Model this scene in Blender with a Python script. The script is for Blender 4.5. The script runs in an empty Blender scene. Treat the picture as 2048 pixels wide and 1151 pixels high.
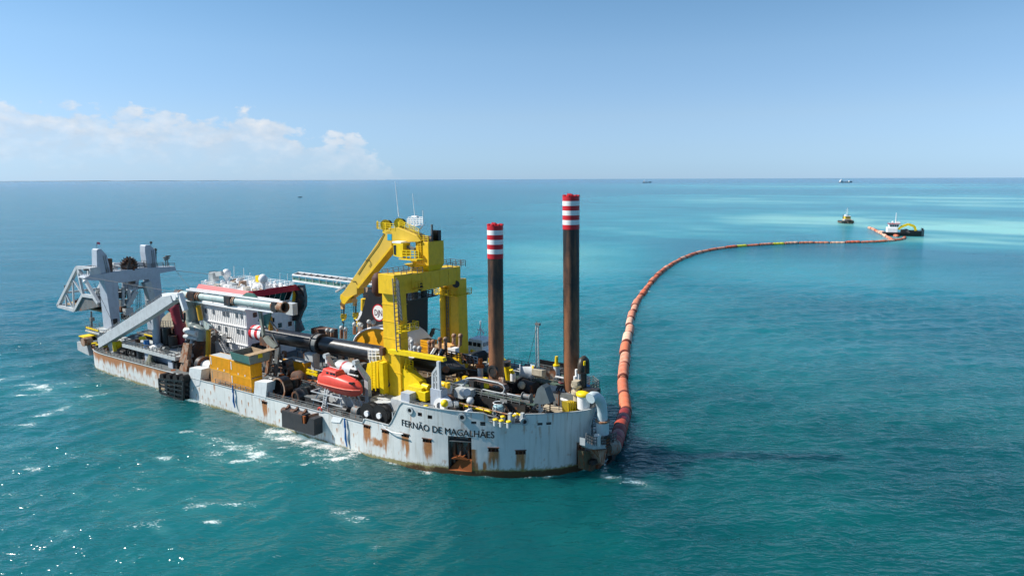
import bpy, bmesh, math, random
import numpy as np
from mathutils import Vector, Matrix
random.seed(7)
R = math.radians
SC = bpy.context.scene
COL = SC.collection

# ------------------------------------------------------------------ camera, sky, sun, exposure
CAM_H, PITCH, ROLL, FPX = 46.0, R(9.07), R(0.196), 1366.0
cam_d = bpy.data.cameras.new('camera')
cam_d.sensor_width = 36.0
cam_d.angle = 2 * math.atan(1024 / FPX)
cam_d.clip_start, cam_d.clip_end = 1.0, 200000.0
cam = bpy.data.objects.new('camera', cam_d)
COL.objects.link(cam)
cam.matrix_world = Matrix.Translation((0, 0, CAM_H)) @ Matrix.Rotation(math.pi / 2 - PITCH, 4, 'X') @ Matrix.Rotation(-ROLL, 4, 'Z')
SC.camera = cam

SUN_EL = R(44)
SUN_AZ = (-0.9992, 0.04)                     # towards the sun: from the left, a little beyond
sun_dir = Vector((SUN_AZ[0] * math.cos(SUN_EL), SUN_AZ[1] * math.cos(SUN_EL), math.sin(SUN_EL))).normalized()
sd = bpy.data.lights.new('sun', 'SUN')
sd.energy = 5.0
sd.angle = R(0.53)
sd.color = (1.0, 0.955, 0.88)
so = bpy.data.objects.new('sun', sd)
COL.objects.link(so)
so.rotation_euler = sun_dir.to_track_quat('Z', 'Y').to_euler()

world = bpy.data.worlds.new('World')
SC.world = world
world.use_nodes = True
WT = world.node_tree
WT.nodes.clear()


def wn(t, **k):
    n = WT.nodes.new(t)
    for a, b in k.items():
        setattr(n, a, b)
    return n


def wmath(op, a, b=None, clamp=False):
    n = wn('ShaderNodeMath', operation=op, use_clamp=clamp)
    for i, x in enumerate((a, b)):
        if x is None:
            continue
        if isinstance(x, (int, float)):
            n.inputs[i].default_value = x
        else:
            WT.links.new(x, n.inputs[i])
    return n.outputs[0]


sky = wn('ShaderNodeTexSky', sky_type='NISHITA', sun_disc=False)
sky.sun_elevation = SUN_EL
sky.sun_rotation = math.atan2(SUN_AZ[0], SUN_AZ[1])
sky.altitude = 0
sky.air_density = 1.0
sky.dust_density = 0.15
sky.ozone_density = 2.2
hsv = wn('ShaderNodeHueSaturation')
hsv.inputs['Saturation'].default_value = 1.0
hsv.inputs['Hue'].default_value = 0.5
# sea air over the tropics: the clear sky is bluer towards the horizon than the model's dusty default
dirn = wn('ShaderNodeNewGeometry')
sz = wn('ShaderNodeSeparateXYZ')
WT.links.new(dirn.outputs['Incoming'], sz.inputs[0])
air = wn('ShaderNodeValToRGB')
WT.links.new(wmath('MULTIPLY', sz.outputs[2], -1.0), air.inputs[0])
ar = air.color_ramp
ar.elements[0].position = 0.0
ar.elements[0].color = (.70 / 4, 1.12 / 4, 2.1 / 4, 1)
ar.elements[1].position = 1.0
ar.elements[1].color = (0.8 / 4, 0.95 / 4, 1.0 / 4, 1)
for pos, c_ in ((0.014, (.72, 1.1, 1.95)), (0.042, (.86, 1.14, 1.75)), (0.086, (1.07, 1.25, 1.6)), (0.17, (1.2, 1.42, 1.6)), (0.25, (1.09, 1.42, 1.55)), (0.5, (.9, 1.15, 1.25))):
    q = ar.elements.new(pos)
    q.color = tuple(x / 4 for x in c_) + (1,)
tint = wn('ShaderNodeMix', data_type='RGBA', blend_type='MULTIPLY')
tint.inputs['Factor'].default_value = 1.0
WT.links.new(sky.outputs[0], tint.inputs[6])
WT.links.new(air.outputs[0], tint.inputs[7])
x4 = wn('ShaderNodeVectorMath', operation='SCALE')
x4.inputs['Scale'].default_value = 4.0
WT.links.new(tint.outputs[2], x4.inputs[0])
WT.links.new(x4.outputs[0], hsv.inputs['Color'])
# a low bank of cumulus over the left horizon, set by compass direction (infinitely far)
geo = wn('ShaderNodeNewGeometry')
sepd = wn('ShaderNodeSeparateXYZ')
WT.links.new(geo.outputs['Incoming'], sepd.inputs[0])
dx, dy, dz = (wmath('MULTIPLY', sepd.outputs[i], -1.0) for i in range(3))
az = wmath('ARCTAN2', dx, dy)                 # 0 straight ahead, negative to the left
el = wmath('ARCTANGENT', wmath('DIVIDE', dz, wmath('SQRT', wmath('ADD', wmath('MULTIPLY', dx, dx), wmath('MULTIPLY', dy, dy)))))
comb = wn('ShaderNodeCombineXYZ')
WT.links.new(wmath('MULTIPLY', az, 1.0), comb.inputs[0])
WT.links.new(wmath('MULTIPLY', el, 1.7), comb.inputs[1])


def wnoise(scale, detail, rough, off=0.0):
    m = wn('ShaderNodeMapping')
    m.inputs['Location'].default_value = (off, off * 0.7, off * 0.3)
    WT.links.new(comb.outputs[0], m.inputs[0])
    n = wn('ShaderNodeTexNoise')
    n.inputs['Scale'].default_value = scale
    n.inputs['Detail'].default_value = detail
    n.inputs['Roughness'].default_value = rough
    WT.links.new(m.outputs[0], n.inputs['Vector'])
    return n.outputs['Fac']


# height of the cloud tops falls to the right and ends near straight ahead
ramp = wn('ShaderNodeValToRGB')
WT.links.new(wmath('MULTIPLY_ADD', az, 1.0), ramp.inputs[0])
e = ramp.color_ramp
e.elements[0].position = 0.0
e.elements[0].color = (0.092, 0, 0, 1)
e.elements[1].position = 1.0
e.elements[1].color = (0, 0, 0, 1)
azn = wmath('ADD', az, 0.70)                  # 0 .. at the left edge of the bank in view
WT.links.new(azn, ramp.inputs[0])
for pos, h in ((0.057, 0.086), (0.11, 0.086), (0.166, 0.076), (0.23, 0.078), (0.32, 0.077), (0.373, 0.080), (0.433, 0.052), (0.474, 0.058), (0.50, 0.034), (0.53, 0.02), (0.56, 0.0)):
    el_ = e.elements.new(pos)
    el_.color = (h * 1.08, 0, 0, 1)
top = wn('ShaderNodeSeparateColor')
WT.links.new(ramp.outputs[0], top.inputs[0])
toph = top.outputs[0]
big = wnoise(17.0, 2.0, 0.5, 3.1)
fine = wnoise(42.0, 8.0, 0.56, 1.3)
# top edge modulated by puffs
edge = wmath('ADD', wmath('MULTIPLY', wmath('SUBTRACT', big, 0.5), 0.06), wmath('MULTIPLY', wmath('SUBTRACT', fine, 0.5), 0.07))
d_top = wmath('SUBTRACT', wmath('ADD', toph, edge), el)
m_top = wmath('MULTIPLY', d_top, 95.0, clamp=True)
body = wnoise(26.0, 7.0, 0.62, 7.7)
thick = wmath('ADD', wmath('MULTIPLY', wmath('SUBTRACT', body, 0.36), 3.2), wmath('MULTIPLY', d_top, -4.0), clamp=True)
lowfade = wmath('ADD', wmath('MULTIPLY', el, 13.0), 0.22, clamp=True)
gate = wmath('MULTIPLY', toph, 40.0, clamp=True)
mask = wmath('MULTIPLY', wmath('MULTIPLY', m_top, wmath('ADD', wmath('MULTIPLY', thick, 0.5), 0.5)), wmath('MULTIPLY', lowfade, gate))
cmix = wn('ShaderNodeMix', data_type='RGBA')
WT.links.new(mask, cmix.inputs['Factor'])
WT.links.new(hsv.outputs[0], cmix.inputs[6])
bright = wmath('ADD', wmath('MULTIPLY', wmath('SUBTRACT', fine, 0.42), 2.6), wmath('MULTIPLY', wmath('SUBTRACT', 0.03, d_top), 6.0), clamp=True)
cc = wn('ShaderNodeMix', data_type='RGBA')
WT.links.new(bright, cc.inputs['Factor'])
cc.inputs[6].default_value = (6.9, 8.1, 9.5, 1)
cc.inputs[7].default_value = (10.2, 10.5, 10.9, 1)
WT.links.new(cc.outputs[2], cmix.inputs[7])
bg = wn('ShaderNodeBackground')
bg.inputs['Strength'].default_value = 0.058
WT.links.new(cmix.outputs[2], bg.inputs['Color'])
wo = wn('ShaderNodeOutputWorld')
WT.links.new(bg.outputs[0], wo.inputs['Surface'])

SC.view_settings.view_transform = 'Standard'
SC.view_settings.look = 'None'
SC.view_settings.exposure = 0.55
SC.view_settings.gamma = 1.0
SC.view_settings.use_curve_mapping = False
SC.cycles.max_bounces = 6
SC.cycles.diffuse_bounces = 3
SC.cycles.glossy_bounces = 3
SC.cycles.use_denoising = True

# ------------------------------------------------------------------ ship frame: u along the hull, v across it (0 = near side), w up
TH = R(145.54)
U = np.array([math.cos(TH), math.sin(TH), 0.0])
V = np.array([math.sin(TH), -math.cos(TH), 0.0])
U0, V0 = 45.0, 76.05


def wor(p):
    p = np.asarray(p, float)
    return np.outer(p[..., 0].ravel() + U0, U) + np.outer(p[..., 1].ravel() + V0, V) + np.outer(p[..., 2].ravel(), (0, 0, 1.0))


def W(u, v, w):
    return Vector(wor(np.array([[u, v, w]]))[0])


def S(px, py, u=None, v=None, w=None):
    """ship coordinates of a sight line cut by one plane of the ship"""
    x, y = (px - 1024) / FPX, (py - 575.5) / FPX
    c, s = math.cos(ROLL), math.sin(ROLL)
    xr, yr = x * c - y * s, x * s + y * c
    d = np.array([xr, math.cos(PITCH) - math.sin(PITCH) * yr, -(math.sin(PITCH) + math.cos(PITCH) * yr)])
    o = np.array([0, 0, CAM_H])
    if w is not None:
        t = (w - CAM_H) / d[2]
    elif v is not None:
        t = (v + V0 - o @ V) / (d @ V)
    else:
        t = (u + U0 - o @ U) / (d @ U)
    P = o + d * t
    return np.array([P @ U - U0, P @ V - V0, P[2]])


# ------------------------------------------------------------------ materials
def lin(c):
    return tuple(((x / 12.92) if x <= 0.04045 else ((x + 0.055) / 1.055) ** 2.4) for x in c)


def srgb(h):
    return lin(tuple(int(h[i:i + 2], 16) / 255 for i in (0, 2, 4))) + (1.0,)


MATS = {}


class NT:
    def __init__(self, name):
        self.m = bpy.data.materials.new(name)
        self.m.use_nodes = True
        self.t = self.m.node_tree
        self.b = self.t.nodes['Principled BSDF']

    def n(self, t, **k):
        x = self.t.nodes.new(t)
        for a, b in k.items():
            setattr(x, a, b)
        return x

    def l(self, a, b):
        self.t.links.new(a, b)

    def math(self, op, a, b=None, c=None, clamp=False):
        n = self.n('ShaderNodeMath', operation=op, use_clamp=clamp)
        for i, x in enumerate((a, b, c)):
            if x is None:
                continue
            if isinstance(x, (int, float)):
                n.inputs[i].default_value = x
            else:
                self.l(x, n.inputs[i])
        return n.outputs[0]

    def mix(self, f, a, b):
        n = self.n('ShaderNodeMix', data_type='RGBA')
        for s, x in ((n.inputs['Factor'], f), (n.inputs[6], a), (n.inputs[7], b)):
            if isinstance(x, (int, float, tuple)):
                s.default_value = x
            else:
                self.l(x, s)
        return n.outputs[2]

    def noise(self, scale, detail=4.0, rough=0.55, vec=None, stretch=None):
        n = self.n('ShaderNodeTexNoise')
        n.inputs['Scale'].default_value = scale
        n.inputs['Detail'].default_value = detail
        n.inputs['Roughness'].default_value = rough
        if vec is None:
            vec = self.coord()
        if stretch:
            mp = self.n('ShaderNodeMapping')
            mp.inputs['Scale'].default_value = stretch
            self.l(vec, mp.inputs[0])
            vec = mp.outputs[0]
        self.l(vec, n.inputs['Vector'])
        return n.outputs['Fac']

    def coord(self):
        if not hasattr(self, '_c'):
            self._c = self.n('ShaderNodeTexCoord').outputs['Object']
        return self._c

    def attr(self, name):
        return self.n('ShaderNodeAttribute', attribute_name=name).outputs['Fac']

    def step(self, x, lo, hi):
        n = self.n('ShaderNodeMapRange', interpolation_type='SMOOTHSTEP')
        n.inputs[1].default_value, n.inputs[2].default_value = lo, hi
        self.l(x, n.inputs[0])
        return n.outputs[0]


def mat(name, col, rough=0.55, metal=0.0, rust=0.0, dirt=0.25, bump=0.0, rustcol='6b3a1c', streak=True, spec=0.4):
    """weathered paint: tone variation, vertical grime streaks and rust patches"""
    if name in MATS:
        return MATS[name]
    N = NT(name)
    base = srgb(col)
    v = N.noise(0.9, 5.0, 0.6)
    dark = tuple(x * (1 - 0.75 * dirt) for x in base[:3]) + (1,)
    c = N.mix(N.math('MULTIPLY', N.step(v, 0.35, 0.75), 1.0), base, dark)
    if streak and dirt > 0:
        s = N.noise(2.6, 4.0, 0.6, stretch=(1, 1, 0.12))
        c = N.mix(N.math('MULTIPLY', N.step(s, 0.5, 0.8), dirt * 1.1), c, srgb('4a4036'))
    if rust > 0:
        r = N.noise(1.7, 7.0, 0.68, stretch=(1, 1, 0.35) if streak else None)
        rr = N.step(r, 0.68 - 0.36 * rust, 0.74 - 0.30 * rust)
        r2 = N.noise(7.0, 4.0, 0.6)
        rc = N.mix(r2, srgb(rustcol), srgb('9a5a2c'))
        c = N.mix(N.math('MULTIPLY', rr, min(1.0, 0.55 + rust * 0.5)), c, rc)
    N.l(c, N.b.inputs['Base Color'])
    N.b.inputs['Roughness'].default_value = rough
    N.b.inputs['Metallic'].default_value = metal
    N.b.inputs['Specular IOR Level'].default_value = spec
    if bump:
        bp = N.n('ShaderNodeBump')
        bp.inputs['Strength'].default_value = bump
        bp.inputs['Distance'].default_value = 0.08
        N.l(N.noise(1.4, 5.0, 0.6), bp.inputs['Height'])
        N.l(bp.outputs[0], N.b.inputs['Normal'])
    MATS[name] = N.m
    return N.m


WHITE = mat('white_paint', 'e9eaea', 0.45, dirt=0.10)
HOUSE = mat('house_paint', 'f1f2f2', 0.45, dirt=0.05)
PALE = mat('pale_grey_paint', 'b4babb', 0.5, rust=0.22, dirt=0.25)
LGREY = mat('light_grey_paint', 'bcc1c4', 0.5, rust=0.1, dirt=0.25)
BLUEGREY = mat('blue_grey_paint', 'a9b3bf', 0.5, rust=0.05, dirt=0.18)
PIPEGREY = mat('pipe_paint', 'a9bab8', 0.4, rust=0.28, dirt=0.3)
PIPEWHITE = mat('white_pipe_paint', 'd0d2d0', 0.4, rust=0.22, dirt=0.3)
DECK = mat('deck_paint', '5f6668', 0.7, rust=0.3, dirt=0.45, streak=False)
GREENDECK = mat('green_deck_paint', '4e6259', 0.7, rust=0.3, dirt=0.4, streak=False)
STEELGREY = mat('grey_steel', '6d7273', 0.6, rust=0.35, dirt=0.4)
DARK = mat('dark_machinery', '2c2c2d', 0.5, rust=0.3, dirt=0.4)
BLACK = mat('black_paint', '17191c', 0.35, rust=0.0, dirt=0.2)
FUNNEL = mat('funnel_black', '1d2026', 0.5, rust=0.05, dirt=0.25)
YELLOW = mat('crane_yellow', 'eabf24', 0.42, rust=0.13, dirt=0.2)
BRIGHTY = mat('bright_yellow', 'e8c814', 0.45, rust=0.14, dirt=0.2)
CONY = mat('container_yellow', 'f0aa1a', 0.5, rust=0.1, dirt=0.18)
CONT = mat('container_tan', 'e6b070', 0.55, rust=0.15, dirt=0.3)
ORANGEB = mat('lifeboat_orange', 'd84a3c', 0.42, dirt=0.15)
RED = mat('red_paint', 'c2202c', 0.45, dirt=0.15)
DULLRED = mat('dull_red_paint', 'ad3338', 0.5, dirt=0.2)
HOSERED = mat('red_hose', '8d2f3e', 0.5, dirt=0.2, streak=False)
RUST = mat('rusty_steel', '5a453a', 0.85, rust=0.5, dirt=0.5, rustcol='63381f')
RUSTPALE = mat('rusty_pale_steel', 'a58f7c', 0.8, rust=0.6, dirt=0.4)
RUSTORANGE = mat('orange_rust', '8f4a1e', 0.9, rust=0.9, dirt=0.4, rustcol='7a3a14')
BEIGE = mat('beige_paint', 'b8ac95', 0.6, rust=0.25, dirt=0.3)
GREEN = mat('skip_green', '4d7a72', 0.55, rust=0.15, dirt=0.3)
GREYSKIP = mat('skip_grey', '8a8f86', 0.6, rust=0.2, dirt=0.3)
RUBBER = mat('rubber', '141415', 0.65, dirt=0.2, streak=False)
CABLEM = mat('cable', '3a3a3a', 0.6, dirt=0.2, streak=False)
BLUE = mat('blue_paint', '2c6fb0', 0.5, dirt=0.15)
CYAN = mat('cyan_sign', '2e9ec4', 0.4, dirt=0.05)
TEALM = mat('pale_blue_tank', '8fb0b8', 0.4, rust=0.2, dirt=0.3)
OLIVE = mat('olive_cover', '6f7260', 0.8, dirt=0.4)
WOOD = mat('sunbleached_planks', 'a68e70', 0.8, dirt=0.45, streak=False)
GLASSM = mat('window_glass', '16242b', 0.08, dirt=0.0, spec=0.8)
def mat_float(name, col, pale):
    """sun-bleached rubber: faded patches, scuffs and weed along the wet side"""
    N = NT(name)
    n1, n2 = N.noise(0.55, 4.0, 0.6), N.noise(3.0, 6.0, 0.7)
    oi = N.n('ShaderNodeObjectInfo').outputs['Random']
    c = N.mix(N.step(N.math('ADD', N.math('MULTIPLY', n1, 0.8), N.math('MULTIPLY', oi, 0.35)), 0.42, 0.72), srgb(col), srgb(pale))
    c = N.mix(N.math('MULTIPLY', N.step(n2, 0.54, 0.72), 0.55), c, srgb('7a4a3c'))
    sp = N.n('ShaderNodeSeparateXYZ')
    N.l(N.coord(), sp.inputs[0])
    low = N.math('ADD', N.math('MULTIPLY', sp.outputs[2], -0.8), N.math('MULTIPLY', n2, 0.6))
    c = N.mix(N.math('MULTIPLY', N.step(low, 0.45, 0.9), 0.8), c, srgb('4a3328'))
    N.l(c, N.b.inputs['Base Color'])
    N.b.inputs['Roughness'].default_value = 0.7
    MATS[name] = N.m
    return N.m


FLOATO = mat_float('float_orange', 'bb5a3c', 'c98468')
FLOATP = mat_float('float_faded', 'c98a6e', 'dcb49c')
FLOATR = mat('float_dark_red', '8c2f2c', 0.6, dirt=0.3, streak=False)
FLOATY = mat('float_yellow', 'd2cd2c', 0.5, dirt=0.1, streak=False)
PINKISH = mat('flag_cloth', 'c05a78', 0.8, dirt=0.0)


def mat_spud():
    N = NT('spud_steel')
    bands = N.noise(0.9, 3.0, 0.6, stretch=(1.5, 1.5, 0.05))
    patch = N.noise(0.55, 6.0, 0.6, stretch=(1, 1, 0.3))
    sep = N.n('ShaderNodeSeparateXYZ')
    N.l(N.coord(), sep.inputs[0])
    g = N.math('MULTIPLY', sep.outputs[2], -0.017)
    f = N.math('ADD', N.math('ADD', N.math('MULTIPLY', bands, 0.55), N.math('MULTIPLY', patch, 0.8)), g)
    rust = N.mix(N.noise(5.0, 4.0), srgb('6d4430'), srgb('9a6a47'))
    c = N.mix(N.step(f, 0.15, 0.52), srgb('1e1c1d'), rust)
    fine = N.noise(2.2, 5.0, 0.65, stretch=(4, 4, 0.1))
    c = N.mix(N.math('MULTIPLY', N.step(fine, 0.52, 0.7), 0.5), c, srgb('1d1a1a'))
    N.l(c, N.b.inputs['Base Color'])
    N.b.inputs['Roughness'].default_value = 0.5
    bp = N.n('ShaderNodeBump')
    bp.inputs['Strength'].default_value = 0.25
    bp.inputs['Distance'].default_value = 0.05
    N.l(patch, bp.inputs['Height'])
    N.l(bp.outputs[0], N.b.inputs['Normal'])
    return N.m


SPUDM = mat_spud()


def mat_gloss_black():
    N = NT('tarred_steel')
    s = N.noise(1.3, 5.0, 0.6)
    r = N.noise(2.4, 6.0, 0.66)
    c = N.mix(N.step(r, 0.6, 0.72), srgb('17181b'), srgb('5a473b'))
    N.l(c, N.b.inputs['Base Color'])
    N.l(N.math('MULTIPLY_ADD', s, 0.35, 0.16), N.b.inputs['Roughness'])
    N.b.inputs['Specular IOR Level'].default_value = 0.6
    return N.m


TAR = mat_gloss_black()


def mat_hull():
    """pale paint; the attributes carry rust runs, growth at the waterline and grime with their own shapes"""
    N = NT('hull_paint')
    v = N.noise(0.35, 5.0, 0.6)
    paint = N.mix(v, srgb('c3c8c8'), srgb('dcdeda'))
    s = N.noise(1.6, 4.0, 0.6, stretch=(1, 1, 0.07))
    paint = N.mix(N.math('MULTIPLY', N.step(s, 0.48, 0.75), 0.42), paint, srgb('8f8878'))
    rc = N.mix(N.noise(2.5, 5.0, 0.65), srgb('733813'), srgb('c58541'))
    rn = N.noise(3.0, 6.0, 0.7, stretch=(1, 1, 0.15))
    ra = N.attr('rust')
    rf = N.math('MULTIPLY', N.step(N.math('ADD', ra, N.math('MULTIPLY', N.math('SUBTRACT', rn, 0.5), 1.1)), 0.22, 0.8), 0.95)
    c = N.mix(rf, paint, rc)
    an = N.noise(2.2, 5.0, 0.65)
    al = N.math('ADD', N.attr('growth'), N.math('MULTIPLY', N.math('SUBTRACT', an, 0.5), 0.9))
    c = N.mix(N.math('MULTIPLY', N.step(al, 0.25, 0.62), 0.9), c, N.mix(an, srgb('9a8a45'), srgb('5d5526')))
    c = N.mix(N.step(al, 0.85, 1.25), c, N.mix(an, srgb('3a2f1c'), srgb('5a3b1e')))
    N.l(c, N.b.inputs['Base Color'])
    N.b.inputs['Roughness'].default_value = 0.42
    bp = N.n('ShaderNodeBump')
    bp.inputs['Strength'].default_value = 0.35
    bp.inputs['Distance'].default_value = 0.12
    N.l(N.noise(0.45, 3.0, 0.5), bp.inputs['Height'])
    N.l(bp.outputs[0], N.b.inputs['Normal'])
    return N.m


HULLM = mat_hull()


# ------------------------------------------------------------------ mesh building
class MB:
    """collects shapes and links them as ONE mesh object; points are ship coordinates unless local=True"""

    def __init__(self, local=False):
        self.v, self.f, self.mi, self.sm, self.local, self.n = [], [], [], [], local, 0
        self.m = 0

    def add(self, pts, faces, smooth=False):
        pts = np.asarray(pts, float).reshape(-1, 3)
        self.v.append(pts)
        for f in faces:
            self.f.append([i + self.n for i in f])
            self.mi.append(self.m)
            self.sm.append(smooth)
        self.n += len(pts)
        return self

    def hexa(self, a):          # 8 corners: bottom ring then top ring
        return self.add(a, [(0, 1, 2, 3), (4, 5, 6, 7), (0, 1, 5, 4), (1, 2, 6, 5), (2, 3, 7, 6), (3, 0, 4, 7)])

    def box(self, u0, u1, v0, v1, w0, w1):
        return self.hexa([(u0, v0, w0), (u1, v0, w0), (u1, v1, w0), (u0, v1, w0), (u0, v0, w1), (u1, v0, w1), (u1, v1, w1), (u0, v1, w1)])

    def cbox(self, c, s):
        c, s = np.asarray(c), np.asarray(s) / 2
        return self.box(c[0] - s[0], c[0] + s[0], c[1] - s[1], c[1] + s[1], c[2] - s[2], c[2] + s[2])

    def prism(self, poly, d):
        poly, d = np.asarray(poly, float), np.asarray(d, float)
        n = len(poly)
        return self.add(np.vstack([poly, poly + d]), [tuple(range(n)), tuple(range(n, 2 * n))] + [(i, (i + 1) % n, n + (i + 1) % n, n + i) for i in range(n)])

    def frame(self, p0, p1, up=(0, 0, 1)):
        t = np.asarray(p1, float) - np.asarray(p0, float)
        t = t / (np.linalg.norm(t) + 1e-9)
        up = np.asarray(up, float)
        if abs(t @ up) > 0.97:
            up = np.array([1.0, 0, 0]) if abs(t[0]) < 0.9 else np.array([0, 1.0, 0])
        a = np.cross(t, up)
        a /= np.linalg.norm(a)
        b = np.cross(a, t)
        return t, a, b

    def beam(self, p0, p1, w=0.2, h=None, w2=None, h2=None, up=(0, 0, 1)):
        h = w if h is None else h
        w2 = w if w2 is None else w2
        h2 = h if h2 is None else h2
        p0, p1 = np.asarray(p0, float), np.asarray(p1, float)
        t, a, b = self.frame(p0, p1, up)
        q = lambda p, ww, hh: [p - a * ww / 2 - b * hh / 2, p + a * ww / 2 - b * hh / 2, p + a * ww / 2 + b * hh / 2, p - a * ww / 2 + b * hh / 2]
        return self.hexa(q(p0, w, h) + q(p1, w2, h2))

    def tube(self, p0, p1, r=0.1, r2=None, n=10, cap=True):
        return self.pipe([p0, p1], [r, r if r2 is None else r2], n, cap)

    def pipe(self, pts, r=0.1, n=10, cap=True):
        pts = [np.asarray(p, float) for p in pts]
        rs = r if isinstance(r, (list, tuple, np.ndarray)) else [r] * len(pts)
        V_, F_ = [], []
        a_prev = None
        for i, p in enumerate(pts):
            t = pts[min(i + 1, len(pts) - 1)] - pts[max(i - 1, 0)]
            t = t / (np.linalg.norm(t) + 1e-9)
            if a_prev is None:
                _, a, b = self.frame(p, p + t)
            else:
                a = a_prev - t * (a_prev @ t)
                a /= (np.linalg.norm(a) + 1e-9)
                b = np.cross(a, t)
            a_prev = a
            for k in range(n):
                an = 2 * math.pi * k / n
                V_.append(p + rs[i] * (math.cos(an) * a + math.sin(an) * b))
        for i in range(len(pts) - 1):
            for k in range(n):
                k2 = (k + 1) % n
                F_.append((i * n + k, i * n + k2, (i + 1) * n + k2, (i + 1) * n + k))
        self.add(V_, F_, smooth=n > 6)
        if cap:
            nn = len(pts)
            self.add(V_[:n], [tuple(range(n))])
            self.add(V_[(nn - 1) * n:], [tuple(range(n))])
        return self

    def ring(self, p0, p1, ro, ri, n=20):
        """thick-walled open tube"""
        p0, p1 = np.asarray(p0, float), np.asarray(p1, float)
        t, a, b = self.frame(p0, p1)
        V_ = []
        for p, r in ((p0, ro), (p1, ro), (p1, ri), (p0, ri)):
            for k in range(n):
                an = 2 * math.pi * k / n
                V_.append(p + r * (math.cos(an) * a + math.sin(an) * b))
        F1 = [(s * n + k, s * n + (k + 1) % n, ((s + 1) % 4) * n + (k + 1) % n, ((s + 1) % 4) * n + k) for s in (0, 2) for k in range(n)]
        F2 = [(s * n + k, s * n + (k + 1) % n, ((s + 1) % 4) * n + (k + 1) % n, ((s + 1) % 4) * n + k) for s in (1, 3) for k in range(n)]
        self.add(V_, F1, True)
        self.add(V_, F2)
        return self

    def lathe(self, base, prof, n=16, axis=(0, 0, 1)):
        base, axis = np.asarray(base, float), np.asarray(axis, float)
        axis = axis / np.linalg.norm(axis)
        return self.pipe([base + axis * h for r, h in prof], [max(r, 1e-3) for r, h in prof], n)

    def ball(self, c, r, n=12, sq=(1, 1, 1)):
        V_, F_ = [], []
        m = max(4, n // 2)
        for i in range(m + 1):
            ph = math.pi * i / m
            for k in range(n):
                an = 2 * math.pi * k / n
                V_.append((c[0] + r * sq[0] * math.sin(ph) * math.cos(an), c[1] + r * sq[1] * math.sin(ph) * math.sin(an), c[2] + r * sq[2] * math.cos(ph)))
        for i in range(m):
            for k in range(n):
                F_.append((i * n + k, i * n + (k + 1) % n, (i + 1) * n + (k + 1) % n, (i + 1) * n + k))
        return self.add(V_, F_, True)

    def rail(self, pts, h=1.1, gap=1.8, r=0.035, rows=3, close=False):
        """handrail: posts and rows of rails along a path at deck level"""
        pts = [np.asarray(p, float) for p in pts]
        if close:
            pts = pts + [pts[0]]
        z = np.array([0, 0, 1.0])
        for a, b in zip(pts[:-1], pts[1:]):
            L = np.linalg.norm(b - a)
            k = max(1, int(round(L / gap)))
            for i in range(k + 1):
                p = a + (b - a) * i / k
                self.beam(p, p + z * h, 2 * r, up=(1, 0, 0))
            for j in range(rows):
                hh = h * (j + 1) / rows
                self.beam(a + z * hh, b + z * hh, 1.8 * r)
        return self

    def ladder(self, p0, p1, width=0.6, step=0.4, side=(1, 0, 0), r=0.04):
        p0, p1, side = np.asarray(p0, float), np.asarray(p1, float), np.asarray(side, float)
        for s in (-1, 1):
            self.beam(p0 + side * s * width / 2, p1 + side * s * width / 2, 2 * r)
        k = max(2, int(np.linalg.norm(p1 - p0) / step))
        for i in range(1, k):
            p = p0 + (p1 - p0) * i / k
            self.beam(p - side * width / 2, p + side * width / 2, 1.5 * r)
        return self

    def build(self, name, m, parent=None, label=None, kind=None, bevel=0.0, origin=None):
        v = np.vstack(self.v)
        if not self.local:
            v = wor(v)
        org = Vector((0, 0, 0))
        if parent is not None:
            org = parent.get('_org_v', None)
            org = Vector(org) if org is not None else Vector((0, 0, 0))
        elif origin is not None:
            org = Vector(origin)
        if not self.local:
            v = v - np.array(org)
        me = bpy.data.meshes.new(name)
        me.from_pydata(v.tolist(), [], self.f)
        ms = m if isinstance(m, (list, tuple)) else [m]
        for x in ms:
            me.materials.append(x)
        me.polygons.foreach_set('material_index', self.mi)
        me.polygons.foreach_set('use_smooth', self.sm)
        bm = bmesh.new()
        bm.from_mesh(me)
        bmesh.ops.recalc_face_normals(bm, faces=bm.faces)
        bm.to_mesh(me)
        bm.free()
        me.update()
        o = bpy.data.objects.new(name, me)
        COL.objects.link(o)
        if parent is not None:
            o.parent = parent
            o['_org_v'] = tuple(org)
        elif not self.local:
            o.location = org
            o['_org_v'] = tuple(org)
        if label:
            o['label'] = label
        if kind:
            o['kind'] = kind
        if bevel:
            md = o.modifiers.new('edge', 'BEVEL')
            md.width = bevel
            md.segments = 2
            md.limit_method = 'ANGLE'
        return o


def tag(o, label, cat, group=None):
    o['label'], o['category'] = label, cat
    if group:
        o['group'] = group
    return o


def thing(name, label, cat, u, v, w, group=None):
    """an Empty at the thing's base; its parts are meshes parented to it"""
    o = bpy.data.objects.new(name, None)
    o.empty_display_size = 0.5
    COL.objects.link(o)
    o.location = W(u, v, w)
    o['_org_v'] = tuple(o.location)
    return tag(o, label, cat, group)


def local_thing(name, label, cat, group=None):
    o = bpy.data.objects.new(name, None)
    COL.objects.link(o)
    o['_org_v'] = (0.0, 0.0, 0.0)
    return tag(o, label, cat, group)


def dup(root, label=None, group=None):
    """copy of a thing with copies of its parts and sub-parts"""
    r = root.copy()
    COL.objects.link(r)
    if label:
        r['label'] = label
    if group:
        r['group'] = group
    for ch in root.children:
        c = ch.copy()
        COL.objects.link(c)
        c.parent = r
        for g in ch.children:
            d = g.copy()
            COL.objects.link(d)
            d.parent = c
    return r


def place(o, u, v, w, rz=0.0, tilt=(0, 0)):
    """put a locally built thing on the ship: local x runs along -u (towards the near end), y away from the camera side"""
    o.location = W(u, v, w)
    o.rotation_euler = (tilt[0], tilt[1], TH + math.pi + rz)
    return o


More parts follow.
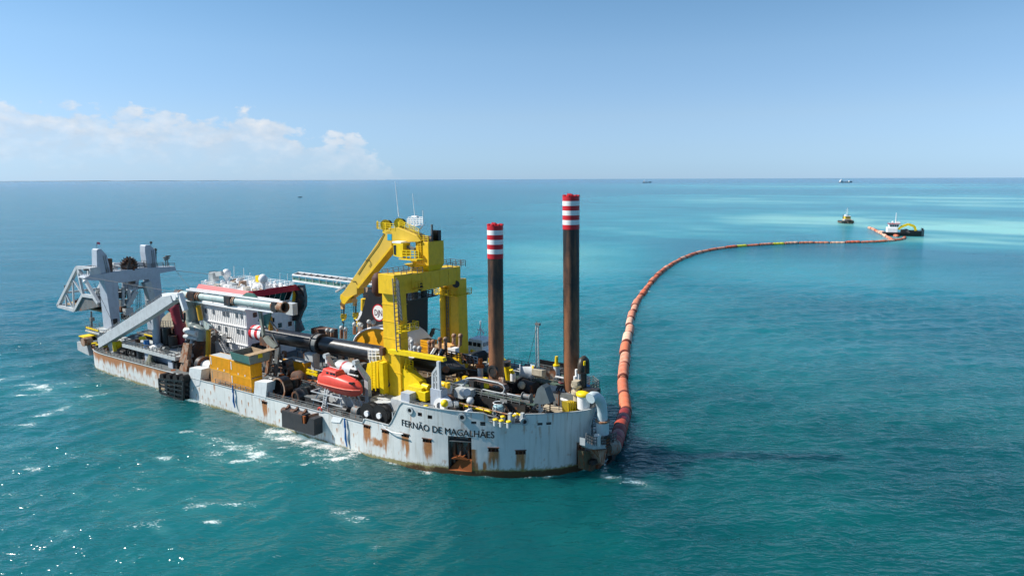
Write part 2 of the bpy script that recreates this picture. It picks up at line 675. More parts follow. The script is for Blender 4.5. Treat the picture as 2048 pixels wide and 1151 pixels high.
# ------------------------------------------------------------------ hull outline (plan): closed loop, near side first
def hull_outline():
    """points along the visible side from the far end round to the near end, then back along the hidden side"""
    P = [(142, 14), (142, 9), (140.2, 6.2), (138.2, 3.8), (136.2, 2.1), (133.6, 0.9), (130, 0.2), (125, 0), (110, 0), (90, 0), (70, 0), (50, 0), (36, 0),
         (31, 0.1), (26, 0.45), (22.5, 1.2), (19, 2.4), (15.5, 4.1), (12.5, 5.9), (9.6, 8.0), (7.2, 10.2), (5.4, 12.4), (4.1, 14.8), (3.7, 16.4), (4.2, 18.2), (5.2, 20), (6.3, 22), (7.4, 24)]
    H = [(8.6, 26.2), (10.2, 28.2), (13, 29), (60, 29), (133, 29), (139, 26), (142, 20)]

    def smooth(pts, closed):
        for _ in range(2):
            q = [] if closed else [pts[0]]
            m = len(pts) - (0 if closed else 1)
            for i in range(m):
                a, b = np.array(pts[i]), np.array(pts[(i + 1) % len(pts)])
                q += [tuple(a * 0.75 + b * 0.25), tuple(a * 0.25 + b * 0.75)]
            if not closed:
                q.append(pts[-1])
            pts = q
        return pts
    P = np.array(smooth(P, False))
    seg = np.r_[0, np.cumsum(np.linalg.norm(np.diff(P, axis=0), axis=1))]
    s = np.arange(0, seg[-1], 0.2)
    vis = np.c_[np.interp(s, seg, P[:, 0]), np.interp(s, seg, P[:, 1])]
    k = int(np.argmin(np.abs(vis[:, 0] - 36.6) + 10 * (vis[:, 1] > 1)))
    return s + (114.6 - s[k]), vis, np.array(H, float)


def deck_w(u):
    return 4.45 + (130 - u) * 0.0125


def hull_top(s, uv):
    """height of the plating's top edge along the visible side"""
    u = uv[:, 0]
    t = deck_w(u) + 0.12
    t = np.where((u < 47.8) & (u > 45.6), deck_w(u) + 0.35, t)
    t = np.where((u < 37.6) & (u > 31.4), 6.55, t)
    rise = np.clip((31.4 - u) / 2.5, 0, 1)
    t = np.where(u <= 31.4, 6.6 + rise * (10.95 - 6.6), t)
    t = np.where(u < 28.9, 10.95 - (28.9 - u) * 0.028, t)
    t = np.where((s > 137.4) & (s < 142.7), 8.95, t)
    t = np.where((s > 136.9) & (s <= 137.4), t - (s - 136.9) / 0.5 * 1.2, t)
    return t


def vnoise(x, y, seed=0):
    """value noise on arrays, 0..1"""
    rg = np.random.RandomState(seed)
    T = rg.rand(257, 257)
    T[256] = T[0]
    T[:, 256] = T[:, 0]
    x, y = np.mod(x, 256), np.mod(y, 256)
    i, j = np.minimum(x.astype(int), 255), np.minimum(y.astype(int), 255)
    fx, fy = x - i, y - j
    fx, fy = fx * fx * (3 - 2 * fx), fy * fy * (3 - 2 * fy)
    return (T[i, j] * (1 - fx) + T[i + 1, j] * fx) * (1 - fy) + (T[i, j + 1] * (1 - fx) + T[i + 1, j + 1] * fx) * fy


def sstep(x, a, b):
    t = np.clip((x - a) / (b - a), 0, 1)
    return t * t * (3 - 2 * t)


def quads_object(name, v, q, m, attrs=None, smooth=True):
    me = bpy.data.meshes.new(name)
    me.vertices.add(len(v))
    me.vertices.foreach_set('co', np.asarray(v, np.float32).ravel())
    me.loops.add(q.size)
    me.loops.foreach_set('vertex_index', q.astype(np.int32).ravel())
    me.polygons.add(len(q))
    me.polygons.foreach_set('loop_start', np.arange(0, q.size, 4, dtype=np.int32))
    me.polygons.foreach_set('use_smooth', np.full(len(q), smooth))
    for k, a in (attrs or {}).items():
        at = me.attributes.new(k, 'FLOAT', 'POINT')
        at.data.foreach_set('value', np.asarray(a, np.float32))
    me.materials.append(m)
    me.update(calc_edges=True)
    o = bpy.data.objects.new(name, me)
    COL.objects.link(o)
    return o


# ------------------------------------------------------------------ the sea: one sheet out to the horizon
def px_world(px, py):
    p = S(px, py, w=0)
    return wor(p[None])[0][:2]


def build_sea():
    r = [70.0]
    while r[-1] < 330:
        r.append(r[-1] * 1.0038)
    while r[-1] < 2500:
        r.append(r[-1] * 1.0115)
    while r[-1] < 70000:
        r.append(r[-1] * 1.06)
    r = np.array([0.5, 20, 45] + r)
    az = np.r_[np.arange(-46, 46.01, 0.13), np.arange(50, 312, 4.0)] * math.pi / 180
    n, m = len(r), len(az)
    RR, AA = np.meshgrid(r, az, indexing='ij')
    X, Y = (RR * np.sin(AA)).ravel(), (RR * np.cos(AA)).ravel()
    rr = RR.ravel()
    dr = np.gradient(r)
    front = (np.abs(AA) < 47 * math.pi / 180).ravel()
    space = np.maximum(np.repeat(dr, m), rr * np.where(front, 0.00227, 0.07))
    rg = np.random.RandomState(5)
    Z = np.zeros_like(X)
    crest = np.zeros_like(X)
    K = 64
    lam = np.exp(rg.uniform(math.log(1.3), math.log(17), K))
    th0 = math.radians(-62)                    # the way the chop runs
    ths = th0 + rg.normal(0, 0.55, K)
    for i in range(K):
        k = 2 * math.pi / lam[i]
        a = 0.024 / k * (0.6 if lam[i] > 8 else 1.0)
        wgt = np.clip(lam[i] / (2.6 * space) - 1, 0, 1)
        ph = k * (X * math.cos(ths[i]) + Y * math.sin(ths[i])) + rg.uniform(0, 6.28)
        sn = np.sin(ph)
        Z += a * wgt * (sn + 0.35 * (0.5 - 0.5 * np.cos(2 * ph - math.pi)))
        if lam[i] > 2.2:
            crest += wgt * sn
    crest /= math.sqrt(K * 0.35)
    # gusts: rougher and smoother patches
    gust = 0.72 + 0.55 * vnoise(X / 46 + 9, Y / 30 + 4, 3)
    Z *= gust
    # --- where the water foams (broken water by the hull and the plates hung from it, whitecaps and painted sun-glint flecks to windward)
    P = np.c_[X, Y]
    uu = X * U[0] + Y * U[1] - U0
    vv = X * V[0] + Y * V[1] - V0
    foam_and_glint = np.zeros_like(X)
    near = rr < 400
    for px, py, ru, rv, amp in ((610, 876, 12, 4.6, .80), (562, 872, 7, 4.4, .74), (650, 894, 7, 3.4, .74), (690, 908, 6, 2, .6), (395, 802, 6, 1.8, .85), (340, 785, 6, 1.8, .75), (440, 806, 6, 2.0, .6), (300, 770, 9, 2.2, .45), (490, 835, 8, 1.5, .5), (780, 938, 8, 1.2, .5),
                                (640, 915, 14, 4.5, .55), (500, 905, 9, 3.5, .62), (525, 890, 3, 2, .62), (470, 890, 3, 1.6, .55), (425, 1045, 2.4, 1.3, .58), (120, 1062, 4, 1.3, .52), (160, 990, 3, 1.2, .5), (60, 935, 4, 2, .5), (320, 1060, 3, 1.5, .55), (700, 1040, 5, 2.5, .5), (330, 920, 4, 1.8, .6), (850, 945, 4, 1.3, .6), (1270, 968, 7, 2.0, .55),
                                (1215, 955, 3, 1.5, .6), (470, 895, 6, 3, .6), (225, 905, 5, 2, .4), (1290, 582, 5, 2, .8), (1345, 540, 4, 2, .5), (700, 930, 8, 2.5, .4), (205, 745, 5, 2, .5), (930, 965, 8, 1.2, .3)):
        c = px_world(px, py)
        cu, cv = c @ U[:2] - U0, c @ V[:2] - V0
        foam_and_glint = np.maximum(foam_and_glint, amp * np.exp(-((uu - cu) / ru) ** 2 - ((vv - cv) / rv) ** 2))
    lee = sstep(-vv, -2, 12) * sstep(uu, -10, 45) * (1 - sstep(rr, 170, 420))
    foam_and_glint = np.maximum(foam_and_glint, 0.5 * lee * (0.15 + 0.95 * vnoise(X / 13, Y / 9, 8)) * (0.3 + 0.9 * vnoise(X / 3.4, Y / 1.9, 28)))
    foam_and_glint = np.maximum(foam_and_glint, 0.04 * (rr < 900))
    # --- sediment in the water: pale turquoise plumes behind the ship and towards the far tender; painted sun-side reflection in the lee
    lr, a_ = np.log(np.maximum(rr, 1)), np.where(AA.ravel() > math.pi, AA.ravel() - 2 * math.pi, AA.ravel())
    turb_and_reflection = np.zeros_like(X)
    for px, py, ra, rl, amp in ((1120, 520, 0.18, 0.42, .62), (980, 600, 0.16, 0.28, .50), (1330, 455, 0.22, 0.30, .55), (1650, 440, 0.22, 0.36, .72), (1950, 455, 0.20, 0.24, .95),
                                (1900, 480, 0.18, 0.13, .7), (1950, 400, 0.22, 0.42, .72), (1500, 400, 0.24, 0.45, .55), (1650, 372, 0.3, 0.4, .6), (1250, 420, .2, .35, .4), (1100, 680, .2, .2, .25), (700, 560, .25, .35, .12)):
        c = px_world(px, py)
        cl, ca = math.log(math.hypot(*c)), math.atan2(c[0], c[1])
        turb_and_reflection = np.maximum(turb_and_reflection, amp * np.exp(-((a_ - ca) / ra) ** 2 - ((lr - cl) / rl) ** 2))
    turb_and_reflection = np.maximum(turb_and_reflection, 0.16 * lee)  # lee water paler: sun-side reflection painted in, together with suspended silt
    st = vnoise(X / 900 + 3 + 0.25 * vnoise(X / 200, Y / 90, 4), lr * 13 + a_ * 2.0 + 40, 11)
    st2 = vnoise(a_ * 22 + 5, lr * 26 + a_ * 3.0 + 10, 12)
    streak = np.where(rr > 330, 0.55 * st + 0.45 * st2, 0.6)
    fade = sstep(rr, 300, 600)
    turb_and_reflection = turb_and_reflection * (1 - fade + fade * (0.72 + 0.5 * sstep(streak, 0.25, 0.7)))
    # the sharp lower edge of the far plume
    c = px_world(2048, 507)
    d = px_world(1500, 483)
    e_ = np.array([d[1] - c[1], -(d[0] - c[0])])
    e_ /= np.linalg.norm(e_)
    side = (X - c[0]) * e_[0] + (Y - c[1]) * e_[1]
    if (np.array([0, 0]) - c) @ e_ > 0:
        side = -side
    right = sstep(a_, 0.16, 0.30)
    turb_and_reflection *= 1 - right * (1 - sstep(side + 22 * (vnoise(X / 60, Y / 40, 21) - 0.5), -14, 6)) * sstep(rr, 250, 330) * 0.85
    for px, py, ra, rl, amp in ((1560, 545, .26, .20, .42), (1480, 690, .30, .24, .20), (1250, 600, .2, .25, .3)):
        c = px_world(px, py)
        cl, ca = math.log(math.hypot(*c)), math.atan2(c[0], c[1])
        turb_and_reflection = np.maximum(turb_and_reflection, amp * np.exp(-((a_ - ca) / ra) ** 2 - ((lr - cl) / rl) ** 2))
    # lapping water along the plating
    s_h, o_h, _ = hull_outline()
    box = np.where((uu > -3) & (uu < 146) & (vv > -4) & (vv < 30))[0]
    q_h = np.c_[uu[box], vv[box]]
    dmin = np.full(len(box), 99.0)
    for hp_ in o_h[::5]:
        dmin = np.minimum(dmin, np.hypot(q_h[:, 0] - hp_[0], q_h[:, 1] - hp_[1]))
    lap = 0.62 * np.exp(-(dmin / 0.9) ** 2) * (0.35 + 0.9 * vnoise(q_h[:, 0] / 3.1, q_h[:, 1] / 3.1, 51))
    foam_and_glint[box] = np.maximum(foam_and_glint[box], lap)
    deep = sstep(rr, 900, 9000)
    fi = np.arange((n - 1) * m).reshape(n - 1, m)
    i0 = fi
    i1 = np.roll(fi, -1, axis=1)
    q = np.stack([i0, i0 + m, i1 + m, i1], -1).reshape(-1, 4)

    N = NT('sea_water')
    # wavelets: ridged noise makes thin crests with smooth backs; two sizes, running the same way
    def ridged(scale, detail, off):
        mp = N.n('ShaderNodeMapping')
        mp.inputs['Rotation'].default_value = (0, 0, R(-28))
        mp.inputs['Scale'].default_value = (0.62, 1.5, 1.0)
        mp.inputs['Location'].default_value = (off, off, 0)
        N.l(N.coord(), mp.inputs[0])
        n_ = N.noise(scale, detail, 0.55, vec=mp.outputs[0])
        return N.math('SUBTRACT', 1.0, N.math('MULTIPLY', N.math('ABSOLUTE', N.math('SUBTRACT', n_, 0.5)), 3.2), clamp=True)
    hgt = N.math('ADD', N.math('ADD', N.math('MULTIPLY', ridged(0.22, 2.0, 3.0), 0.55), N.math('MULTIPLY', ridged(0.55, 2.0, 9.0), 0.3)), N.math('MULTIPLY', ridged(1.3, 1.5, 5.0), 0.11))
    wind = N.noise(0.022, 3.0, 0.6, stretch=(0.6, 1.6, 1.0))
    hgt = N.math('MULTIPLY', hgt, N.math('MULTIPLY_ADD', N.step(wind, 0.32, 0.68), 0.9, 0.5))
    bp = N.n('ShaderNodeBump')
    bp.inputs['Strength'].default_value = 1.0
    bp.inputs['Distance'].default_value = 0.55
    N.l(hgt, bp.inputs['Height'])
    N.l(bp.outputs[0], N.b.inputs['Normal'])
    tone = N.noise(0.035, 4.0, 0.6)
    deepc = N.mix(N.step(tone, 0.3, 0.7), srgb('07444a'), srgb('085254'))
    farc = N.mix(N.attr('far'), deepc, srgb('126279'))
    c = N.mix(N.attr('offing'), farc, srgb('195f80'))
    c = N.mix(N.attr('sediment'), c, N.mix(N.step(N.attr('sediment'), 0.38, 0.85), srgb('38a1ae'), srgb('7fbcb6')))
    # foam: broken lace where the water breaks, plus white flecks painted as sun glints
    f1 = N.noise(0.45, 4.0, 0.6, stretch=(0.7, 1.3, 1.0))
    f2 = N.noise(3.4, 9.0, 0.82, stretch=(0.6, 1.45, 1.0))
    pat = N.math('ADD', N.math('ADD', N.math('MULTIPLY', f2, 0.62), N.math('MULTIPLY', f1, 0.38)), N.math('MULTIPLY', N.attr('crest'), 0.022))
    thr = N.math('MULTIPLY_ADD', N.attr('foam_and_glint'), -0.33, 0.685)
    n_ = N.n('ShaderNodeMapRange', interpolation_type='SMOOTHSTEP')
    n_.inputs[1].default_value, n_.inputs[2].default_value = 0.0, 0.075
    N.l(N.math('SUBTRACT', pat, thr), n_.inputs[0])
    fm = n_.outputs[0]
    milky = N.math('MULTIPLY', N.step(N.attr('foam_and_glint'), 0.15, 1.0), 0.35)
    c = N.mix(milky, c, srgb('6aa9a6'))
    c = N.mix(N.math('MULTIPLY', fm, 0.85), c, srgb('e6f0f0'))
    N.l(c, N.b.inputs['Base Color'])
    N.l(N.math('MULTIPLY_ADD', fm, 0.5, 0.14), N.b.inputs['Roughness'])
    N.b.inputs['IOR'].default_value = 1.333
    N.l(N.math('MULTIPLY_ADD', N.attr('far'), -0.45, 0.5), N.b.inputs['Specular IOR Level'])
    N.b.subsurface_method = 'BURLEY' if hasattr(N.b, 'subsurface_method') else None
    N.b.inputs['Subsurface Weight'].default_value = 0.85
    N.b.inputs['Subsurface Radius'].default_value = (0.35, 0.8, 1.0)
    N.b.inputs['Subsurface Scale'].default_value = 24.0
    o = quads_object('water', np.c_[X, Y, Z], q, N.m, {'foam_and_glint': foam_and_glint, 'crest': crest, 'sediment': np.clip(turb_and_reflection, 0, 1), 'far': sstep(rr, 110, 420), 'offing': deep})
    o['kind'] = 'structure'
    o['label'] = 'choppy teal sea with pale turquoise plumes and scattered foam and painted sun glints'
    return o


build_sea()

# distant low coast along the left horizon
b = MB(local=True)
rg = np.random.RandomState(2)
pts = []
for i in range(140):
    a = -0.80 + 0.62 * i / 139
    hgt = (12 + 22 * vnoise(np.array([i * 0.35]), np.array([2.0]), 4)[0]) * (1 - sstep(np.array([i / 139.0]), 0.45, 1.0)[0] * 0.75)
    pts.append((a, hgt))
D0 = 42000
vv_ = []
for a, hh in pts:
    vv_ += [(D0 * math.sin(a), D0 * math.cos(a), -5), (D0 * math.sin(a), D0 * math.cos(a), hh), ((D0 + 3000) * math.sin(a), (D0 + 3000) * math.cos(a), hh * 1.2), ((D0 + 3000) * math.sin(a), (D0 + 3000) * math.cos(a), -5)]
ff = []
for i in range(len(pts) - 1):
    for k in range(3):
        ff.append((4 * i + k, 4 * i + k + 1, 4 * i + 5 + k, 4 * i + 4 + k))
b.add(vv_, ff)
COAST = mat('hazed_coast', 'd6d8d4', 0.9, dirt=0.1, streak=False)  # pale base colour paints in the haze of distance
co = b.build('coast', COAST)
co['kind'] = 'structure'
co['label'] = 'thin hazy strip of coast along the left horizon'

# ------------------------------------------------------------------ the dredger's hull and decks
ship = thing('dredging_ship', 'large rusty pale grey dredger with yellow gantry and black funnel, moored to the floating pipe', 'ship', 70, 14.5, 0)
hs, hv, hid = hull_outline()
htop = hull_top(hs, hv)
nrm = np.gradient(hv, axis=0)
nrm = np.c_[-nrm[:, 1], nrm[:, 0]]
nrm /= np.linalg.norm(nrm, axis=1)[:, None]
mid = np.array([70, 14.5])
flip = np.sign(((hv - mid) * nrm).sum(1))
nrm *= flip[:, None]                           # outward


def hull_flare(s, w):
    return sstep(s, 147, 157) * np.clip((w - 6.6) / 3.6, 0, 1) ** 1.3 * 1.1


def hull_at(s, w, off=0.0):
    s = np.asarray(s, float)
    u, v = np.interp(s, hs, hv[:, 0]), np.interp(s, hs, hv[:, 1])
    nu, nv = np.interp(s, hs, nrm[:, 0]), np.interp(s, hs, nrm[:, 1])
    f = hull_flare(s, w) + off
    return np.stack([u + nu * f, v + nv * f, np.broadcast_to(w, s.shape) * 1.0], -1)


CAPS = [(114.6, 5.2), (118.8, 5.2), (123.0, 5.4), (127.2, 5.3), (138.0, 4.7), (142.2, 4.3), (75.5, 4.2), (64.4, 3.4)]
CAPS = [(a, b_) for a, b_ in CAPS[:6]] + [(87.0, 4.2)]
HOLES = [(a - 0.75, a + 0.75, b_ - 0.3, b_ + 0.3) for a, b_ in CAPS] + [(130.8, 134.6, 1.0, 6.5), (151.4, 153.2, 1.4, 5.0)] + \
        [(a - 0.45, a + 0.45, b_ - 0.21, b_ + 0.21) for a, b_ in ((126.0, 9.5), (127.8, 9.3), (135.0, 9.0), (136.4, 8.9), (145.2, 8.8), (146.6, 8.8))]


def build_hull():
    rows = np.arange(-1.6, 11.2, 0.2)
    s, w = np.meshgrid(hs, rows, indexing='ij')
    w = np.minimum(w, htop[:, None])
    P = hull_at(s.ravel(), w.ravel())
    sf, wf = s.ravel(), w.ravel()
    u = P[:, 0]
    # dents between frames
    dent = 0.035 * (vnoise(sf / 2.4, wf / 1.6, 2) - 0.5)
    P[:, :2] += dent[:, None] * np.c_[np.interp(sf, hs, nrm[:, 0]), np.interp(sf, hs, nrm[:, 1])]
    rust = np.zeros(len(P))
    for a, b_ in CAPS:
        x = (sf - a) / 0.92
        colm = vnoise(sf * 3.1 + a, wf * 0.12, 31)
        fall = sstep(-wf + b_, -0.3, 0.2) * (1 - sstep(b_ - wf, 0.6 + 1.2 * colm, 2.6 + 3.4 * colm))
        rust = np.maximum(rust, np.exp(-(x ** 4)) * fall * (0.55 + 0.7 * colm))
    # runs from the upper edge near the far end, denser away from the middle
    run = vnoise(sf * 1.3, np.zeros_like(sf), 15) * 0.6 + vnoise(sf * 4.0, np.zeros_like(sf), 16) * 0.4
    depth = htop.repeat(w.shape[1]) - wf
    far = sstep(u, 84, 98)
    rust = np.maximum(rust, far * (1 - sstep(depth, 0.2, 1.0 + 4.6 * run)) * (0.62 + 0.6 * run))
    rust = np.maximum(rust, far * 0.5 * vnoise(sf * 2.0, wf * 1.5, 17))
    # short runs along the middle
    midz = sstep(u, 38, 46) * (1 - far)
    rust = np.maximum(rust, midz * sstep(run, 0.55, 0.8) * (1 - sstep(depth, 0.5, 3.4)) * 0.62)
    run2 = vnoise(sf * 2.6 + 7, np.zeros_like(sf), 61) * .5 + vnoise(sf * 6.1, np.zeros_like(sf), 62) * .5
    bowz = sstep(sf, 110, 116)
    rust = np.maximum(rust, bowz * sstep(run2, .58, .8) * (1 - sstep(depth, .3, 1.2 + 5 * vnoise(sf * 1.7, np.zeros_like(sf), 63))) * .55)
    rust = np.maximum(rust, (sf > 60) * .42 * sstep(vnoise(sf * .9, wf * .9, 64) * vnoise(sf * 3.7, wf * 2.4, 65), .42, .7))
    rust = np.maximum(rust, sstep(1.9 - wf, 0, .8) * .5 * vnoise(sf * 2.4, wf * .8, 66))
    # rows of drain holes with a drip each
    for wrow, off, seed in ((3.4, 0.0, 41), (1.9, 1.1, 42)):
        ph = (sf + off) / 2.1
        x = (ph - np.round(ph)) * 2.1
        on = vnoise(np.round(ph) * 3.7, np.zeros_like(ph), seed) > 0.45
        g = np.exp(-(x / 0.16) ** 2) * on * (sf > 20) * (sf < 112)
        dd = wrow - wf
        rust = np.maximum(rust, g * sstep(dd, -0.25, 0.05) * (1 - sstep(dd, 0.3, 1.5)) * 0.95)
    # below the name and the fairleads
    nm = sstep(sf, 121.5, 123) * (1 - sstep(sf, 137.5, 139))
    rust = np.maximum(rust, nm * sstep(vnoise(sf * 3.3, np.zeros_like(sf), 18), 0.60, 0.85) * sstep(7.9 - wf, 0, .3) * (1 - sstep(7.6 - wf, 0.5, 2.4)) * 0.62)
    for a, b_ in ((124.2, 9.6), (133.2, 9.5), (142.8, 9.0), (139.2, 8.6), (145.2, 8.6), (146.6, 8.6), (110, 5), (107.5, 4.8), (100, 4.6)):
        x = (sf - a) / 0.3
        dd = b_ - wf
        rust = np.maximum(rust, np.exp(-x * x) * sstep(dd, 0, .2) * (1 - sstep(dd, 1.0, 3.2)) * 0.55)
    # big scab of rust forward of the plates and one beside the anchor pocket
    sc = np.exp(-((sf - 117.2) / 2.6) ** 2 - ((wf - 2.9) / 0.95) ** 2)
    rust = np.maximum(rust, sc * (0.4 + 1.0 * vnoise(sf * 2.2, wf * 2.2, 19)))
    sc = sstep(sf, 134.3, 134.8) * (1 - sstep(sf, 137.6, 139.6)) * sstep(wf, .9, 1.3) * (1 - sstep(wf, 2.2, 3.3))
    rust = np.maximum(rust, sc * sstep(vnoise(sf * 2.6, wf * 0.5, 20), .35, .75) * 0.85)
    sc = np.exp(-((sf - 134.9) / .5) ** 2) * (wf < 4.6) * (wf > 1)
    rust = np.maximum(rust, sc)
    rust = np.maximum(rust, sstep(sf, 150.6, 151.3) * (1 - sstep(sf, 153.3, 154)) * (wf < 5.2) * 0.5 * vnoise(sf * 3, wf * .3, 22))
    # growth at the waterline: thin amidships, thick dark band round the near end
    band = 1.05 + 1.45 * sstep(sf, 110, 132)
    grow = np.clip((band - wf) / band, 0, 1.3) * (0.75 + 0.35 * sstep(sf, 118, 132)) * (0.75 + 0.5 * vnoise(sf * .7, wf, 23))
    grow = np.where(wf < band * 0.5, grow + 0.6 * sstep(sf, 112, 130), grow)
    n, m = w.shape
    i = np.arange(n * m).reshape(n, m)
    q = np.stack([i[:-1, :-1], i[1:, :-1], i[1:, 1:], i[:-1, 1:]], -1).reshape(-1, 4)
    sm, wm = sf[q].mean(1), wf[q].mean(1)
    keep = np.abs(wf[q[:, 2]] - wf[q[:, 1]]) + np.abs(wf[q[:, 3]] - wf[q[:, 0]]) > 1e-4
    for a0, a1, b0, b1 in HOLES:
        keep &= ~((sm > a0) & (sm < a1) & (wm > b0) & (wm < b1))
    org = np.array(ship['_org_v'])
    o = quads_object('hull', wor(P) - org, q[keep], HULLM, {'rust': np.clip(rust, 0, 1.2), 'growth': np.clip(grow, 0, 1.4)})
    o.parent = ship
    o['_org_v'] = tuple(org)
    # hidden far side
    loop = np.vstack([hull_at(hs[-1:], 5.0)[:, :2], hid, hull_at(hs[:1], 5.0)[:, :2]])
    b = MB()
    for a, c in zip(loop[:-1], loop[1:]):
        t0 = 9.0 if a[0] < 31 else deck_w(a[0])
        t1 = 9.0 if a[0] < 31 else deck_w(c[0])
        b.add([(a[0], a[1], -1.6), (c[0], c[1], -1.6), (c[0], c[1], t1 + .5), (a[0], a[1], t0 + .5)], [(0, 1, 2, 3)])
    b.build('hull_far_side', mat('far_plating', '9fa6a8', 0.5, rust=0.3), ship)
    return o


hull = build_hull()

# top edge capping
b = MB()
step_ = 3
idx = list(range(0, len(hs), step_))
pp = [hull_at(hs[i], htop[i])for i in idx]
for a, c in zip(pp[:-1], pp[1:]):
    b.beam(a + (0, 0, .03), c + (0, 0, .03), 0.22, 0.12)
b.build('gunwale', PALE, ship)
# bulwark stays inside the raised plating
b = MB()
for s_ in np.arange(124, 158, 1.6):
    if 137.0 < s_ < 142.8:
        continue
    t_ = float(np.interp(s_, hs, htop))
    a, c = hull_at(s_, t_ - .1, -0.15), hull_at(s_, 8.95, -0.9)
    b.add([hull_at(s_, t_ - .1, -0.06), a, c, hull_at(s_, 8.95, -0.06)], [(0, 1, 2, 3)])
b.build('bulwark_stay', PALE, ship, kind='stuff')

# decks
loopA = np.vstack([hull_at(hs[::6], 5.0, -0.02)[:, :2], hid])


def deck_poly(loop, wfun, name, m):
    b = MB()
    top = [(p[0], p[1], wfun(p[0])) for p in loop]
    b.prism(top, (0, 0, -0.12))
    return b.build(name, m, ship)


deck_poly(loopA, lambda u: deck_w(u), 'main_deck', DECK)
fore = [tuple(p) for p in loopA if p[0] <= 31.0]
fore = [(31.0, 0.15)] + fore + [(31.0, 29.0)]
deck_poly(fore, lambda u: 8.9, 'raised_deck', DECK)
MB().box(30.9, 31.05, 0.3, 28.8, 5.5, 8.78).build('bulkhead', LGREY, ship)

# pockets with rusty mouths
for a, w_ in CAPS:
    s0, s1, w0, w1 = a - .8, a + .8, w_ - .3, w_ + .3
    f = [hull_at(s0, w0), hull_at(s1, w0), hull_at(s1, w1), hull_at(s0, w1)]
    k = [hull_at(s0, w0 + .1, -0.6), hull_at(s1, w0 + .1, -0.6), hull_at(s1, w1, -0.6), hull_at(s0, w1, -0.6)]
    b = MB()
    b.add(f + k, [(0, 1, 5, 4), (1, 2, 6, 5), (2, 3, 7, 6), (3, 0, 4, 7), (4, 5, 6, 7)])
    tp = b.build('towing_pocket', RUST, ship)
    for t in (-.35, .35):
        b = MB()
        b.beam(hull_at(a + t, w_ - .3, -.12), hull_at(a + t, w_ + .28, -.12), .12)
        b.build('towing_eye', RUST, tp)
    b = MB()
    b.beam(hull_at(a - .9, w_ + .38, .06), hull_at(a + .9, w_ + .38, .06), .13)
    b.build('pocket_lip', RUST, tp)
b = MB()
for a, w_ in ((126.0, 9.5), (127.8, 9.3), (135.0, 9.0), (136.4, 8.9), (145.2, 8.8), (146.6, 8.8)):
    s0, s1, w0, w1 = a - .45, a + .45, w_ - .21, w_ + .21
    f = [hull_at(s0, w0), hull_at(s1, w0), hull_at(s1, w1), hull_at(s0, w1)]
    k = [hull_at(s0, w0, -.35), hull_at(s1, w0, -.35), hull_at(s1, w1, -.35), hull_at(s0, w1, -.35)]
    b.add(f + k, [(0, 1, 5, 4), (1, 2, 6, 5), (2, 3, 7, 6), (3, 0, 4, 7), (4, 5, 6, 7)])
b.build('freeing_port', DARK, ship, kind='stuff')
for a, w_ in ((124.2, 9.9), (133.2, 9.8), (142.8, 9.3)):
    b = MB()
    c = hull_at(a, w_, -.15)
    d = hull_at(a, w_, .22)
    b.ring(c, d, .62, .36, 18)
    o = b.build('fairlead', PALE, ship)
    b = MB()
    b.tube(hull_at(a, w_, -.1), hull_at(a, w_, .02), .38, n=18)
    b.build('fairlead_mouth', DARK, o)

# anchor pocket
s0, s1, w0, w1 = 130.8, 134.6, 1.0, 6.5
b = MB()
f = [hull_at(s0, w0), hull_at(s1, w0), hull_at(s1, w1), hull_at(s0, w1)]
k = [hull_at(s0, w0, -2.2), hull_at(s1, w0, -2.2), hull_at(s1, w1, -0.9), hull_at(s0, w1, -0.9)]
b.add(f + k, [(0, 1, 5, 4), (1, 2, 6, 5), (2, 3, 7, 6), (3, 0, 4, 7), (4, 5, 6, 7)])
b.build('anchor_pocket', mat('pocket_paint', '9aa39c', 0.6, rust=0.55, dirt=0.5), ship)
b = MB()
lo = [hull_at(s0, 1.0, .05), hull_at(s1, 1.0, .05), hull_at(s1, 2.9, .05), hull_at(s0 + 1.8, 2.9, -.5), hull_at(s0 + .2, 1.2, -.4)]
b.prism(lo, hull_at(s0 + 1.5, 1, -.9) - hull_at(s0 + 1.5, 1, 0))
b.build('pocket_sill', RUSTORANGE, ship)
for ss in (131.6, 133.9):
    b = MB()
    b.prism([hull_at(ss, 2.2, -1.6), hull_at(ss, 2.2, -.25), hull_at(ss, 4.6, -.25), hull_at(ss, 6.3, -.9)], hull_at(ss + .25, 1, 0) - hull_at(ss, 1, 0))
    b.build('pocket_guide', RUST, ship)
anch = thing('anchor', 'rusty stockless anchor hanging in the square recess under the ship name', 'anchor', *hull_at(132.7, 3.0, -.5))
b = MB()
b.beam(hull_at(132.7, 5.1, -.75), hull_at(132.7, 3.1, -.35), .38, .38)
b.ball(hull_at(132.7, 5.0, -.7), .38, 10)
b.build('shank', RUST, anch)
for sg in (-1, 1):
    b = MB()
    b.beam(hull_at(132.7, 3.2, -.25), hull_at(132.7 + sg * 1.35, 3.0 - .1, .0), .5, .55, .12, .12)
    b.beam(hull_at(132.7 + sg * .3, 3.2, -.2), hull_at(132.7 + sg * .9, 3.75, .05), .2, .3, .05, .08)
    b.build('fluke', RUSTORANGE, anch)
b = MB()
s0, s1, w0, w1 = 151.4, 153.2, 1.4, 5.0
f = [hull_at(s0, w0), hull_at(s1, w0), hull_at(s1, w1), hull_at(s0, w1)]
k = [hull_at(s0, w0, -.7), hull_at(s1, w0, -.7), hull_at(s1, w1, -.7), hull_at(s0, w1, -.7)]
b.add(f + k, [(0, 1, 5, 4), (1, 2, 6, 5), (2, 3, 7, 6), (3, 0, 4, 7), (4, 5, 6, 7)])
for t in (.5, 1.2):
    b.beam(hull_at(s0 + t, w0, -.2), hull_at(s0 + t, w1, -.2), .16)
b.build('side_slot', RUSTPALE, ship)


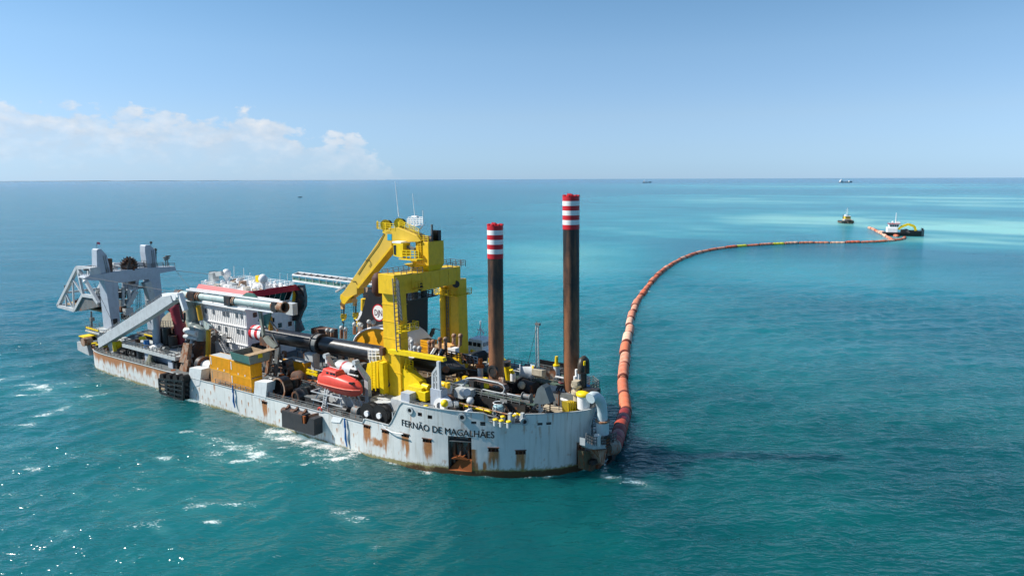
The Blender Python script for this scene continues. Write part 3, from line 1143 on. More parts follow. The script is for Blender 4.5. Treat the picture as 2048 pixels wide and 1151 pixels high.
# ship's name, bent onto the plating
def lettering(name, text, m, mapper, size, parent, width=None, bold=0.02, thick=0.0):
    cu = bpy.data.curves.new(name, 'FONT')
    cu.body = text
    cu.size = size
    cu.offset = bold
    cu.resolution_u = 3
    o = bpy.data.objects.new(name, cu)
    COL.objects.link(o)
    bpy.context.view_layer.update()
    dg = bpy.context.evaluated_depsgraph_get()
    me = bpy.data.meshes.new_from_object(o.evaluated_get(dg))
    bpy.data.objects.remove(o)
    n = len(me.vertices)
    co = np.zeros(n * 3, np.float32)
    me.vertices.foreach_get('co', co)
    co = co.reshape(-1, 3)
    x0, x1 = co[:, 0].min(), co[:, 0].max()
    x = (co[:, 0] - x0) / (x1 - x0)
    P = mapper(x, co[:, 1] / size)
    org = np.array(parent['_org_v'])
    me.vertices.foreach_set('co', (wor(P) - org).astype(np.float32).ravel())
    me.materials.clear()
    me.materials.append(m)
    me.update()
    ob = bpy.data.objects.new(name, me)
    COL.objects.link(ob)
    ob.parent = parent
    ob['_org_v'] = tuple(org)
    return ob


def name_map(x, y):
    s = 122.4 + x * (138.15 - 122.4)
    w = 7.05 - 0.42 * x + y * 1.52
    return hull_at(s, w, 0.035)


LETTER = mat('letter_paint', '1d2024', 0.5, dirt=0.2)
name_ob = lettering('name_lettering', 'FERNÃO DE MAGALHÃES', LETTER, name_map, 1.0, ship, bold=0.0)


def name_map_b(x, y):
    q = name_map(x + .0034, y)
    return q + (hull_at(122.4 + x * 15.75, 7.0, .04) - hull_at(122.4 + x * 15.75, 7.0, .034))


lettering('letter_stroke', 'FERNÃO DE MAGALHÃES', LETTER, name_map_b, 1.0, name_ob, bold=0.0)['kind'] = 'stuff'
lettering('letter_stroke', 'FERNÃO DE MAGALHÃES', LETTER, lambda x, y: name_map(x + .0017, y + .012) + (hull_at(122.4 + x * 15.75, 7.0, .046) - hull_at(122.4 + x * 15.75, 7.0, .034)), 1.0, name_ob, bold=0.0)['kind'] = 'stuff'


# ================================================================== working end with the cutter gantry (far left)
def part(name, m, shape, parent=None, kind=None, bevel=0.0, label=None):
    """one piece of the ship as its own object; shape(b) adds to the builder"""
    b = MB()
    shape(b)
    return b.build(name, m, parent if parent is not None else ship, kind=kind, bevel=bevel, label=label)


def down(p, q, w):
    """continue the line p->q to height w"""
    t = (w - p[2]) / (q[2] - p[2])
    return p + (q - p) * t


GU = 138.0
a, b_, c, d = S(209, 562, u=GU), S(236, 566, u=GU), S(240.5, 642, u=GU), S(222, 644, u=GU)
dT, dB = S(198, 562, v=a[1])[0] - GU, S(204, 648, v=d[1])[0] - GU
c, d = down(b_, c, 4.2), down(a, d, 4.2)
a[2] = b_[2] = 22.0
DX = np.array([1.0, 0, 0])
tl = part('gantry_tower', BLUEGREY, lambda m: m.hexa([d, c, c + DX * dB, d + DX * dB, a, b_, b_ + DX * dT, a + DX * dT]))
part('tower_ladder', STEELGREY, lambda m: m.ladder(np.array([GU + dB + .15, d[1] + .6, 8]), np.array([GU + dT + .15, a[1] + .6, 22.5]), .7, .5, (0, 1, 0), .06), tl)
part('tower_hatch', DARK, lambda m: m.box(GU - .12, GU + .05, c[1] - 1.6, c[1] - .5, 9.2, 10.6), tl)
a2, b2, c2, d2 = S(297, 560, u=GU), S(319.5, 548, u=GU), S(325.5, 600, u=GU), S(304, 602, u=GU)
c2, d2 = down(b2, c2, 4.2), down(a2, d2, 4.2)
a2[2] = b2[2] = 22.0
tr = part('gantry_tower', BLUEGREY, lambda m: m.hexa([d2, c2, c2 + DX * dB, d2 + DX * dB, a2, b2, b2 + DX * dT, a2 + DX * dT]))
beam_px = [(168, 556), (181, 549.8), (208.7, 546.9), (243, 540.5), (294.7, 535.4), (350, 532.5), (352.5, 540.5), (320, 546), (309, 550), (302, 557), (240, 565), (229, 566.5), (222, 563), (205, 561), (182, 560.5)]
poly = [S(x, y, u=GU - .05) for x, y in beam_px]
cb = part('gantry_crossbeam', BLUEGREY, lambda m: m.prism(poly, (3.4, 0, 0)))
topw = 23.2
part('crossbeam_railing', STEELGREY, lambda m: m.rail([S(x, y, u=GU) for x, y in ((214, 546), (243, 540), (292, 535.5), (350, 533))], 1.1, 1.6, .04), cb)
part('crossbeam_railing', STEELGREY, lambda m: m.rail([S(x, y, u=GU) + DX * 3.3 for x, y in ((172, 552), (214, 546), (243, 540), (350, 533))], 1.1, 1.6, .04), cb)
for pts in ([(194, 547.5), (193.4, 500), (197, 497.5), (202, 497.5), (214, 510.5), (221.5, 545)], [(294.5, 536), (290, 504), (290, 492), (292, 490), (300.5, 490), (310, 499), (313.5, 535)]):
    pl = [S(x, y, u=GU + .3) for x, y in pts]
    hn = part('gantry_horn', BLUEGREY, lambda m: m.prism(pl, (2.6, 0, 0)))
    ce = np.mean(pl, axis=0)
    part('horn_railing', STEELGREY, lambda m: m.rail([pl[0] + (0, -.1, 0), pl[0] + (0, -.1, 0) + (2.6, 0, 0)], 2.0, 1.2, .05), hn)
    part('horn_ladder', STEELGREY, lambda m: m.ladder(pl[-1] + (-.2, -.8, 0), pl[-2] + (-.2, -.8, 0), .5, .45, (0, 1, 0), .04), hn)
part('sheave_guard', RUST, lambda m: m.prism([S(x, y, u=GU + .6) for x, y in ((216, 517), (224.5, 517), (226, 544), (221, 544))], (1.2, 0, 0)), cb)
part('tie_tube', WHITE, lambda m: m.tube(S(226, 527, u=GU + 2), S(292, 525, u=GU + 2), .28, n=10), cb)
part('tie_tube', LGREY, lambda m: m.tube(S(226, 535, u=GU + 2), S(292, 531, u=GU + 2), .2, n=10), cb)
part('tie_tube', WHITE, lambda m: m.prism([S(x, y, u=GU + 1.8) for x, y in ((270, 523), (294, 524), (294, 531), (270, 530))], (.4, 0, 0)), cb)
for x, y0, y1 in ((335.5, 533, 511), (331.5, 533, 514)):
    part('lamp_post', STEELGREY, lambda m: (m.tube(S(x, y0, u=GU + 1), S(x, y1, u=GU + 1), .14, n=6), m.cbox(S(x, y1 + 1, u=GU + 1), (.5, 1.3, .4)), m.cbox(S(x, y1 + 5, u=GU + 1), (.5, .9, .4))), cb)
part('lamp_post', DARK, lambda m: (m.tube(S(312, 533, u=GU + 1.5), S(312, 497, u=GU + 1.5), .16, n=6), m.ball(S(310.5, 499, u=GU + 1.5), .45, 8), m.ball(S(311, 505, u=GU + 1.5), .35, 8)), cb)
part('masthead', DARK, lambda m: (m.tube(S(302, 490, u=GU + 1.5), S(302, 482, u=GU + 1.5), .12, n=6), m.cbox(S(302, 485, u=GU + 1.5), (.4, .5, .5))), cb)
fs = part('flagstaff', STEELGREY, lambda m: m.tube(S(194, 497, u=GU + 1.5), S(193.6, 484, u=GU + 1.5), .06, n=6), cb)
fl = thing('flag', 'small pink flag on the staff above the left gantry horn', 'flag', *S(193.6, 489, u=GU + 1.5))
q0, q1, q2, q3 = S(194, 484.2, u=GU + 1.5), S(200.5, 485.2, u=GU + 1.2), S(200.3, 489, u=GU + 1.9), S(194, 488.2, u=GU + 1.5)
part('cloth', PINKISH, lambda m: m.add([q0, (q0 + q1) / 2 + (.2, 0, .1), q1, q2, (q2 + q3) / 2 + (.2, 0, .1), q3], [(0, 1, 4, 5), (1, 2, 3, 4)]), fl)
for x in (170, 173.5, 177):
    part('deck_light', STEELGREY, lambda m: (m.tube(S(x, 551, u=GU + 1), S(x, 539, u=GU + 1), .08, n=5), m.cbox(S(x, 539, u=GU + 1), (.5, .7, .4))), cb)
part('winch_cab', LGREY, lambda m: m.cbox(S(187, 541, u=GU + 1), (2, 2.4, 1.8)), cb)
part('deck_light', WHITE, lambda m: m.ball(S(170, 563, u=GU - .3), .55, 8), cb)

# spare cutter head lying on the crossbeam
cc = S(258.5, 530.5, u=GU + 1.6)
ch = thing('toothed_cutter', 'round rusty cutter bristling with teeth on top of the grey gantry', 'cutter head', cc[0], cc[1], cc[2] - 1.9)
part('hub', RUST, lambda m: m.ball(cc, 1.55, 14, (1, 1, .9)), ch)
for k in range(6):
    def blade(m, k=k):
        an = k * math.pi / 3
        for i in range(7):
            t = i / 6
            ph = math.pi * (0.06 + 0.62 * t)
            aa = an + 0.9 * t
            dr_ = np.array([math.sin(ph) * math.cos(aa), math.sin(ph) * math.sin(aa), math.cos(ph)])
            m.cbox(cc + dr_ * 1.75, (.55, .55, .5))
            m.beam(cc + dr_ * 1.8, cc + dr_ * 2.35 + (.1 * math.cos(aa), .1 * math.sin(aa), .1), .34, .34, .08, .08)
    part('toothed_blade', DARK if k % 2 else RUST, blade, ch)
part('cradle', DARK, lambda m: m.cbox(cc - (0, 0, 1.85), (2.4, 3.2, .5)), ch)

# winch house under the crossbeam, sheave frame below it
wh = part('winch_house', BLUEGREY, lambda m: m.prism([S(x, y, u=GU + .8) for x, y in ((252, 563), (278, 560), (276, 579), (270, 581), (252, 578))], (2.2, 0, 0)))
part('window', GLASSM, lambda m: m.prism([S(x, y, u=GU + .75) for x, y in ((257, 562.5), (271, 561), (271, 567), (257, 568))], (.06, 0, 0)), wh)
part('hoist_frame', PALE, lambda m: (m.beam(S(255, 580, u=GU + 1), S(262, 608, u=GU + 1), .8), m.beam(S(272, 581, u=GU + 1), S(254, 612, u=GU + 1), 1.1), m.beam(S(246, 575, u=GU + 1), S(246, 612, u=GU + 1), .6)), kind='stuff')
for k in range(4):
    x = 272 + k * 3.2
    part('hoist_wire', CABLEM, lambda m: m.tube(S(x, 578, u=GU + 2), S(x + .6, 652, u=GU + 2), .07, n=5))
part('hoist_gallery', STEELGREY, lambda m: (m.prism([S(x, y, u=GU + 1.2) for x, y in ((236, 580), (252, 578), (252, 581), (236, 583))], (2, 0, 0)), m.rail([S(237, 580, u=GU), S(300, 573, u=GU)], 1.2, 1.2, .05), m.prism([S(x, y, u=GU + .6) for x, y in ((278, 575), (302, 572), (302, 574.5), (278, 577.5))], (2, 0, 0))), kind='stuff')
part('inner_strut', PALE, lambda m: (m.beam(S(292, 563, u=GU), S(303, 600, u=GU), 1.6, 2.0), m.beam(S(298, 600, u=GU), S(304, 636, u=GU), 1.2, 1.5)), kind='stuff')
for k, (x, y, hx) in enumerate(((243, 590, 3), (249, 605, 4), (245, 618, 3), (256, 622, 4), (250, 632, 3), (270, 632, 3), (262, 640, 4))):
    part('hoist_machinery', (DARK, STEELGREY, RUST, PALE)[k % 4], lambda m: m.cbox(S(x, y, u=GU + 2 + k % 3), (1.6, .5 * hx, 1.5 + .3 * (k % 2))))

# raised end of the cutter ladder: triangular truss outboard of the gantry
TV = 8.0
nodes = {k: S(x, y, v=TV) for k, (x, y) in dict(top=(155, 534.5), left=(117, 611), bot=(150.5, 620), knee=(166.5, 590), rtop=(189, 537), rlow=(197.5, 606), m1=(131, 585), m2=(145.5, 557.5), kr=(188, 593), b1=(133, 616), b2=(148, 619)).items()}
OV = np.array([0, 9.0, 0])
lad = thing('cutter_ladder', 'pale triangular truss jutting out over the water behind the left gantry tower', 'ladder frame', *(nodes['bot'] * (1, 1, 0) + (0, 4.5, 6.0)))
for off in (0, 1):
    o3 = OV * off
    for p, q, t in (('top', 'left', .85), ('left', 'bot', .85), ('bot', 'knee', .8), ('knee', 'top', .6), ('top', 'rtop', .8), ('top', 'rlow', .75), ('knee', 'kr', .8), ('kr', 'rlow', .8)):
        part('truss_chord', LGREY, lambda m: m.beam(nodes[p] + o3, nodes[q] + o3, t), lad)
    for p, q in (('m1', 'b1'), ('m1', 'b2'), ('m2', 'b2'), ('m2', 'knee')):
        part('truss_brace', LGREY, lambda m: m.beam(nodes[p] + o3, nodes[q] + o3, .4), lad)
for n_ in ('top', 'left', 'bot', 'm1'):
    part('truss_crossbar', LGREY, lambda m: m.beam(nodes[n_], nodes[n_] + OV, .5), lad)
part('ladder_box', STEELGREY, lambda m: m.prism([nodes['bot'], nodes['knee'], nodes['kr'], nodes['kr'] + (-3, 0, -2.2), S(181, 617, v=TV), S(160, 622, v=TV)], (0, 5.5, 0)), lad)
part('ladder_walkway', WOOD, lambda m: m.prism([nodes['left'] + (0, 0, .3), nodes['bot'] + (0, 0, .3), S(190, 610, v=TV), S(190, 602, v=TV), nodes['left'] + (-4, 0, 1)], (0, .4, 0)) if False else m.box(min(nodes['kr'][0], nodes['left'][0]), nodes['left'][0] - 1, TV + 1.5, TV + 7, nodes['left'][2] + .2, nodes['left'][2] + .6), lad)
part('walkway_railing', STEELGREY, lambda m: m.rail([nodes['knee'] + (0, 1, .5), nodes['kr'] + (-2, 1, .5)], 1.2, 1.4, .05), lad)
for k in range(7):
    px_, py_ = 140 + 8 * k, 608 - 4 * (k % 3) - 5 * (k > 2)
    part('ladder_machinery', (BRIGHTY, RUST, DARK, RUSTPALE)[k % 4], lambda m: m.beam(S(px_, py_, v=TV + 3), S(px_ + 7, py_ - 2, v=TV + 4), .9, .8), lad)
part('ladder_post', STEELGREY, lambda m: (m.tube(S(131, 585, v=TV + 2), S(130, 570, v=TV + 2), .3, n=8),), lad)
part('mooring_post', STEELGREY, lambda m: (m.tube(S(183.5, 655, v=5), S(182.5, 622, v=5), .3, .2, n=8), m.cbox(S(184, 638, v=5), (.9, .9, .9))))

# wing platform and corner sponson
p4 = [S(176, 657, u=139), S(206, 662, u=139)]
wp = part('wing_platform', PALE, lambda m: m.box(137, 144.5, 4.2, 9.5, 7.3, 7.75))
part('platform_bracket', LGREY, lambda m: m.prism([(143.5, 5, 7.3), (138, 5, 7.3), (138, 5, 4.4)], (0, .3, 0)), wp)
part('platform_rail', BRIGHTY, lambda m: m.beam((144, 4.4, 8.4), (137.5, 4.4, 8.3), .35), wp)
part('platform_railing', STEELGREY, lambda m: m.rail([(144.4, 9, 7.75), (144.4, 4.3, 7.75), (137.2, 4.3, 7.75)], 1.1, 1.3, .04), wp)
sp = part('sponson', PALE, lambda m: m.prism([(143.6, 1.6, 3.0), (143.6, 1.6, 5.2), (138.5, 1.6, 5.6), (137.5, 1.6, 2.4)], (0, 5, 0)))
part('sponson_fairlead', DARK, lambda m: m.tube((142, 2.0, 5.8), (142, 5.5, 5.8), .85, n=14), sp)
part('sponson_cap', BRIGHTY, lambda m: m.box(140.3, 143.3, 2, 5, 6.5, 6.75), sp)
part('guide_roller', RUSTPALE, lambda m: m.tube((138.0, .6, 6.0), (138.0, 2.6, 6.0), 1.05, n=16))

# anchor boom stowed along the near side
bm = thing('anchor_boom', 'long pale box girder sloping up from the hull corner beside the gantry', 'boom', 130, 1.5, 5.2)
lo_t, lo_b, hi_t, hi_b = S(194.5, 676, v=1.0), S(197, 696, v=1.0), S(322, 593, v=1.0), S(345, 604, v=1.0)
hi_e = S(340, 590, v=1.0)
part('girder', LGREY, lambda m: m.prism([lo_t, lo_b, S(300, 634, v=1.0), hi_b, hi_e, hi_t], (0, 1.9, 0)), bm, bevel=.05)
part('boom_railing', STEELGREY, lambda m: m.rail([lo_t + (0, 1.0, .05), hi_t + (0, 1.0, .05)], 1.0, 1.5, .04), bm)
part('boom_head', WHITE, lambda m: (m.beam(hi_t + (0, .9, .2), hi_e + (-2.5, .9, .2), 1.3, .9), m.beam(hi_e + (-2.5, .9, .3), hi_e + (-4, .9, -3), 1.0, .7), m.tube(hi_e + (-1, .2, -.3), hi_e + (-1, 1.9, -.3), .8, n=12)), bm)
part('anchor_hook', BLACK, lambda m: m.pipe([hi_e + (-2.2, .8, -2), hi_e + (-2.4, .8, -4.5), hi_e + (-3.0, .8, -5.6), hi_e + (-3.6, .8, -5.0), hi_e + (-3.7, .8, -3.5)], .22, 8), bm)
part('boom_wire', CABLEM, lambda m: (m.tube(S(170, 553, u=GU), hi_e + (-1, .9, .6), .045, n=4)), bm)
part('boom_wire', CABLEM, lambda m: (m.tube(S(352, 541, u=GU), S(430, 549, v=18), .05, n=4)), bm)
part('boom_wire', CABLEM, lambda m: (m.tube(S(352, 541, u=GU), S(385, 583, v=14), .05, n=4)), bm)
part('boom_wire', CABLEM, lambda m: (m.tube(S(224, 642, u=GU), S(188, 566, u=GU), .045, n=4)), bm)

# columns, mezzanine walk and what stands under it
for x, yb, yt, r_ in ((314, 693, 616, 1.05), (309.5, 735, 708, .9)):
    v_ = 5.5
    p_, q_ = S(x, yb, v=v_), S(x - 4, yt, v=v_)
    part('support_column', BLUEGREY, lambda m: (m.tube((p_[0], v_, 4.6), q_, r_ * .85, n=14), m.tube(q_ - (0, 0, 1.5), q_ - (0, 0, 1.1), r_ * 1.05, n=14)))
for x in (294, 339.5):
    p_ = S(x, 716, v=2.2)
    part('mezzanine_leg', BLUEGREY, lambda m: m.box(p_[0] - .9, p_[0] + .9, 2.2, 3.8, 4.4, 7.4))
part('engine_casing', BLUEGREY, lambda m: m.box(101.5, 110, 4, 8, 4.5, 7.3))
mz = part('mezzanine', PALE, lambda m: m.box(97.6, 120.5, 1.7, 7.5, 7.0, 7.75))
part('mezzanine_railing', STEELGREY, lambda m: m.rail([(120.5, 1.8, 7.75), (97.7, 1.8, 7.75), (97.7, 7.2, 7.75)], 1.15, 1.5, .045), mz)
part('mezzanine_railing', STEELGREY, lambda m: m.rail([(125, 9.5, 8.3), (104, 9.5, 8.3)], 1.15, 1.5, .045), mz)
part('upper_walk', STEELGREY, lambda m: m.box(104, 128, 9, 12, 7.9, 8.3))
part('upper_walk_edge', BRIGHTY, lambda m: m.box(105, 124, 8.75, 8.95, 8.1, 8.4))
part('pipe_loop', BRIGHTY, lambda m: m.pipe([S(281, 676, v=4), S(288, 675, v=4), S(290.5, 679, v=4), S(291, 688, v=4), S(287, 692, v=4)], .42, 10))
for x, yb, yt, m_ in ((332.5, 700, 656, BLACK), (320, 700, 656, BLACK), (345, 697, 672, DARK)):
    p_ = S(x, yt, v=6.5)
    part('exhaust_stack', m_, lambda m: (m.tube((p_[0], 6.5, 7.5), p_, .95, n=12), m.ring(p_, p_ + (0, 0, .15), 1.0, .75, 12)))
part('stack_railing', STEELGREY, lambda m: m.rail([S(322, 655, v=6), S(342, 655, v=6)], 1.6, 1.0, .05))
drum = thing('white_drum', 'white wrapped roll lying on the mezzanine beside the grey column', 'roll', *S(312, 700, v=3.2))
part('wrap', WHITE, lambda m: (m.tube(S(303, 700, v=3.0), S(316, 694, v=4.2), 1.0, n=14)), drum)
part('wrap', WHITE, lambda m: m.tube(S(318, 696, v=4.4), S(321, 693, v=5.4), .9, n=14), drum)
bd = thing('blue_barrel', 'blue barrel on the mezzanine left of the white roll', 'barrel', *S(294.5, 700, v=3.2))
pb_ = S(294.5, 700, v=3.2)
part('body', BLUE, lambda m: m.lathe((pb_[0], 3.2, 7.75), [(.62, 0), (.66, .1), (.62, .5), (.66, .9), (.62, 1.3), (.62, 1.7)], 12), bd)
part('hoop', WHITE, lambda m: m.tube((pb_[0], 3.2, 9.4), (pb_[0], 3.2, 9.55), .5, n=12), bd)

# big wheel, ribbed red hose, beige side walls
part('chain_wheel', mat('wheel_steel', '2b2320', .8, rust=.5, dirt=.4), lambda m: (m.ring(S(343, 684, v=8.0), S(343, 684, v=8.0) + (0, 1.5, 0), 3.6, 2.4, 26), m.tube(S(343, 684, v=8.1), S(343, 684, v=8.1) + (0, 1.2, 0), 1.1, n=14), *[m.beam(S(343, 684, v=8.6), S(343, 684, v=8.6) + (3 * math.cos(k * 1.047), 0, 3 * math.sin(k * 1.047)), .5) for k in range(6)]))
part('side_wall', BEIGE, lambda m: m.prism([S(x, y, v=11) for x, y in ((344, 618), (324, 636), (316, 668), (362, 690), (356, 640))], (0, .5, 0)))
part('side_wall', BEIGE, lambda m: m.prism([S(x, y, v=14) for x, y in ((352, 604), (366, 610), (398, 604), (404, 640), (410, 690), (362, 680))], (0, .5, 0)))
hose = thing('ribbed_hose', 'ribbed dark pink hose curving down by the beige side walls', 'hose', *S(362, 690, v=9))
hp = [S(x, y, v=9) for x, y in ((343, 614), (347, 612), (351, 615), (354, 628), (359, 648), (363, 668), (366, 692))]
hp2 = []
for i in range(len(hp) - 1):
    for k in range(6):
        hp2.append(hp[i] + (hp[i + 1] - hp[i]) * k / 6)
part('hose_wall', HOSERED, lambda m: m.pipe(hp2, [1.25 + .13 * (i % 2) for i in range(len(hp2))], 14), hose)

# steel pipe stand with rusty elbow and two yellow rams (near davit of the loading pipe)
PV = 8.0
pd = part('pipe_davit', PIPEGREY, lambda m: (m.prism([S(x, y, v=PV) for x, y in ((374, 598), (400, 604), (396, 630), (420, 652), (412, 668), (396, 655), (386, 632), (378, 620))], (0, .7, 0))))
dp = [S(x, y, v=PV - .8) for x, y in ((380, 600), (382, 625), (384, 645), (391, 655), (404, 665), (405, 680))]
dp2 = [dp[0]]
for i in range(len(dp) - 1):
    dp2 += [dp[i] + (dp[i + 1] - dp[i]) * k / 4 for k in (1, 2, 3, 4)]
part('riser_pipe', mat('riser_grey', '8b9794', .5, rust=.3, dirt=.4), lambda m: m.pipe(dp2, [1.1 + (.1 if 6 < i < 14 and i % 2 else 0) for i in range(len(dp2))], 14), pd)
part('lower_pipe', RUST, lambda m: m.pipe([S(x, y, v=PV - .8) for x, y in ((402, 682), (397, 700), (395, 712), (398, 722), (405, 727))], 1.25, 14), pd)
part('flange', DARK, lambda m: (m.tube(S(403, 727, v=3.4), S(409, 729, v=3.4), 1.75, n=18),), pd)
part('flange_ring', RUST, lambda m: (m.ring(S(409.4, 729, v=3.4), S(410.4, 729.5, v=3.4), 1.9, 1.2, 18),), pd)
part('discharge_pipe', PIPEWHITE, lambda m: m.pipe([S(x, y, v=3.4) for x, y in ((409, 729), (416, 731), (428, 733))], 1.2, 16), pd)
for p_, q_ in (((396, 610), (402, 640)), ((417, 660), (416, 718))):
    part('ram', mat('ram_ochre2', 'c99c24', .5, rust=.2, dirt=.25), lambda m: (m.tube(S(*p_, v=PV - 1.2), S(*q_, v=PV - 1.2), .52, n=12)), pd)
    part('ram_rod', WHITE, lambda m: m.tube(S(*q_, v=PV - 1.2), S(q_[0] + 1, q_[1] + 9, v=PV - 1.2), .3, n=8), pd)
for k, (x, y, x2, y2, r_) in enumerate(((372, 660, 395, 668, .7), (370, 672, 398, 678, .5), (375, 665, 372, 690, .35), (385, 668, 383, 690, .4), (388, 690, 402, 694, .4), (382, 650, 376, 664, .5))):
    part('deck_pipe', (PIPEWHITE, PALE, STEELGREY)[k % 3], lambda m: m.tube(S(x, y, v=7 + k * .5), S(x2, y2, v=6 + k * .4), r_, n=10))
# rusty spare anchor and plates against the rail
sa = thing('spare_anchor', 'pale rusty anchor stood on end beside the black hull fender', 'anchor', *S(365, 745, v=2.2))
part('shank', RUSTPALE, lambda m: m.beam(S(376, 686, v=4), S(369, 725, v=2.6), 1.5, 1.1, 1.9, 1.2), sa)
part('crown', RUSTPALE, lambda m: (m.prism([S(x, y, v=2.2) for x, y in ((364, 722), (377, 718), (372, 746), (356, 744))], (0, .8, 0))), sa)
for x in (366.5, 373.5):
    part('fluke', RUST, lambda m: m.beam(S(x, 716, v=3.2), S(x + 2.5, 690, v=4.6), 1.1, .6, .5, .4), sa)
for k, (x0, y0, x1, y1) in enumerate(((345, 757, 352, 748), (352, 758, 372, 752), (360, 760, 376, 758), (346, 750, 347, 740))):
    part('rusty_bracket', (RUST, RUSTORANGE)[k % 2], lambda m: m.beam(S(x0, y0, v=.9), S(x1, y1, v=1.6), .9, .7))

# side block and railings along the near deck edge
for pts in (((379, 735), (403, 738.5), (400, 781), (375, 777)), ((509.5, 762.6), (534, 765), (531, 799), (507.5, 793))):
    pl = [S(x, y, v=-.05) for x, y in pts]
    pl[2][2] = max(pl[2][2], 4.0)
    part('side_block', mat('block_paint', 'cfd4d5', .5, rust=.12, dirt=.2), lambda m: m.prism(pl, (0, 1.9, 0)))
part('deck_railing', STEELGREY, lambda m: m.rail([hull_at(s_, deck_w(hull_at(s_, 5.)[0]), -.25) for s_ in np.arange(14.5, 52, 4.5)], 1.1, 1.6, .045))
part('deck_railing', STEELGREY, lambda m: m.rail([(80.5, .3, deck_w(81)), (68.6, .3, deck_w(69))], 1.1, 1.6, .045))
part('deck_railing', STEELGREY, lambda m: m.rail([(63.4, .3, deck_w(63)), (38, .3, deck_w(38))], 1.1, 1.6, .045))

# mooring gear on the low deck
for k, (u_, v_) in enumerate(((135.5, 2.2), (133, 2.0), (131.8, 3.4), (129.5, 2.0), (134, 4.4))):
    part('bollard', DARK, lambda m: m.lathe((u_, v_, deck_w(u_)), [(.45, 0), (.4, 1.2), (.42, 1.3)], 10), bevel=0)
    part('bollard_cap', BRIGHTY, lambda m: m.tube((u_, v_, deck_w(u_) + 1.3), (u_, v_, deck_w(u_) + 1.5), .62, n=12))
wz = part('mooring_winch', LGREY, lambda m: (m.tube((126.5, 2.0, 6.0), (126.5, 4.2, 6.0), .95, n=14), m.tube((126.5, 1.9, 6.0), (126.5, 2.1, 6.0), 1.4, n=16), m.tube((126.5, 4.1, 6.0), (126.5, 4.3, 6.0), 1.4, n=16), m.box(125.4, 127.8, 2, 4.6, 4.5, 5.3)))
part('winch_brake', BRIGHTY, lambda m: (m.tube((124.6, 2.2, 6.6), (124.6, 3.4, 6.9), .9, n=12), m.beam((124.2, 1.7, 5.4), (124.8, 1.9, 7.6), .7)))
for k, (u_, v_, s3, mm) in enumerate(((121.5, 3.2, (2.6, 2, 1.6), DARK), (119, 5.5, (3, 2, 2.2), BLACK), (117, 3.4, (4.2, 2, 1.9), STEELGREY), (122, 6.5, (2.5, 2.5, 3.0), DARK), (112.5, 3.6, (2, 1.6, 1.5), DARK), (128, 6, (2.5, 2, 2.6), PALE), (99.5, 3.5, (2, 2, 2.6), DARK), (111, 10, (6, 3, 3), STEELGREY), (106, 13, (5, 4, 4.5), STEELGREY), (118, 11, (4, 4, 3.2), PALE), (124, 12, (4, 5, 2.6), DARK), (130, 20, (5, 6, 3.5), STEELGREY), (118, 21, (8, 6, 4), DARK))):
    part('deck_machine', mm, lambda m: (m.cbox((u_, v_, deck_w(u_) + s3[2] / 2), s3), m.tube((u_ - s3[0] * .3, v_ - s3[1] * .55, deck_w(u_) + s3[2] * .6), (u_ + s3[0] * .3, v_ - s3[1] * .55, deck_w(u_) + s3[2] * .6), .28, n=8), m.cbox((u_, v_, deck_w(u_) + s3[2] + .2), (s3[0] * .5, s3[1] * .5, .4))), bevel=.05)
for k, u_ in enumerate((118.2, 116.4)):
    ty = thing('tyre_fender', 'black tyre hung on the grey box under the mezzanine, ' + ('the one nearer the winch' if k == 0 else 'the one nearer the grey column'), 'tyre', u_, 2.2, 5.1)
    part('tyre', RUBBER, lambda m: m.ring((u_, 2.0, 5.9), (u_, 2.38, 5.9), .8, .42, 18), ty)
cv = thing('canvas_cover', 'crumpled olive canvas over gear at the rail', 'cover', 108.5, 1.6, 4.7)
rg = np.random.RandomState(3)
cvp = [(108.5 + 1.6 * math.cos(t) * r_ + rg.uniform(-.2, .2), 1.9 + 1.0 * math.sin(t) * r_, 4.7 + (1 - r_) * 2.4 + rg.uniform(-.15, .25)) for r_ in (1.0, .7, .4, .12) for t in np.linspace(0, 2 * math.pi, 12, endpoint=False)]
b = MB()
b.add(cvp, [(r_ * 12 + k, r_ * 12 + (k + 1) % 12, (r_ + 1) * 12 + (k + 1) % 12, (r_ + 1) * 12 + k) for r_ in range(3) for k in range(12)] + [tuple(range(36, 48))])
b.build('canvas', OLIVE, cv)

# black framed fender hung over the side, with four buffers on top
fd = thing('slatted_fender', 'black openwork fender frame hanging on the hull below the rusty spare anchor', 'fender', 94, -1.4, 0)
FV = -1.5
f0, f1, f2, f3 = S(318.5, 757, v=FV), S(367, 762, v=FV), S(366, 800, v=FV), S(321, 784, v=FV)
f1 = np.array([f1[0], FV, f1[2]])
for t in np.linspace(0, 1, 4):
    part('fender_upright', BLACK, lambda m: m.beam(f0 + (f1 - f0) * t, f3 + (f2 - f3) * t, .4, .5), fd)
for t in np.linspace(0, 1, 5):
    part('fender_bar', BLACK, lambda m: m.beam(f0 + (f3 - f0) * t, f1 + (f2 - f1) * t, .42, .42), fd)
    part('fender_bar', BLACK, lambda m: m.beam(f0 + (f3 - f0) * t + (0, 1.2, 0), f1 + (f2 - f1) * t + (0, 1.2, 0), .42, .42), fd)
part('fender_back', BLACK, lambda m: m.prism([p + np.array([0, 1.25, 0]) for p in (f0, f1, f2, f3)], (0, .12, 0)), fd)
for k, t in enumerate((.12, .4, .68, .94)):
    p_ = f0 + (f1 - f0) * t
    part('buffer', RUBBER, lambda m: m.tube(p_ + (0, -.1, .35), p_ + (0, 1.5, .35), .85, n=16), fd)
    if k < 3:
        part('name_plate', WOOD, lambda m: m.cbox(p_ + (0, -.16, -.95), (1.2, .05, .45)), fd)
part('name_plate', WOOD, lambda m: m.cbox(f0 + (f1 - f0) * .15 + (f3 - f0) * .7 + (0, -.2, 0), (1.3, .05, .45)), fd)


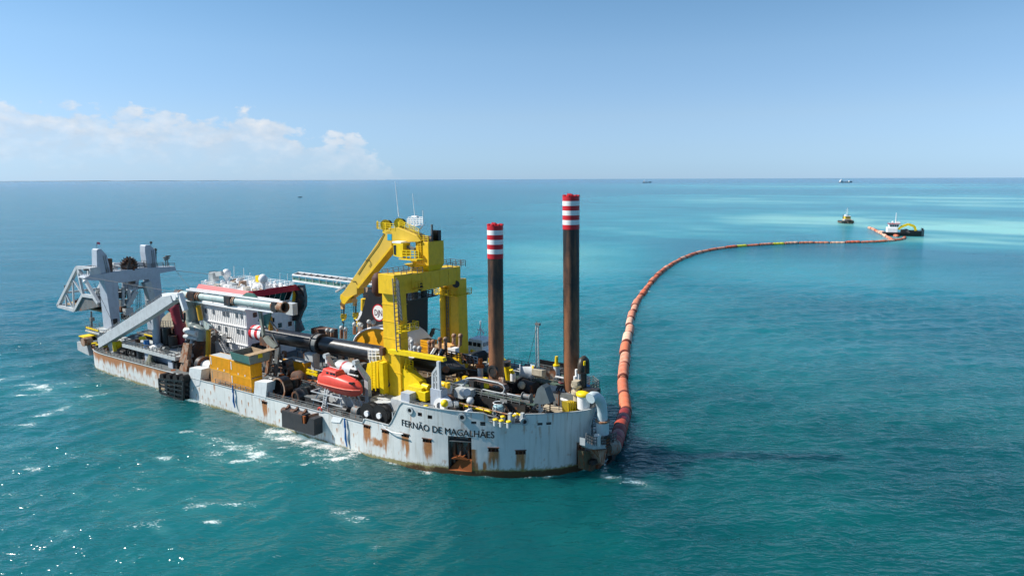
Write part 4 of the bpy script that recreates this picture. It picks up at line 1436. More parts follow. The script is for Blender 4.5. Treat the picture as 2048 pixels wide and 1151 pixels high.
# ================================================================== middle of the ship
# ---- deckhouse
HV = 15.0
hc = S(491, 618, v=HV)
hl = S(399, 603, v=HV)
hr = S(588, 625, u=hc[0])
HU0, HU1, HV1 = hc[0], hl[0], hr[1]
HT = 16.9
dh = part('deckhouse', HOUSE, lambda m: m.box(HU0, HU1, HV, HV1, 4.7, HT))
b = MB()
for k in range(25):
    u_ = HU0 + (HU1 - HU0) * (k + .5) / 25
    b.beam((u_, HV - .06, 4.8), (u_, HV - .04, HT - .1), .08, .06)
b.build('facade_rib', HOUSE, dh, kind='stuff')
b = MB()
for k in range(1, 12):
    v_ = HV + (HV1 - HV) * k / 12
    b.beam((HU0 - .03, v_, 4.8), (HU0 - .03, v_, HT - .1), .07, .05)
b.build('facade_seam', HOUSE, dh, kind='stuff')
for w_ in (8.6, 12.8):
    part('facade_ledge', HOUSE, lambda m: (m.beam((HU0 - .1, HV - .1, w_), (HU1, HV - .1, w_), .26, .16), m.beam((HU0 - .1, HV - .1, w_), (HU0 - .1, HV1, w_), .2, .14)), dh)
part('upper_deck_edge', HOUSE, lambda m: m.box(HU0 - .7, HU1 + .7, HV - .7, HV1 + .5, HT + .003, HT + .3), dh)
for x, y in ((411.5, 621), (427, 623), (448, 627), (455, 628), (473, 630), (483, 631.5), (438, 655), (452, 658), (476, 662), (485, 664), (455, 688)):
    p_ = S(x, y, v=HV - .08)
    wd_ = part('window', mat('window_pane_grey', '59646d', .2, dirt=.1), lambda m: m.cbox(p_, (.8, .12, 1.1)), dh)
for x, y in ((510, 629), (545, 640), (560, 650), (580, 647), (507, 694)):
    p_ = S(x, y, u=HU0 - .05)
    part('window', GLASSM if x != 580 else RUST, lambda m: m.cbox(p_, (.1, 1.0, 1.1)), dh)
part('stairs', WHITE, lambda m: (m.ladder(S(443, 684, v=HV - 1), S(456, 708, v=HV - 1), 1.0, .5, (0, 1, 0), .08), m.beam(S(441, 678, v=HV - 1.3), S(455, 703, v=HV - 1.3), .07)), dh)
part('outside_locker', WHITE, lambda m: m.box(HU1 - 4.6, HU1 - .9, HV - 2.6, HV - .15, 4.6, 8.0), dh)
# bridge: windows slope outward to the roof
BW0, BW1 = HT + .31, 20.25
RB = S(498, 583, v=HV - .2)
RL = S(396, 572, v=HV - .2)
RR_ = S(591, 568, u=RB[0])
bi = [(RB[0] + 1.5, HV + 1.2), (RL[0] - 1.2, HV + 1.2), (RL[0] - 1.2, RR_[1] - 1.0), (RB[0] + 1.5, RR_[1] - 1.0)]
bo = [(RB[0] + .4, HV + .3), (RL[0] - .3, HV + .3), (RL[0] - .3, RR_[1] - .2), (RB[0] + .4, RR_[1] - .2)]
br = part('bridge', HOUSE, lambda m: m.hexa([(u_, v_, BW0) for u_, v_ in bi] + [(u_, v_, BW1) for u_, v_ in bo]))


def on_bridge(t, h, face, off=.04):
    i, j = ((3, 0) if face == 'end' else (0, 1))
    lo_ = np.array(bi[i]) * (1 - t) + np.array(bi[j]) * t
    hi_ = np.array(bo[i]) * (1 - t) + np.array(bo[j]) * t
    p = lo_ * (1 - h) + hi_ * h
    n_ = np.array([-1.0, 0]) if face == 'end' else np.array([0, -1.0])
    p = p + n_ * off
    return (p[0], p[1], BW0 + (BW1 - BW0) * h)


for k in range(7):
    t0, t1 = .03 + k / 7 * .95, .03 + (k + .88) / 7 * .95
    part('bridge_window', GLASSM, lambda m: m.prism([on_bridge(t0, .18, 'end'), on_bridge(t1, .18, 'end'), on_bridge(t1, .86, 'end'), on_bridge(t0, .86, 'end')], (-.05, 0, 0)), br)
for k in range(6):
    t0, t1 = .05 + k / 6 * .9, .05 + (k + .7) / 6 * .9
    part('bridge_window', GLASSM, lambda m: m.prism([on_bridge(t0, .3, 'side'), on_bridge(t1, .3, 'side'), on_bridge(t1, .72, 'side'), on_bridge(t0, .72, 'side')], (0, -.05, 0)), br)
RW = 20.26
rf = part('bridge_roof', WHITE, lambda m: m.prism([(RB[0] + 1.2, HV + .42, RW), (RB[0] + .4, HV + 1.2, RW), (RB[0] + .4, RR_[1] + .4, RW), (RL[0] + .3, RR_[1] + .4, RW), (RL[0] + .3, HV + .42, RW)], (0, 0, .55)))
part('red_fascia', mat('fascia_red', 'b52a33', .45, dirt=.1), lambda m: m.prism([(RB[0] + .6, HV - .62, RW - .25), (RL[0] + .5, HV - .62, RW - .25), (RL[0] + .5, HV + .35, RW + 1.0), (RB[0] + .9, HV + .35, RW + 1.0)], (0, .08, 0)), rf)
part('red_fascia', RED, lambda m: m.prism([(RB[0] - .72, HV + .7, RW - .25), (RB[0] - .72, RR_[1] + .6, RW - .25), (RB[0] + .3, RR_[1] + .4, RW + 1.03), (RB[0] + .3, HV + .9, RW + 1.03)], (.08, 0, 0)), rf)
part('red_fascia', RED, lambda m: m.prism([(RB[0] + .6, HV - .6, RW - .25), (RB[0] - .7, HV + .7, RW - .25), (RB[0] + .3, HV + .9, RW + 1.03), (RB[0] + .9, HV + .36, RW + 1.03)], (.03, .03, 0)), rf)
RT = RW + .6
part('roof_railing', WHITE, lambda m: m.rail([(RB[0] + 1, HV + .7, RT), (RL[0], HV + .7, RT), (RL[0], RR_[1], RT), (RB[0] + .5, RR_[1], RT)], 1.1, 1.8, .04, close=True), rf)
for x, y, r_, ped in ((453, 547, 1.03, 2.0), (526, 557.5, .98, .8)):
    p_ = S(x, y, v=HV + (6.5 if x < 500 else 4))
    part('satellite_dome', WHITE, lambda m: m.ball(p_, r_ * 1.02, 18, (1, 1, 1.12)), rf)
    part('dome_pedestal', WHITE, lambda m: m.lathe((p_[0], p_[1], RT), [(.5, 0), (.35, .4), (.5, max(.5, p_[2] - r_ - RT + .2))], 10), rf)
rg = np.random.RandomState(12)
for k in range(46):
    u_, v_ = rg.uniform(RB[0] + 1.2, RL[0] - .8), rg.uniform(HV + 1.0, RR_[1] - .8)
    sx, sy, sz = rg.uniform(.4, 1.6), rg.uniform(.4, 1.4), rg.uniform(.35, 1.3)
    part('roof_unit', (WHITE, WHITE, HOUSE, BEIGE, PALE, RUSTPALE)[rg.randint(6)], lambda m: m.cbox((u_, v_, RT + sz / 2), (sx, sy, sz)), rf)
for k in range(12):
    u_, v_ = rg.uniform(RB[0] + 1.2, RL[0] - .8), rg.uniform(HV + 1.0, RR_[1] - .8)
    part('roof_ball', WHITE, lambda m: m.ball((u_, v_, RT + 1.2), rg.uniform(.25, .45), 8), rf)
for x, yb, yt in ((417, 565, 548), (468, 556, 532), (487.5, 556, 536), (500, 560, 545), (560, 560, 545), (575, 560, 547), (449, 575, 562)):
    p_ = S(x, yb, v=HV + 4)
    part('whip_aerial', WHITE, lambda m: m.tube(p_, S(x, yt, v=HV + 4), .05, n=5), rf)
part('radar_mast', PALE, lambda m: (m.cbox(S(428, 553, v=HV + 5), (1.6, 1.6, 2.2)), m.beam(S(433, 548, v=HV + 5), S(445, 546, v=HV + 5), .7, 1.1)), rf)
part('roof_crate', BRIGHTY, lambda m: m.cbox(S(517, 557, v=HV + 5.5), (1.1, .9, 1.5)), rf)
part('roof_locker', DARK, lambda m: m.cbox(S(428, 549, v=HV + 6.5), (1.8, 1.5, 1.6)), rf)

# ---- loading pipe over the near side, its frame and its two davits
PVv = 6.0
lp = thing('loading_pipe', 'long pale pipeline with dark collars carried high along the near side, open at its end', 'pipeline', *S(460, 625, v=PVv))
pa, pb = S(359, 587.5, v=PVv), S(568, 614, v=PVv)


def P_(x):
    t = (x - 359) / (568 - 359.0)
    q = S(x, 587.5 + (614.0 - 587.5) * t, v=PVv)
    return q


for x0, x1 in ((363, 383), (394, 457), (470, 552)):
    part('pipe_length', PIPEGREY, lambda m: m.tube(P_(x0), P_(x1), .80, n=18), lp)
for x0, x1 in ((383, 396), (456, 468), (551, 560)):
    part('joint_collar', DARK, lambda m: m.cbox((P_(x0) + P_(x1)) / 2, (abs(P_(x0)[0] - P_(x1)[0]), 2.0, 1.9)), lp)
for x0 in (397, 401, 469, 472, 548, 380, 362):
    part('flange', RUSTPALE, lambda m: m.tube(P_(x0), P_(x0) - (.25, 0, 0), 1.0, n=18), lp)
part('end_mouth', RUSTPALE, lambda m: (m.ring(P_(559), P_(570), 1.08, .86, 20)), lp)
part('end_dark', BLACK, lambda m: m.tube(P_(562), P_(563), .9, n=18), lp)
part('end_mouth', DARK, lambda m: m.pipe([P_(363), P_(356) + (0, 0, .1), P_(353) + (.2, 0, -1.2), P_(353) + (.2, 0, -2.4)], [.85, 1.0, 1.0, 1.1], 16), lp)
part('catwalk_beam', WHITE, lambda m: m.beam(S(373, 578.7, v=PVv - .3), S(566, 604, v=PVv - .3), .3), lp)
part('catwalk_beam', WHITE, lambda m: m.beam(S(362, 598.5, v=PVv - .3), S(547, 623.7, v=PVv - .3), .3), lp)
part('catwalk_beam', WHITE, lambda m: m.beam(S(380, 576, v=PVv + 1.6), S(560, 600, v=PVv + 1.6), .25), lp)
for k in range(8):
    x = 380 + 23 * k
    part('catwalk_post', PALE, lambda m: m.beam(S(x, 579.6 + (x - 373) * .131, v=PVv - .3), S(x, 600 + (x - 362) * .136, v=PVv - .3), .12), lp)
part('pipe_cradle', GREEN, lambda m: m.prism([S(x, y, v=PVv + 1.0) for x, y in ((480, 594), (492, 585), (505, 587), (516, 599), (512, 601), (486, 597))], (0, .4, 0)), lp)
part('end_box', LGREY, lambda m: m.cbox(S(583, 617, v=PVv + 3), (2.2, 1.2, 2.3)), lp)

for v_, m1, m2 in ((PVv + .6, GREYSKIP, RUSTPALE), (PVv + 2.0, STEELGREY, STEELGREY)):
    dv = part('davit_leg', m1, lambda m: (m.prism([S(x, y, v=v_) for x, y in ((515.5, 620), (519.5, 620), (527, 668), (524, 675))], (0, .5, 0)), m.prism([S(x, y, v=v_) for x, y in ((525, 676), (532, 671), (552, 692), (547, 697), (533, 687))], (0, .5, 0))))
    part('davit_plate', GREEN, lambda m: m.prism([S(x, y, v=v_ + .55) for x, y in ((526, 630), (541, 625), (536, 655), (529, 652))], (0, .3, 0)), dv)
    part('davit_foot', RUSTPALE if v_ < 7 else PALE, lambda m: m.prism([S(x, y, v=v_) for x, y in ((533, 690), (541, 692), (541, 705), (534, 748), (528, 753), (533, 722))], (0, .45, 0)), dv)
    part('davit_foot', STEELGREY, lambda m: m.prism([S(x, y, v=v_) for x, y in ((550, 697), (558, 694), (556, 715), (551, 752), (546, 752))], (0, .45, 0)), dv)
for (x0, y0, x1, y1) in ((517, 640, 530, 648), (520, 622, 545, 622), (541, 710, 556, 706), (538, 730, 553, 728), (536, 745, 552, 742), (556, 690, 545, 668), (540, 640, 556, 662)):
    part('davit_brace', STEELGREY, lambda m: m.beam(S(x0, y0, v=PVv + 1.4), S(x1, y1, v=PVv + 1.4), .3), dv)
part('davit_ram', mat('ram_ochre', 'b98425', .5, rust=.3), lambda m: m.tube(S(540, 633, v=PVv + 1.6), S(542, 660, v=PVv + 1.6), .45, n=10), dv)
part('davit_head', RUST, lambda m: (m.cbox(S(533, 682, v=PVv + 1.6), (2.6, 1.4, 1.6)), m.cbox(S(546, 690, v=PVv + 1.6), (2.0, 1.4, 1.8))), dv)
part('lattice_post', PALE, lambda m: m.ladder(S(545, 752, v=PVv + 2.6), S(549, 705, v=PVv + 2.6), 1.2, .8, (1, 0, 0), .1), dv)

# ---- same gear on the far side: truss walk and curved davits
FB = 28.0
fb = thing('far_loading_boom', 'white truss walkway with green flank along the far side, left of the hook blocks', 'truss boom', *S(670, 600, v=FB))
f_a, f_b = S(585, 549, v=FB), S(757, 570, v=FB)
part('top_chord', WHITE, lambda m: m.beam(f_a, f_b, .3), fb)
part('top_chord', WHITE, lambda m: m.beam(f_a + (0, 1.8, .35), f_b + (0, 1.8, .35), .3), fb)
part('lower_chord', WHITE, lambda m: m.beam(S(586, 561, v=FB), S(757, 586, v=FB), .35), fb)
part('green_side', GREEN, lambda m: m.prism([S(586, 554, v=FB + .2), S(757, 576, v=FB + .2), S(757, 584, v=FB + .2), S(586, 560, v=FB + .2)], (0, .1, 0)), fb)
for k in range(13):
    t = k / 12
    p_ = f_a + (f_b - f_a) * t
    part('truss_bar', PALE, lambda m: (m.beam(p_, p_ + (0, 1.8, .35), .25), m.beam(p_, p_ + (0, 0, -1.6), .12)), fb)
part('walk_grating', DARK, lambda m: m.prism([f_a + (0, .1, -.08), f_b + (0, .1, -.08), f_b + (0, 1.7, .25), f_a + (0, 1.7, .25)], (0, 0, .04)), fb)
part('truss_house', PALE, lambda m: (m.beam(S(672, 566, v=FB), S(680, 556, v=FB), .25), m.beam(S(680, 556, v=FB), S(694, 556, v=FB), .3), m.beam(S(694, 556, v=FB), S(703, 566, v=FB), .25), m.beam(S(672, 583, v=FB - .4), S(692, 570, v=FB - .4), .45)), fb)
part('curved_davit', STEELGREY, lambda m: m.prism([S(x, y, v=FB + .6) for x, y in ((591, 570), (605, 570), (609, 592), (609, 612), (601, 628), (597, 640), (605, 660), (590, 668), (590, 640), (596, 615), (598, 596))], (0, .8, 0)), fb)
part('riser_pipe', DARK, lambda m: m.pipe([S(x, y, v=FB) for x, y in ((592, 575), (599, 588), (601, 600), (597, 612), (590, 620), (591, 640))], [.7, .8, 1.2, 1.2, .8, .7], 12), fb)
part('davit_ram', YELLOW, lambda m: m.tube(S(590, 580, v=FB - .3), S(588, 602, v=FB - .3), .5, n=10), fb)
part('davit_ram', YELLOW, lambda m: m.tube(S(727.5, 597, v=FB - 4), S(727, 620, v=FB - 4), .6, n=10), fb)
part('ram_rod', WHITE, lambda m: (m.beam(S(726, 622, v=FB - 4), S(715, 640, v=FB - 4), .7), m.beam(S(733, 607, v=FB - 4), S(730, 636, v=FB - 4), .9, .5), m.beam(S(715, 638, v=FB - 4), S(717, 650, v=FB - 4), .8)), fb)
part('davit_base', YELLOW, lambda m: m.tube(S(716, 640, v=FB - 4), S(718, 652, v=FB - 4), .5, n=8), fb)
part('curved_davit', DARK, lambda m: m.prism([S(x, y, v=FB - 3) for x, y in ((724, 575), (736, 578), (738, 610), (726, 640), (720, 668), (712, 668), (722, 630), (728, 605))], (0, .8, 0)), fb)

# ---- black funnel block with its round emblem
FV2 = 21.5
fcor = S(803, 640, v=FV2)
fd_ = S(856, 640, u=fcor[0])[1] - FV2
fun = part('funnel_casing', FUNNEL, lambda m: m.prism([S(x, y, v=FV2) for x, y in ((714, 690), (718, 646), (724, 625), (735, 580), (768, 592), (803, 600), (803, 716), (716, 705))], (0, fd_, 0)))
ec = S(757, 625, v=FV2 - .05)
er = (S(757, 608, v=FV2)[2] - ec[2])
part('emblem_ring', RED, lambda m: m.tube(ec, ec + (0, .06, 0), er, n=32), fun)
part('emblem_disc', WHITE, lambda m: m.tube(ec - (0, .03, 0), ec + (0, .05, 0), er * .86, n=32), fun)
lettering('emblem_letters', 'DJN', mat('emblem_purple', '5a2340', .5, dirt=0), lambda x, y: np.stack([ec[0] + er * .62 - x * er * 1.24, np.full_like(x, ec[1] - .06), ec[2] - er * .35 + y * er * 1.0], -1), 1.0, ship, bold=.01)
part('funnel_platform', BLACK, lambda m: (m.box(fcor[0] - 1.5, fcor[0] + 4, FV2 + 1, FV2 + fd_ + 1.6, 22.0, 22.3), m.box(fcor[0] - 1.2, fcor[0] + 4, FV2 + 3, FV2 + fd_ + 2.6, 24.6, 25.1), m.box(fcor[0] - .5, fcor[0] + .4, FV2 + 3.5, FV2 + 4.5, 22.3, 24.6), m.box(fcor[0] - .5, fcor[0] + .4, FV2 + 6.2, FV2 + 7, 22.3, 24.6)), fun, kind='stuff')
part('funnel_railing', BLACK, lambda m: m.rail([(fcor[0] - 1.4, FV2 + 1, 22.3), (fcor[0] - 1.4, FV2 + fd_ + 1.5, 22.3), (fcor[0] + 3, FV2 + fd_ + 1.5, 22.3)], 1.2, 1.4, .06), fun)
for k in range(5):
    part('exhaust_pipe', (RUST, DARK, LGREY, BLACK, RUST)[k], lambda m: m.tube((fcor[0] + 1 + k * 1.4, FV2 + 2.2 + (k % 3) * 1.6, 20.5), (fcor[0] + 1 + k * 1.4, FV2 + 2.2 + (k % 3) * 1.6, 23.6 + .5 * (k % 2)), .5, n=10), fun)
for k in range(7):
    x, y = 738 + k * 4.2, 579 + k * 2.2 - 3 * (k % 2)
    part('funnel_top_gear', (RUSTPALE, DARK, PALE)[k % 3], lambda m: m.cbox(S(x, y, v=FV2 + 2), (.9, 1, 1.0)), fun)
# posts and pipes behind the big lying pile
for x, y0, y1 in ((655, 672, 660), (664, 672, 661), (683, 676, 655), (691, 677, 658), (709, 668, 648), (719, 664, 648), (722, 664, 649), (738, 655, 643), (747, 655, 644)):
    part('air_vent', RUSTPALE, lambda m: m.tube(S(x, y0, v=20), S(x, y1, v=20), .35, n=8))
    part('vent_head', PALE, lambda m: m.ball(S(x, y1, v=20), .5, 8))
part('long_bin', mat('bin_brown', '5b463c', .8, rust=.4), lambda m: m.box(S(655, 660, v=26)[0], S(622, 660, v=26)[0], 26, 29, 6, S(640, 659, v=26)[2]))

# ---- arched cover, yellow end and white top
AU0, AU1, AV = S(824, 690, v=19)[0], S(706, 690, v=19)[0], 19.0
ab, at_ = 9.0, S(766, 658, v=19)[2]
arc = [(AU0 + (AU1 - AU0) * (0.5 - 0.5 * math.cos(t)), AV, 11.2 + (at_ - 11.2) * math.sin(t)) for t in np.linspace(0, math.pi, 19)]
ac = thing('arched_cover', 'yellow hopper with white arched roof behind the lying black pile', 'cover', (AU0 + AU1) / 2, 22, 9)
part('end_wall', CONY, lambda m: m.prism([(AU1, AV, 9.6)] + [p for p in arc[::-1]] + [(AU0, AV, 9.6)], (0, .25, 0)), ac)
part('white_roof', WHITE, lambda m: [m.hexa([arc[k], arc[k + 1], np.array(arc[k + 1]) + (0, 7, 0), np.array(arc[k]) + (0, 7, 0)] + [np.array(p) * (1, 1, 1) + (0, 0, .35) for p in (arc[k], arc[k + 1], np.array(arc[k + 1]) + (0, 7, 0), np.array(arc[k]) + (0, 7, 0))]) for k in range(18)], ac)
part('rim', WHITE, lambda m: m.pipe([np.array(p) + (0, -.1, .15) for p in arc], .2, 6), ac)
part('stained_base', RUSTORANGE, lambda m: m.box(AU0 + .5, AU1 - .4, AV - .6, AV - .02, 9.2, 11.2), ac)

# ---- black pile lying on the deck (third pile), with striped end and pointed shoe
sa_, sb_ = S(509, 663.5, v=13.5), S(890, 731, v=13.5)
sdir = (sb_ - sa_) / np.linalg.norm(sb_ - sa_)
tipp = S(933, 738.5, v=13.5)
rS = 1.62
ps = thing('lying_pile', 'huge black steel pile lying along the deck with red and white end and pointed shoe', 'pile', *((sa_ + sb_) / 2 - (0, 0, rS)))
Ls = np.linalg.norm(sb_ - sa_)
s1 = 4.2
part('shaft', TAR, lambda m: m.tube(sa_ + sdir * s1, sb_, rS, n=36), ps)
part('shoe', TAR, lambda m: m.pipe([sb_ + sdir * .003, sb_ + sdir * 1.0, tipp], [rS, rS, .12], 36), ps)
for k in range(4):
    part('stripe', RED if k % 2 == 0 else WHITE, lambda m: m.tube(sa_ + sdir * (s1 * k / 4 + .003), sa_ + sdir * s1 * (k + 1) / 4, rS * (1.02 if k else .98), n=36), ps)
hp_ = sa_ + sdir * (Ls - 9.0)
part('lifting_hole', RUST, lambda m: m.tube(S(892, 738, v=13.5 - rS + .12), S(892, 738, v=13.5 - rS - .03), .62, n=18), ps)
for x in (640,):
    t = (x - 509) / (890 - 509)
    q = S(x, 663.5 + (731 - 663.5) * t, v=13.5)
    cl = part('pile_clamp', STEELGREY if x == 640 else DARK, lambda m: (m.ring(q - sdir * .8, q + sdir * .8, rS + .32, rS + .04, 24),))
    for sg in (-1, 1):
        part('clamp_jaw', DARK, lambda m: m.ring(q + sdir * (.85 * sg - .12), q + sdir * (.85 * sg + .12), rS + .5, rS + .05, 24), cl)
    part('clamp_leg', PALE, lambda m: (m.beam(q - (0, rS * .8, rS), (q[0], q[1] - rS, 5.2), 1.5, .8), m.cbox(q - (0, rS + .8, 2.2), (2.4, 1.2, 1.6))), cl)
for u_ in (80, 50, 44, 33):
    part('pile_saddle', STEELGREY, lambda m: m.box(u_ - .5, u_ + .5, 11.5, 15.5, deck_w(u_), 11.4))
part('control_cab', LGREY, lambda m: m.cbox(S(752, 713, v=10), (2.0, 1.6, 2.6)))
part('cab_rail', WHITE, lambda m: m.rail([S(737, 718, v=9), S(760, 718, v=9)], 1.8, .9, .06))


# ---- containers
def container(name, m, label, group):
    r = local_thing(name, label, 'container', group)
    L, D, Hh = 6.75, 2.5, 2.8
    b = MB(True)
    b.box(-L / 2 + .06, L / 2 - .06, .06, D - .06, .12, Hh - .05)
    b.build('core', m, r)
    for nm, y0, sg in (('side_sheet', 0.0, 1), ('side_sheet', D, -1)):
        b = MB(True)
        n_ = 17
        for k in range(n_):
            x = -L / 2 + .2 + (L - .4) * (k + .5) / n_
            b.box(x - .11, x + .11, min(y0, y0 + sg * .07) + (0 if sg > 0 else 0), max(y0, y0 + sg * .07), .2, Hh - .2)
        b.build(nm, m, r)
    b = MB(True)
    for k in range(6):
        y = .2 + (D - .4) * (k + .5) / 6
        b.box(L / 2 - .07, L / 2 - .005, y - .1, y + .1, .2, Hh - .2)
    b.build('end_sheet', m, r)
    for x in (-L / 2, L / 2 - .16):
        for y in (-.02, D - .14):
            b = MB(True)
            b.box(x, x + .16, y, y + .16, 0, Hh)
            b.build('corner_post', m, r)
    for z in (0, Hh - .16):
        for y in (-.015, D - .145):
            b = MB(True)
            b.box(-L / 2 + .16, L / 2 - .16, y, y + .16, z, z + .16)
            b.build('long_rail', m, r)
    b = MB(True)
    for k in range(3):
        b.box(-L / 2 + .4 + k * 2.2, -L / 2 + .62 + k * 2.2, -.06, .0, .16 if k else .9, .5 if k else 2.5)
    b.build('marking', WHITE if m is CONY else BEIGE, r, kind='stuff')
    b = MB(True)
    b.box(-L / 2 + .1, L / 2 - .1, .1, D - .1, Hh - .05, Hh)
    b.build('roof_sheet', PALE, r)
    return r


CG = 'stacked shipping containers at the near rail'
cu0 = S(418, 712, v=.6)[0]
cw = deck_w(75) + .02
cA = container('shipping_container', CONY, 'upper yellow container at the near rail beside the grey hull block', CG)
place(cA, cu0 - 3.5, .6, cw + 2.86)
cB = dup(cA, 'upper yellow container at the near rail carrying the green skip', CG)
place(cB, cu0 - 10.4, .6, cw + 2.86)
cC = dup(cA, 'bottom yellow container at the near rail, under the one with the skip', CG)
place(cC, cu0 - 10.4, .6, cw)
cD = container('shipping_container', CONT, 'sun-faded tan container at the near rail, bottom of its stack', CG)
place(cD, cu0 - 3.5, .65, cw)
cE = dup(cA, 'yellow container standing inboard under the lying black pile', 'containers standing inboard')
q = S(603, 744, v=12.4)
place(cE, q[0], 10.6, deck_w(60) + 1.2)
fr_ = thing('flat_rack', 'orange rusty flat rack beside the inboard yellow container', 'rack', 66, 10, 5.4)
part('bed', RUSTORANGE, lambda m: m.box(55.5, 71.5, 8.8, 10.4, 5.9, 6.5), fr_)
part('foot', RUST, lambda m: m.box(56, 71, 9.2, 10.2, 5.4, 5.88), fr_)

sk = thing('skip', 'open green and grey skip set on the upper yellow container', 'skip', cu0 - 10.2, 1.8, cw + 5.7)
zz, x0, x1, y0, y1 = cw + 5.72, cu0 - 14.2, cu0 - 8.6, .3, 4.6
part('front_wall', GREEN, lambda m: m.prism([(x1, y0, zz + .3), (x0, y0, zz + .1), (x0 - .2, y0 - .3, zz + 1.7), (x1 + .5, y0 - .3, zz + 1.9)], (0, .12, 0)), sk)
part('end_wall', GREYSKIP, lambda m: m.prism([(x0, y0, zz + .1), (x0, y1, zz + .1), (x0 - .3, y1 + .2, zz + 1.8), (x0 - .2, y0 - .3, zz + 1.7)], (.12, 0, 0)), sk)
part('back_wall', WOOD, lambda m: m.prism([(x1, y1, zz + .2), (x0, y1, zz + .1), (x0 - .2, y1 + .2, zz + 1.7), (x1 + .4, y1 + .2, zz + 1.9)], (0, .12, 0)), sk)
part('far_wall', GREYSKIP, lambda m: m.prism([(x1, y0, zz + .2), (x1, y1, zz + .2), (x1 + .3, y1 + .2, zz + 1.9), (x1 + .3, y0 - .3, zz + 1.9)], (.12, 0, 0)), sk)
part('floor', RUST, lambda m: m.box(x0 + .1, x1 - .1, y0 + .1, y1 - .1, zz, zz + .15), sk)
part('lid', WOOD, lambda m: m.prism([(x0 - .3, y0 - .2, zz + 1.8), (x0 + 1.5, y0 - .2, zz + 1.8), (x0 + 1.3, y1 + 1.2, zz + 2.0), (x0 - .6, y1 + 1.2, zz + 2.0)], (0, 0, .1)), sk)
part('hazard_plate', BRIGHTY, lambda m: m.cbox((x0 - .35, y0 + 2.1, zz + 1.5), (.05, 1.0, .9)), sk)

# ---- pipe pieces lashed on deck
g = 'black pipe pieces stacked by the near rail'
dk = deck_w(56)
o = thing('pipe_ring', 'big black open pipe section with pale rim standing on edge at the rail', 'pipe section', 61.2, 2, dk, g)
c_ = S(556, 776, v=1.4)
part('wall', TAR, lambda m: m.ring(c_ + (0, .08, 0), c_ + (0, 1.9, 0), 2.0, 1.75, 30), o)
part('rim', RUSTPALE, lambda m: m.ring(c_, c_ + (0, .12, 0), 2.04, 1.72, 30), o)
for x, yt, r_, lab, mt in ((574, 764, .95, 'upright black pipe with rusty lid beside the big open pipe section', TAR), (590, 757, .95, 'upright black pipe with rusty lid beside the brown bend', TAR)):
    v_ = 3.2 if x < 580 else 4.6
    p_ = S(x, yt, v=v_)
    o = thing('upright_pipe', lab, 'pipe section', p_[0], v_, dk, g)
    part('wall', mt, lambda m: m.tube((p_[0], v_, dk), p_, r_, n=20), o)
    part('lid', RUST, lambda m: (m.tube(p_, p_ + (0, 0, .14), r_ * 1.06, n=20), m.ring(p_ + (0, 0, .14), p_ + (0, 0, .22), r_ * .95, r_ * .75, 20)), o)
o = thing('pipe_bend', 'rusty brown pipe bend behind the upright black pipes', 'pipe section', 56, 6, dk, g)
part('bend', RUST, lambda m: m.pipe([S(x, y, v=6) for x, y in ((590, 752), (598, 750), (604, 755), (606, 768))], 1.0, 16), o)
o = thing('pipe_reducer', 'glossy black pipe bend with rusty bore facing the rail', 'pipe section', 56, 2, dk, g)
c_ = S(590.5, 793, v=1.3)
part('bend', TAR, lambda m: m.pipe([c_ + (0, .2, 0), c_ + (-.3, 1.3, .1), c_ + (-1.0, 2.0, .3), c_ + (-2.0, 2.4, .5)], [1.45, 1.5, 1.55, 1.5], 24), o)
part('bore', RUST, lambda m: m.ring(c_ + (0, -.05, 0), c_ + (0, .22, 0), 1.05, .72, 24), o)
part('bore_dark', BLACK, lambda m: m.tube(c_ + (0, .1, 0), c_ + (0, .21, 0), .74, n=20), o)
o = thing('black_flange', 'large black flanged disc behind the glossy bend', 'flange', 53, 3, dk, g)
c_ = S(612, 787, v=2.6)
part('disc', TAR, lambda m: (m.tube(c_, c_ + (0, .5, 0), 2.05, n=28), m.tube(c_ + (0, -.5, 0), c_ + (0, -.01, 0), 1.4, n=24)), o)
o = thing('dark_locker', 'dark grey lidded box on deck left of the orange lifeboat', 'locker', *S(628, 818, v=2))
part('body', DARK, lambda m: m.box(S(640, 800, v=1.6)[0], S(612, 800, v=1.6)[0], 1.4, 3.6, deck_w(50), deck_w(50) + 1.5), o)
part('lid', STEELGREY, lambda m: m.box(S(640, 800, v=1.6)[0] - .1, S(612, 800, v=1.6)[0] + .1, 1.3, 3.7, deck_w(50) + 1.51, deck_w(50) + 1.65), o)
for k, (x, y) in enumerate(((568, 729), (570, 741))):
    o = thing('pipe_stub', 'short grey pipe stub stacked behind the davit, the %s of the two' % ('upper' if k == 0 else 'lower'), 'pipe section', *S(x, y + 5, v=9))
    c_ = S(x, y, v=9)
    part('wall', STEELGREY, lambda m: m.ring(c_, c_ + (0, 2.0, 0), .95, .6, 20), o)
    part('inside', BLACK, lambda m: m.tube(c_ + (0, .3, 0), c_ + (0, .4, 0), .62, n=18), o)
c_ = S(508, 700, v=11)
for k in range(3):
    o = thing('black_buoy', 'black rubber roll by the deckhouse corner, number %s from the skip outwards' % ('one', 'two', 'three')[k], 'fender', *(c_ + (-2.0 * k, 0, -1.5)))
    o['label'] = ('black rubber roll tucked against the deckhouse corner', 'middle black rubber roll between skip and davit', 'black rubber roll nearest the davit leg')[k]
    part('roll', RUBBER, lambda m: m.tube(c_ + (-2.1 * k, 0, .3), c_ + (-2.1 * k, 2.4, .3), 1.15, n=18), o)

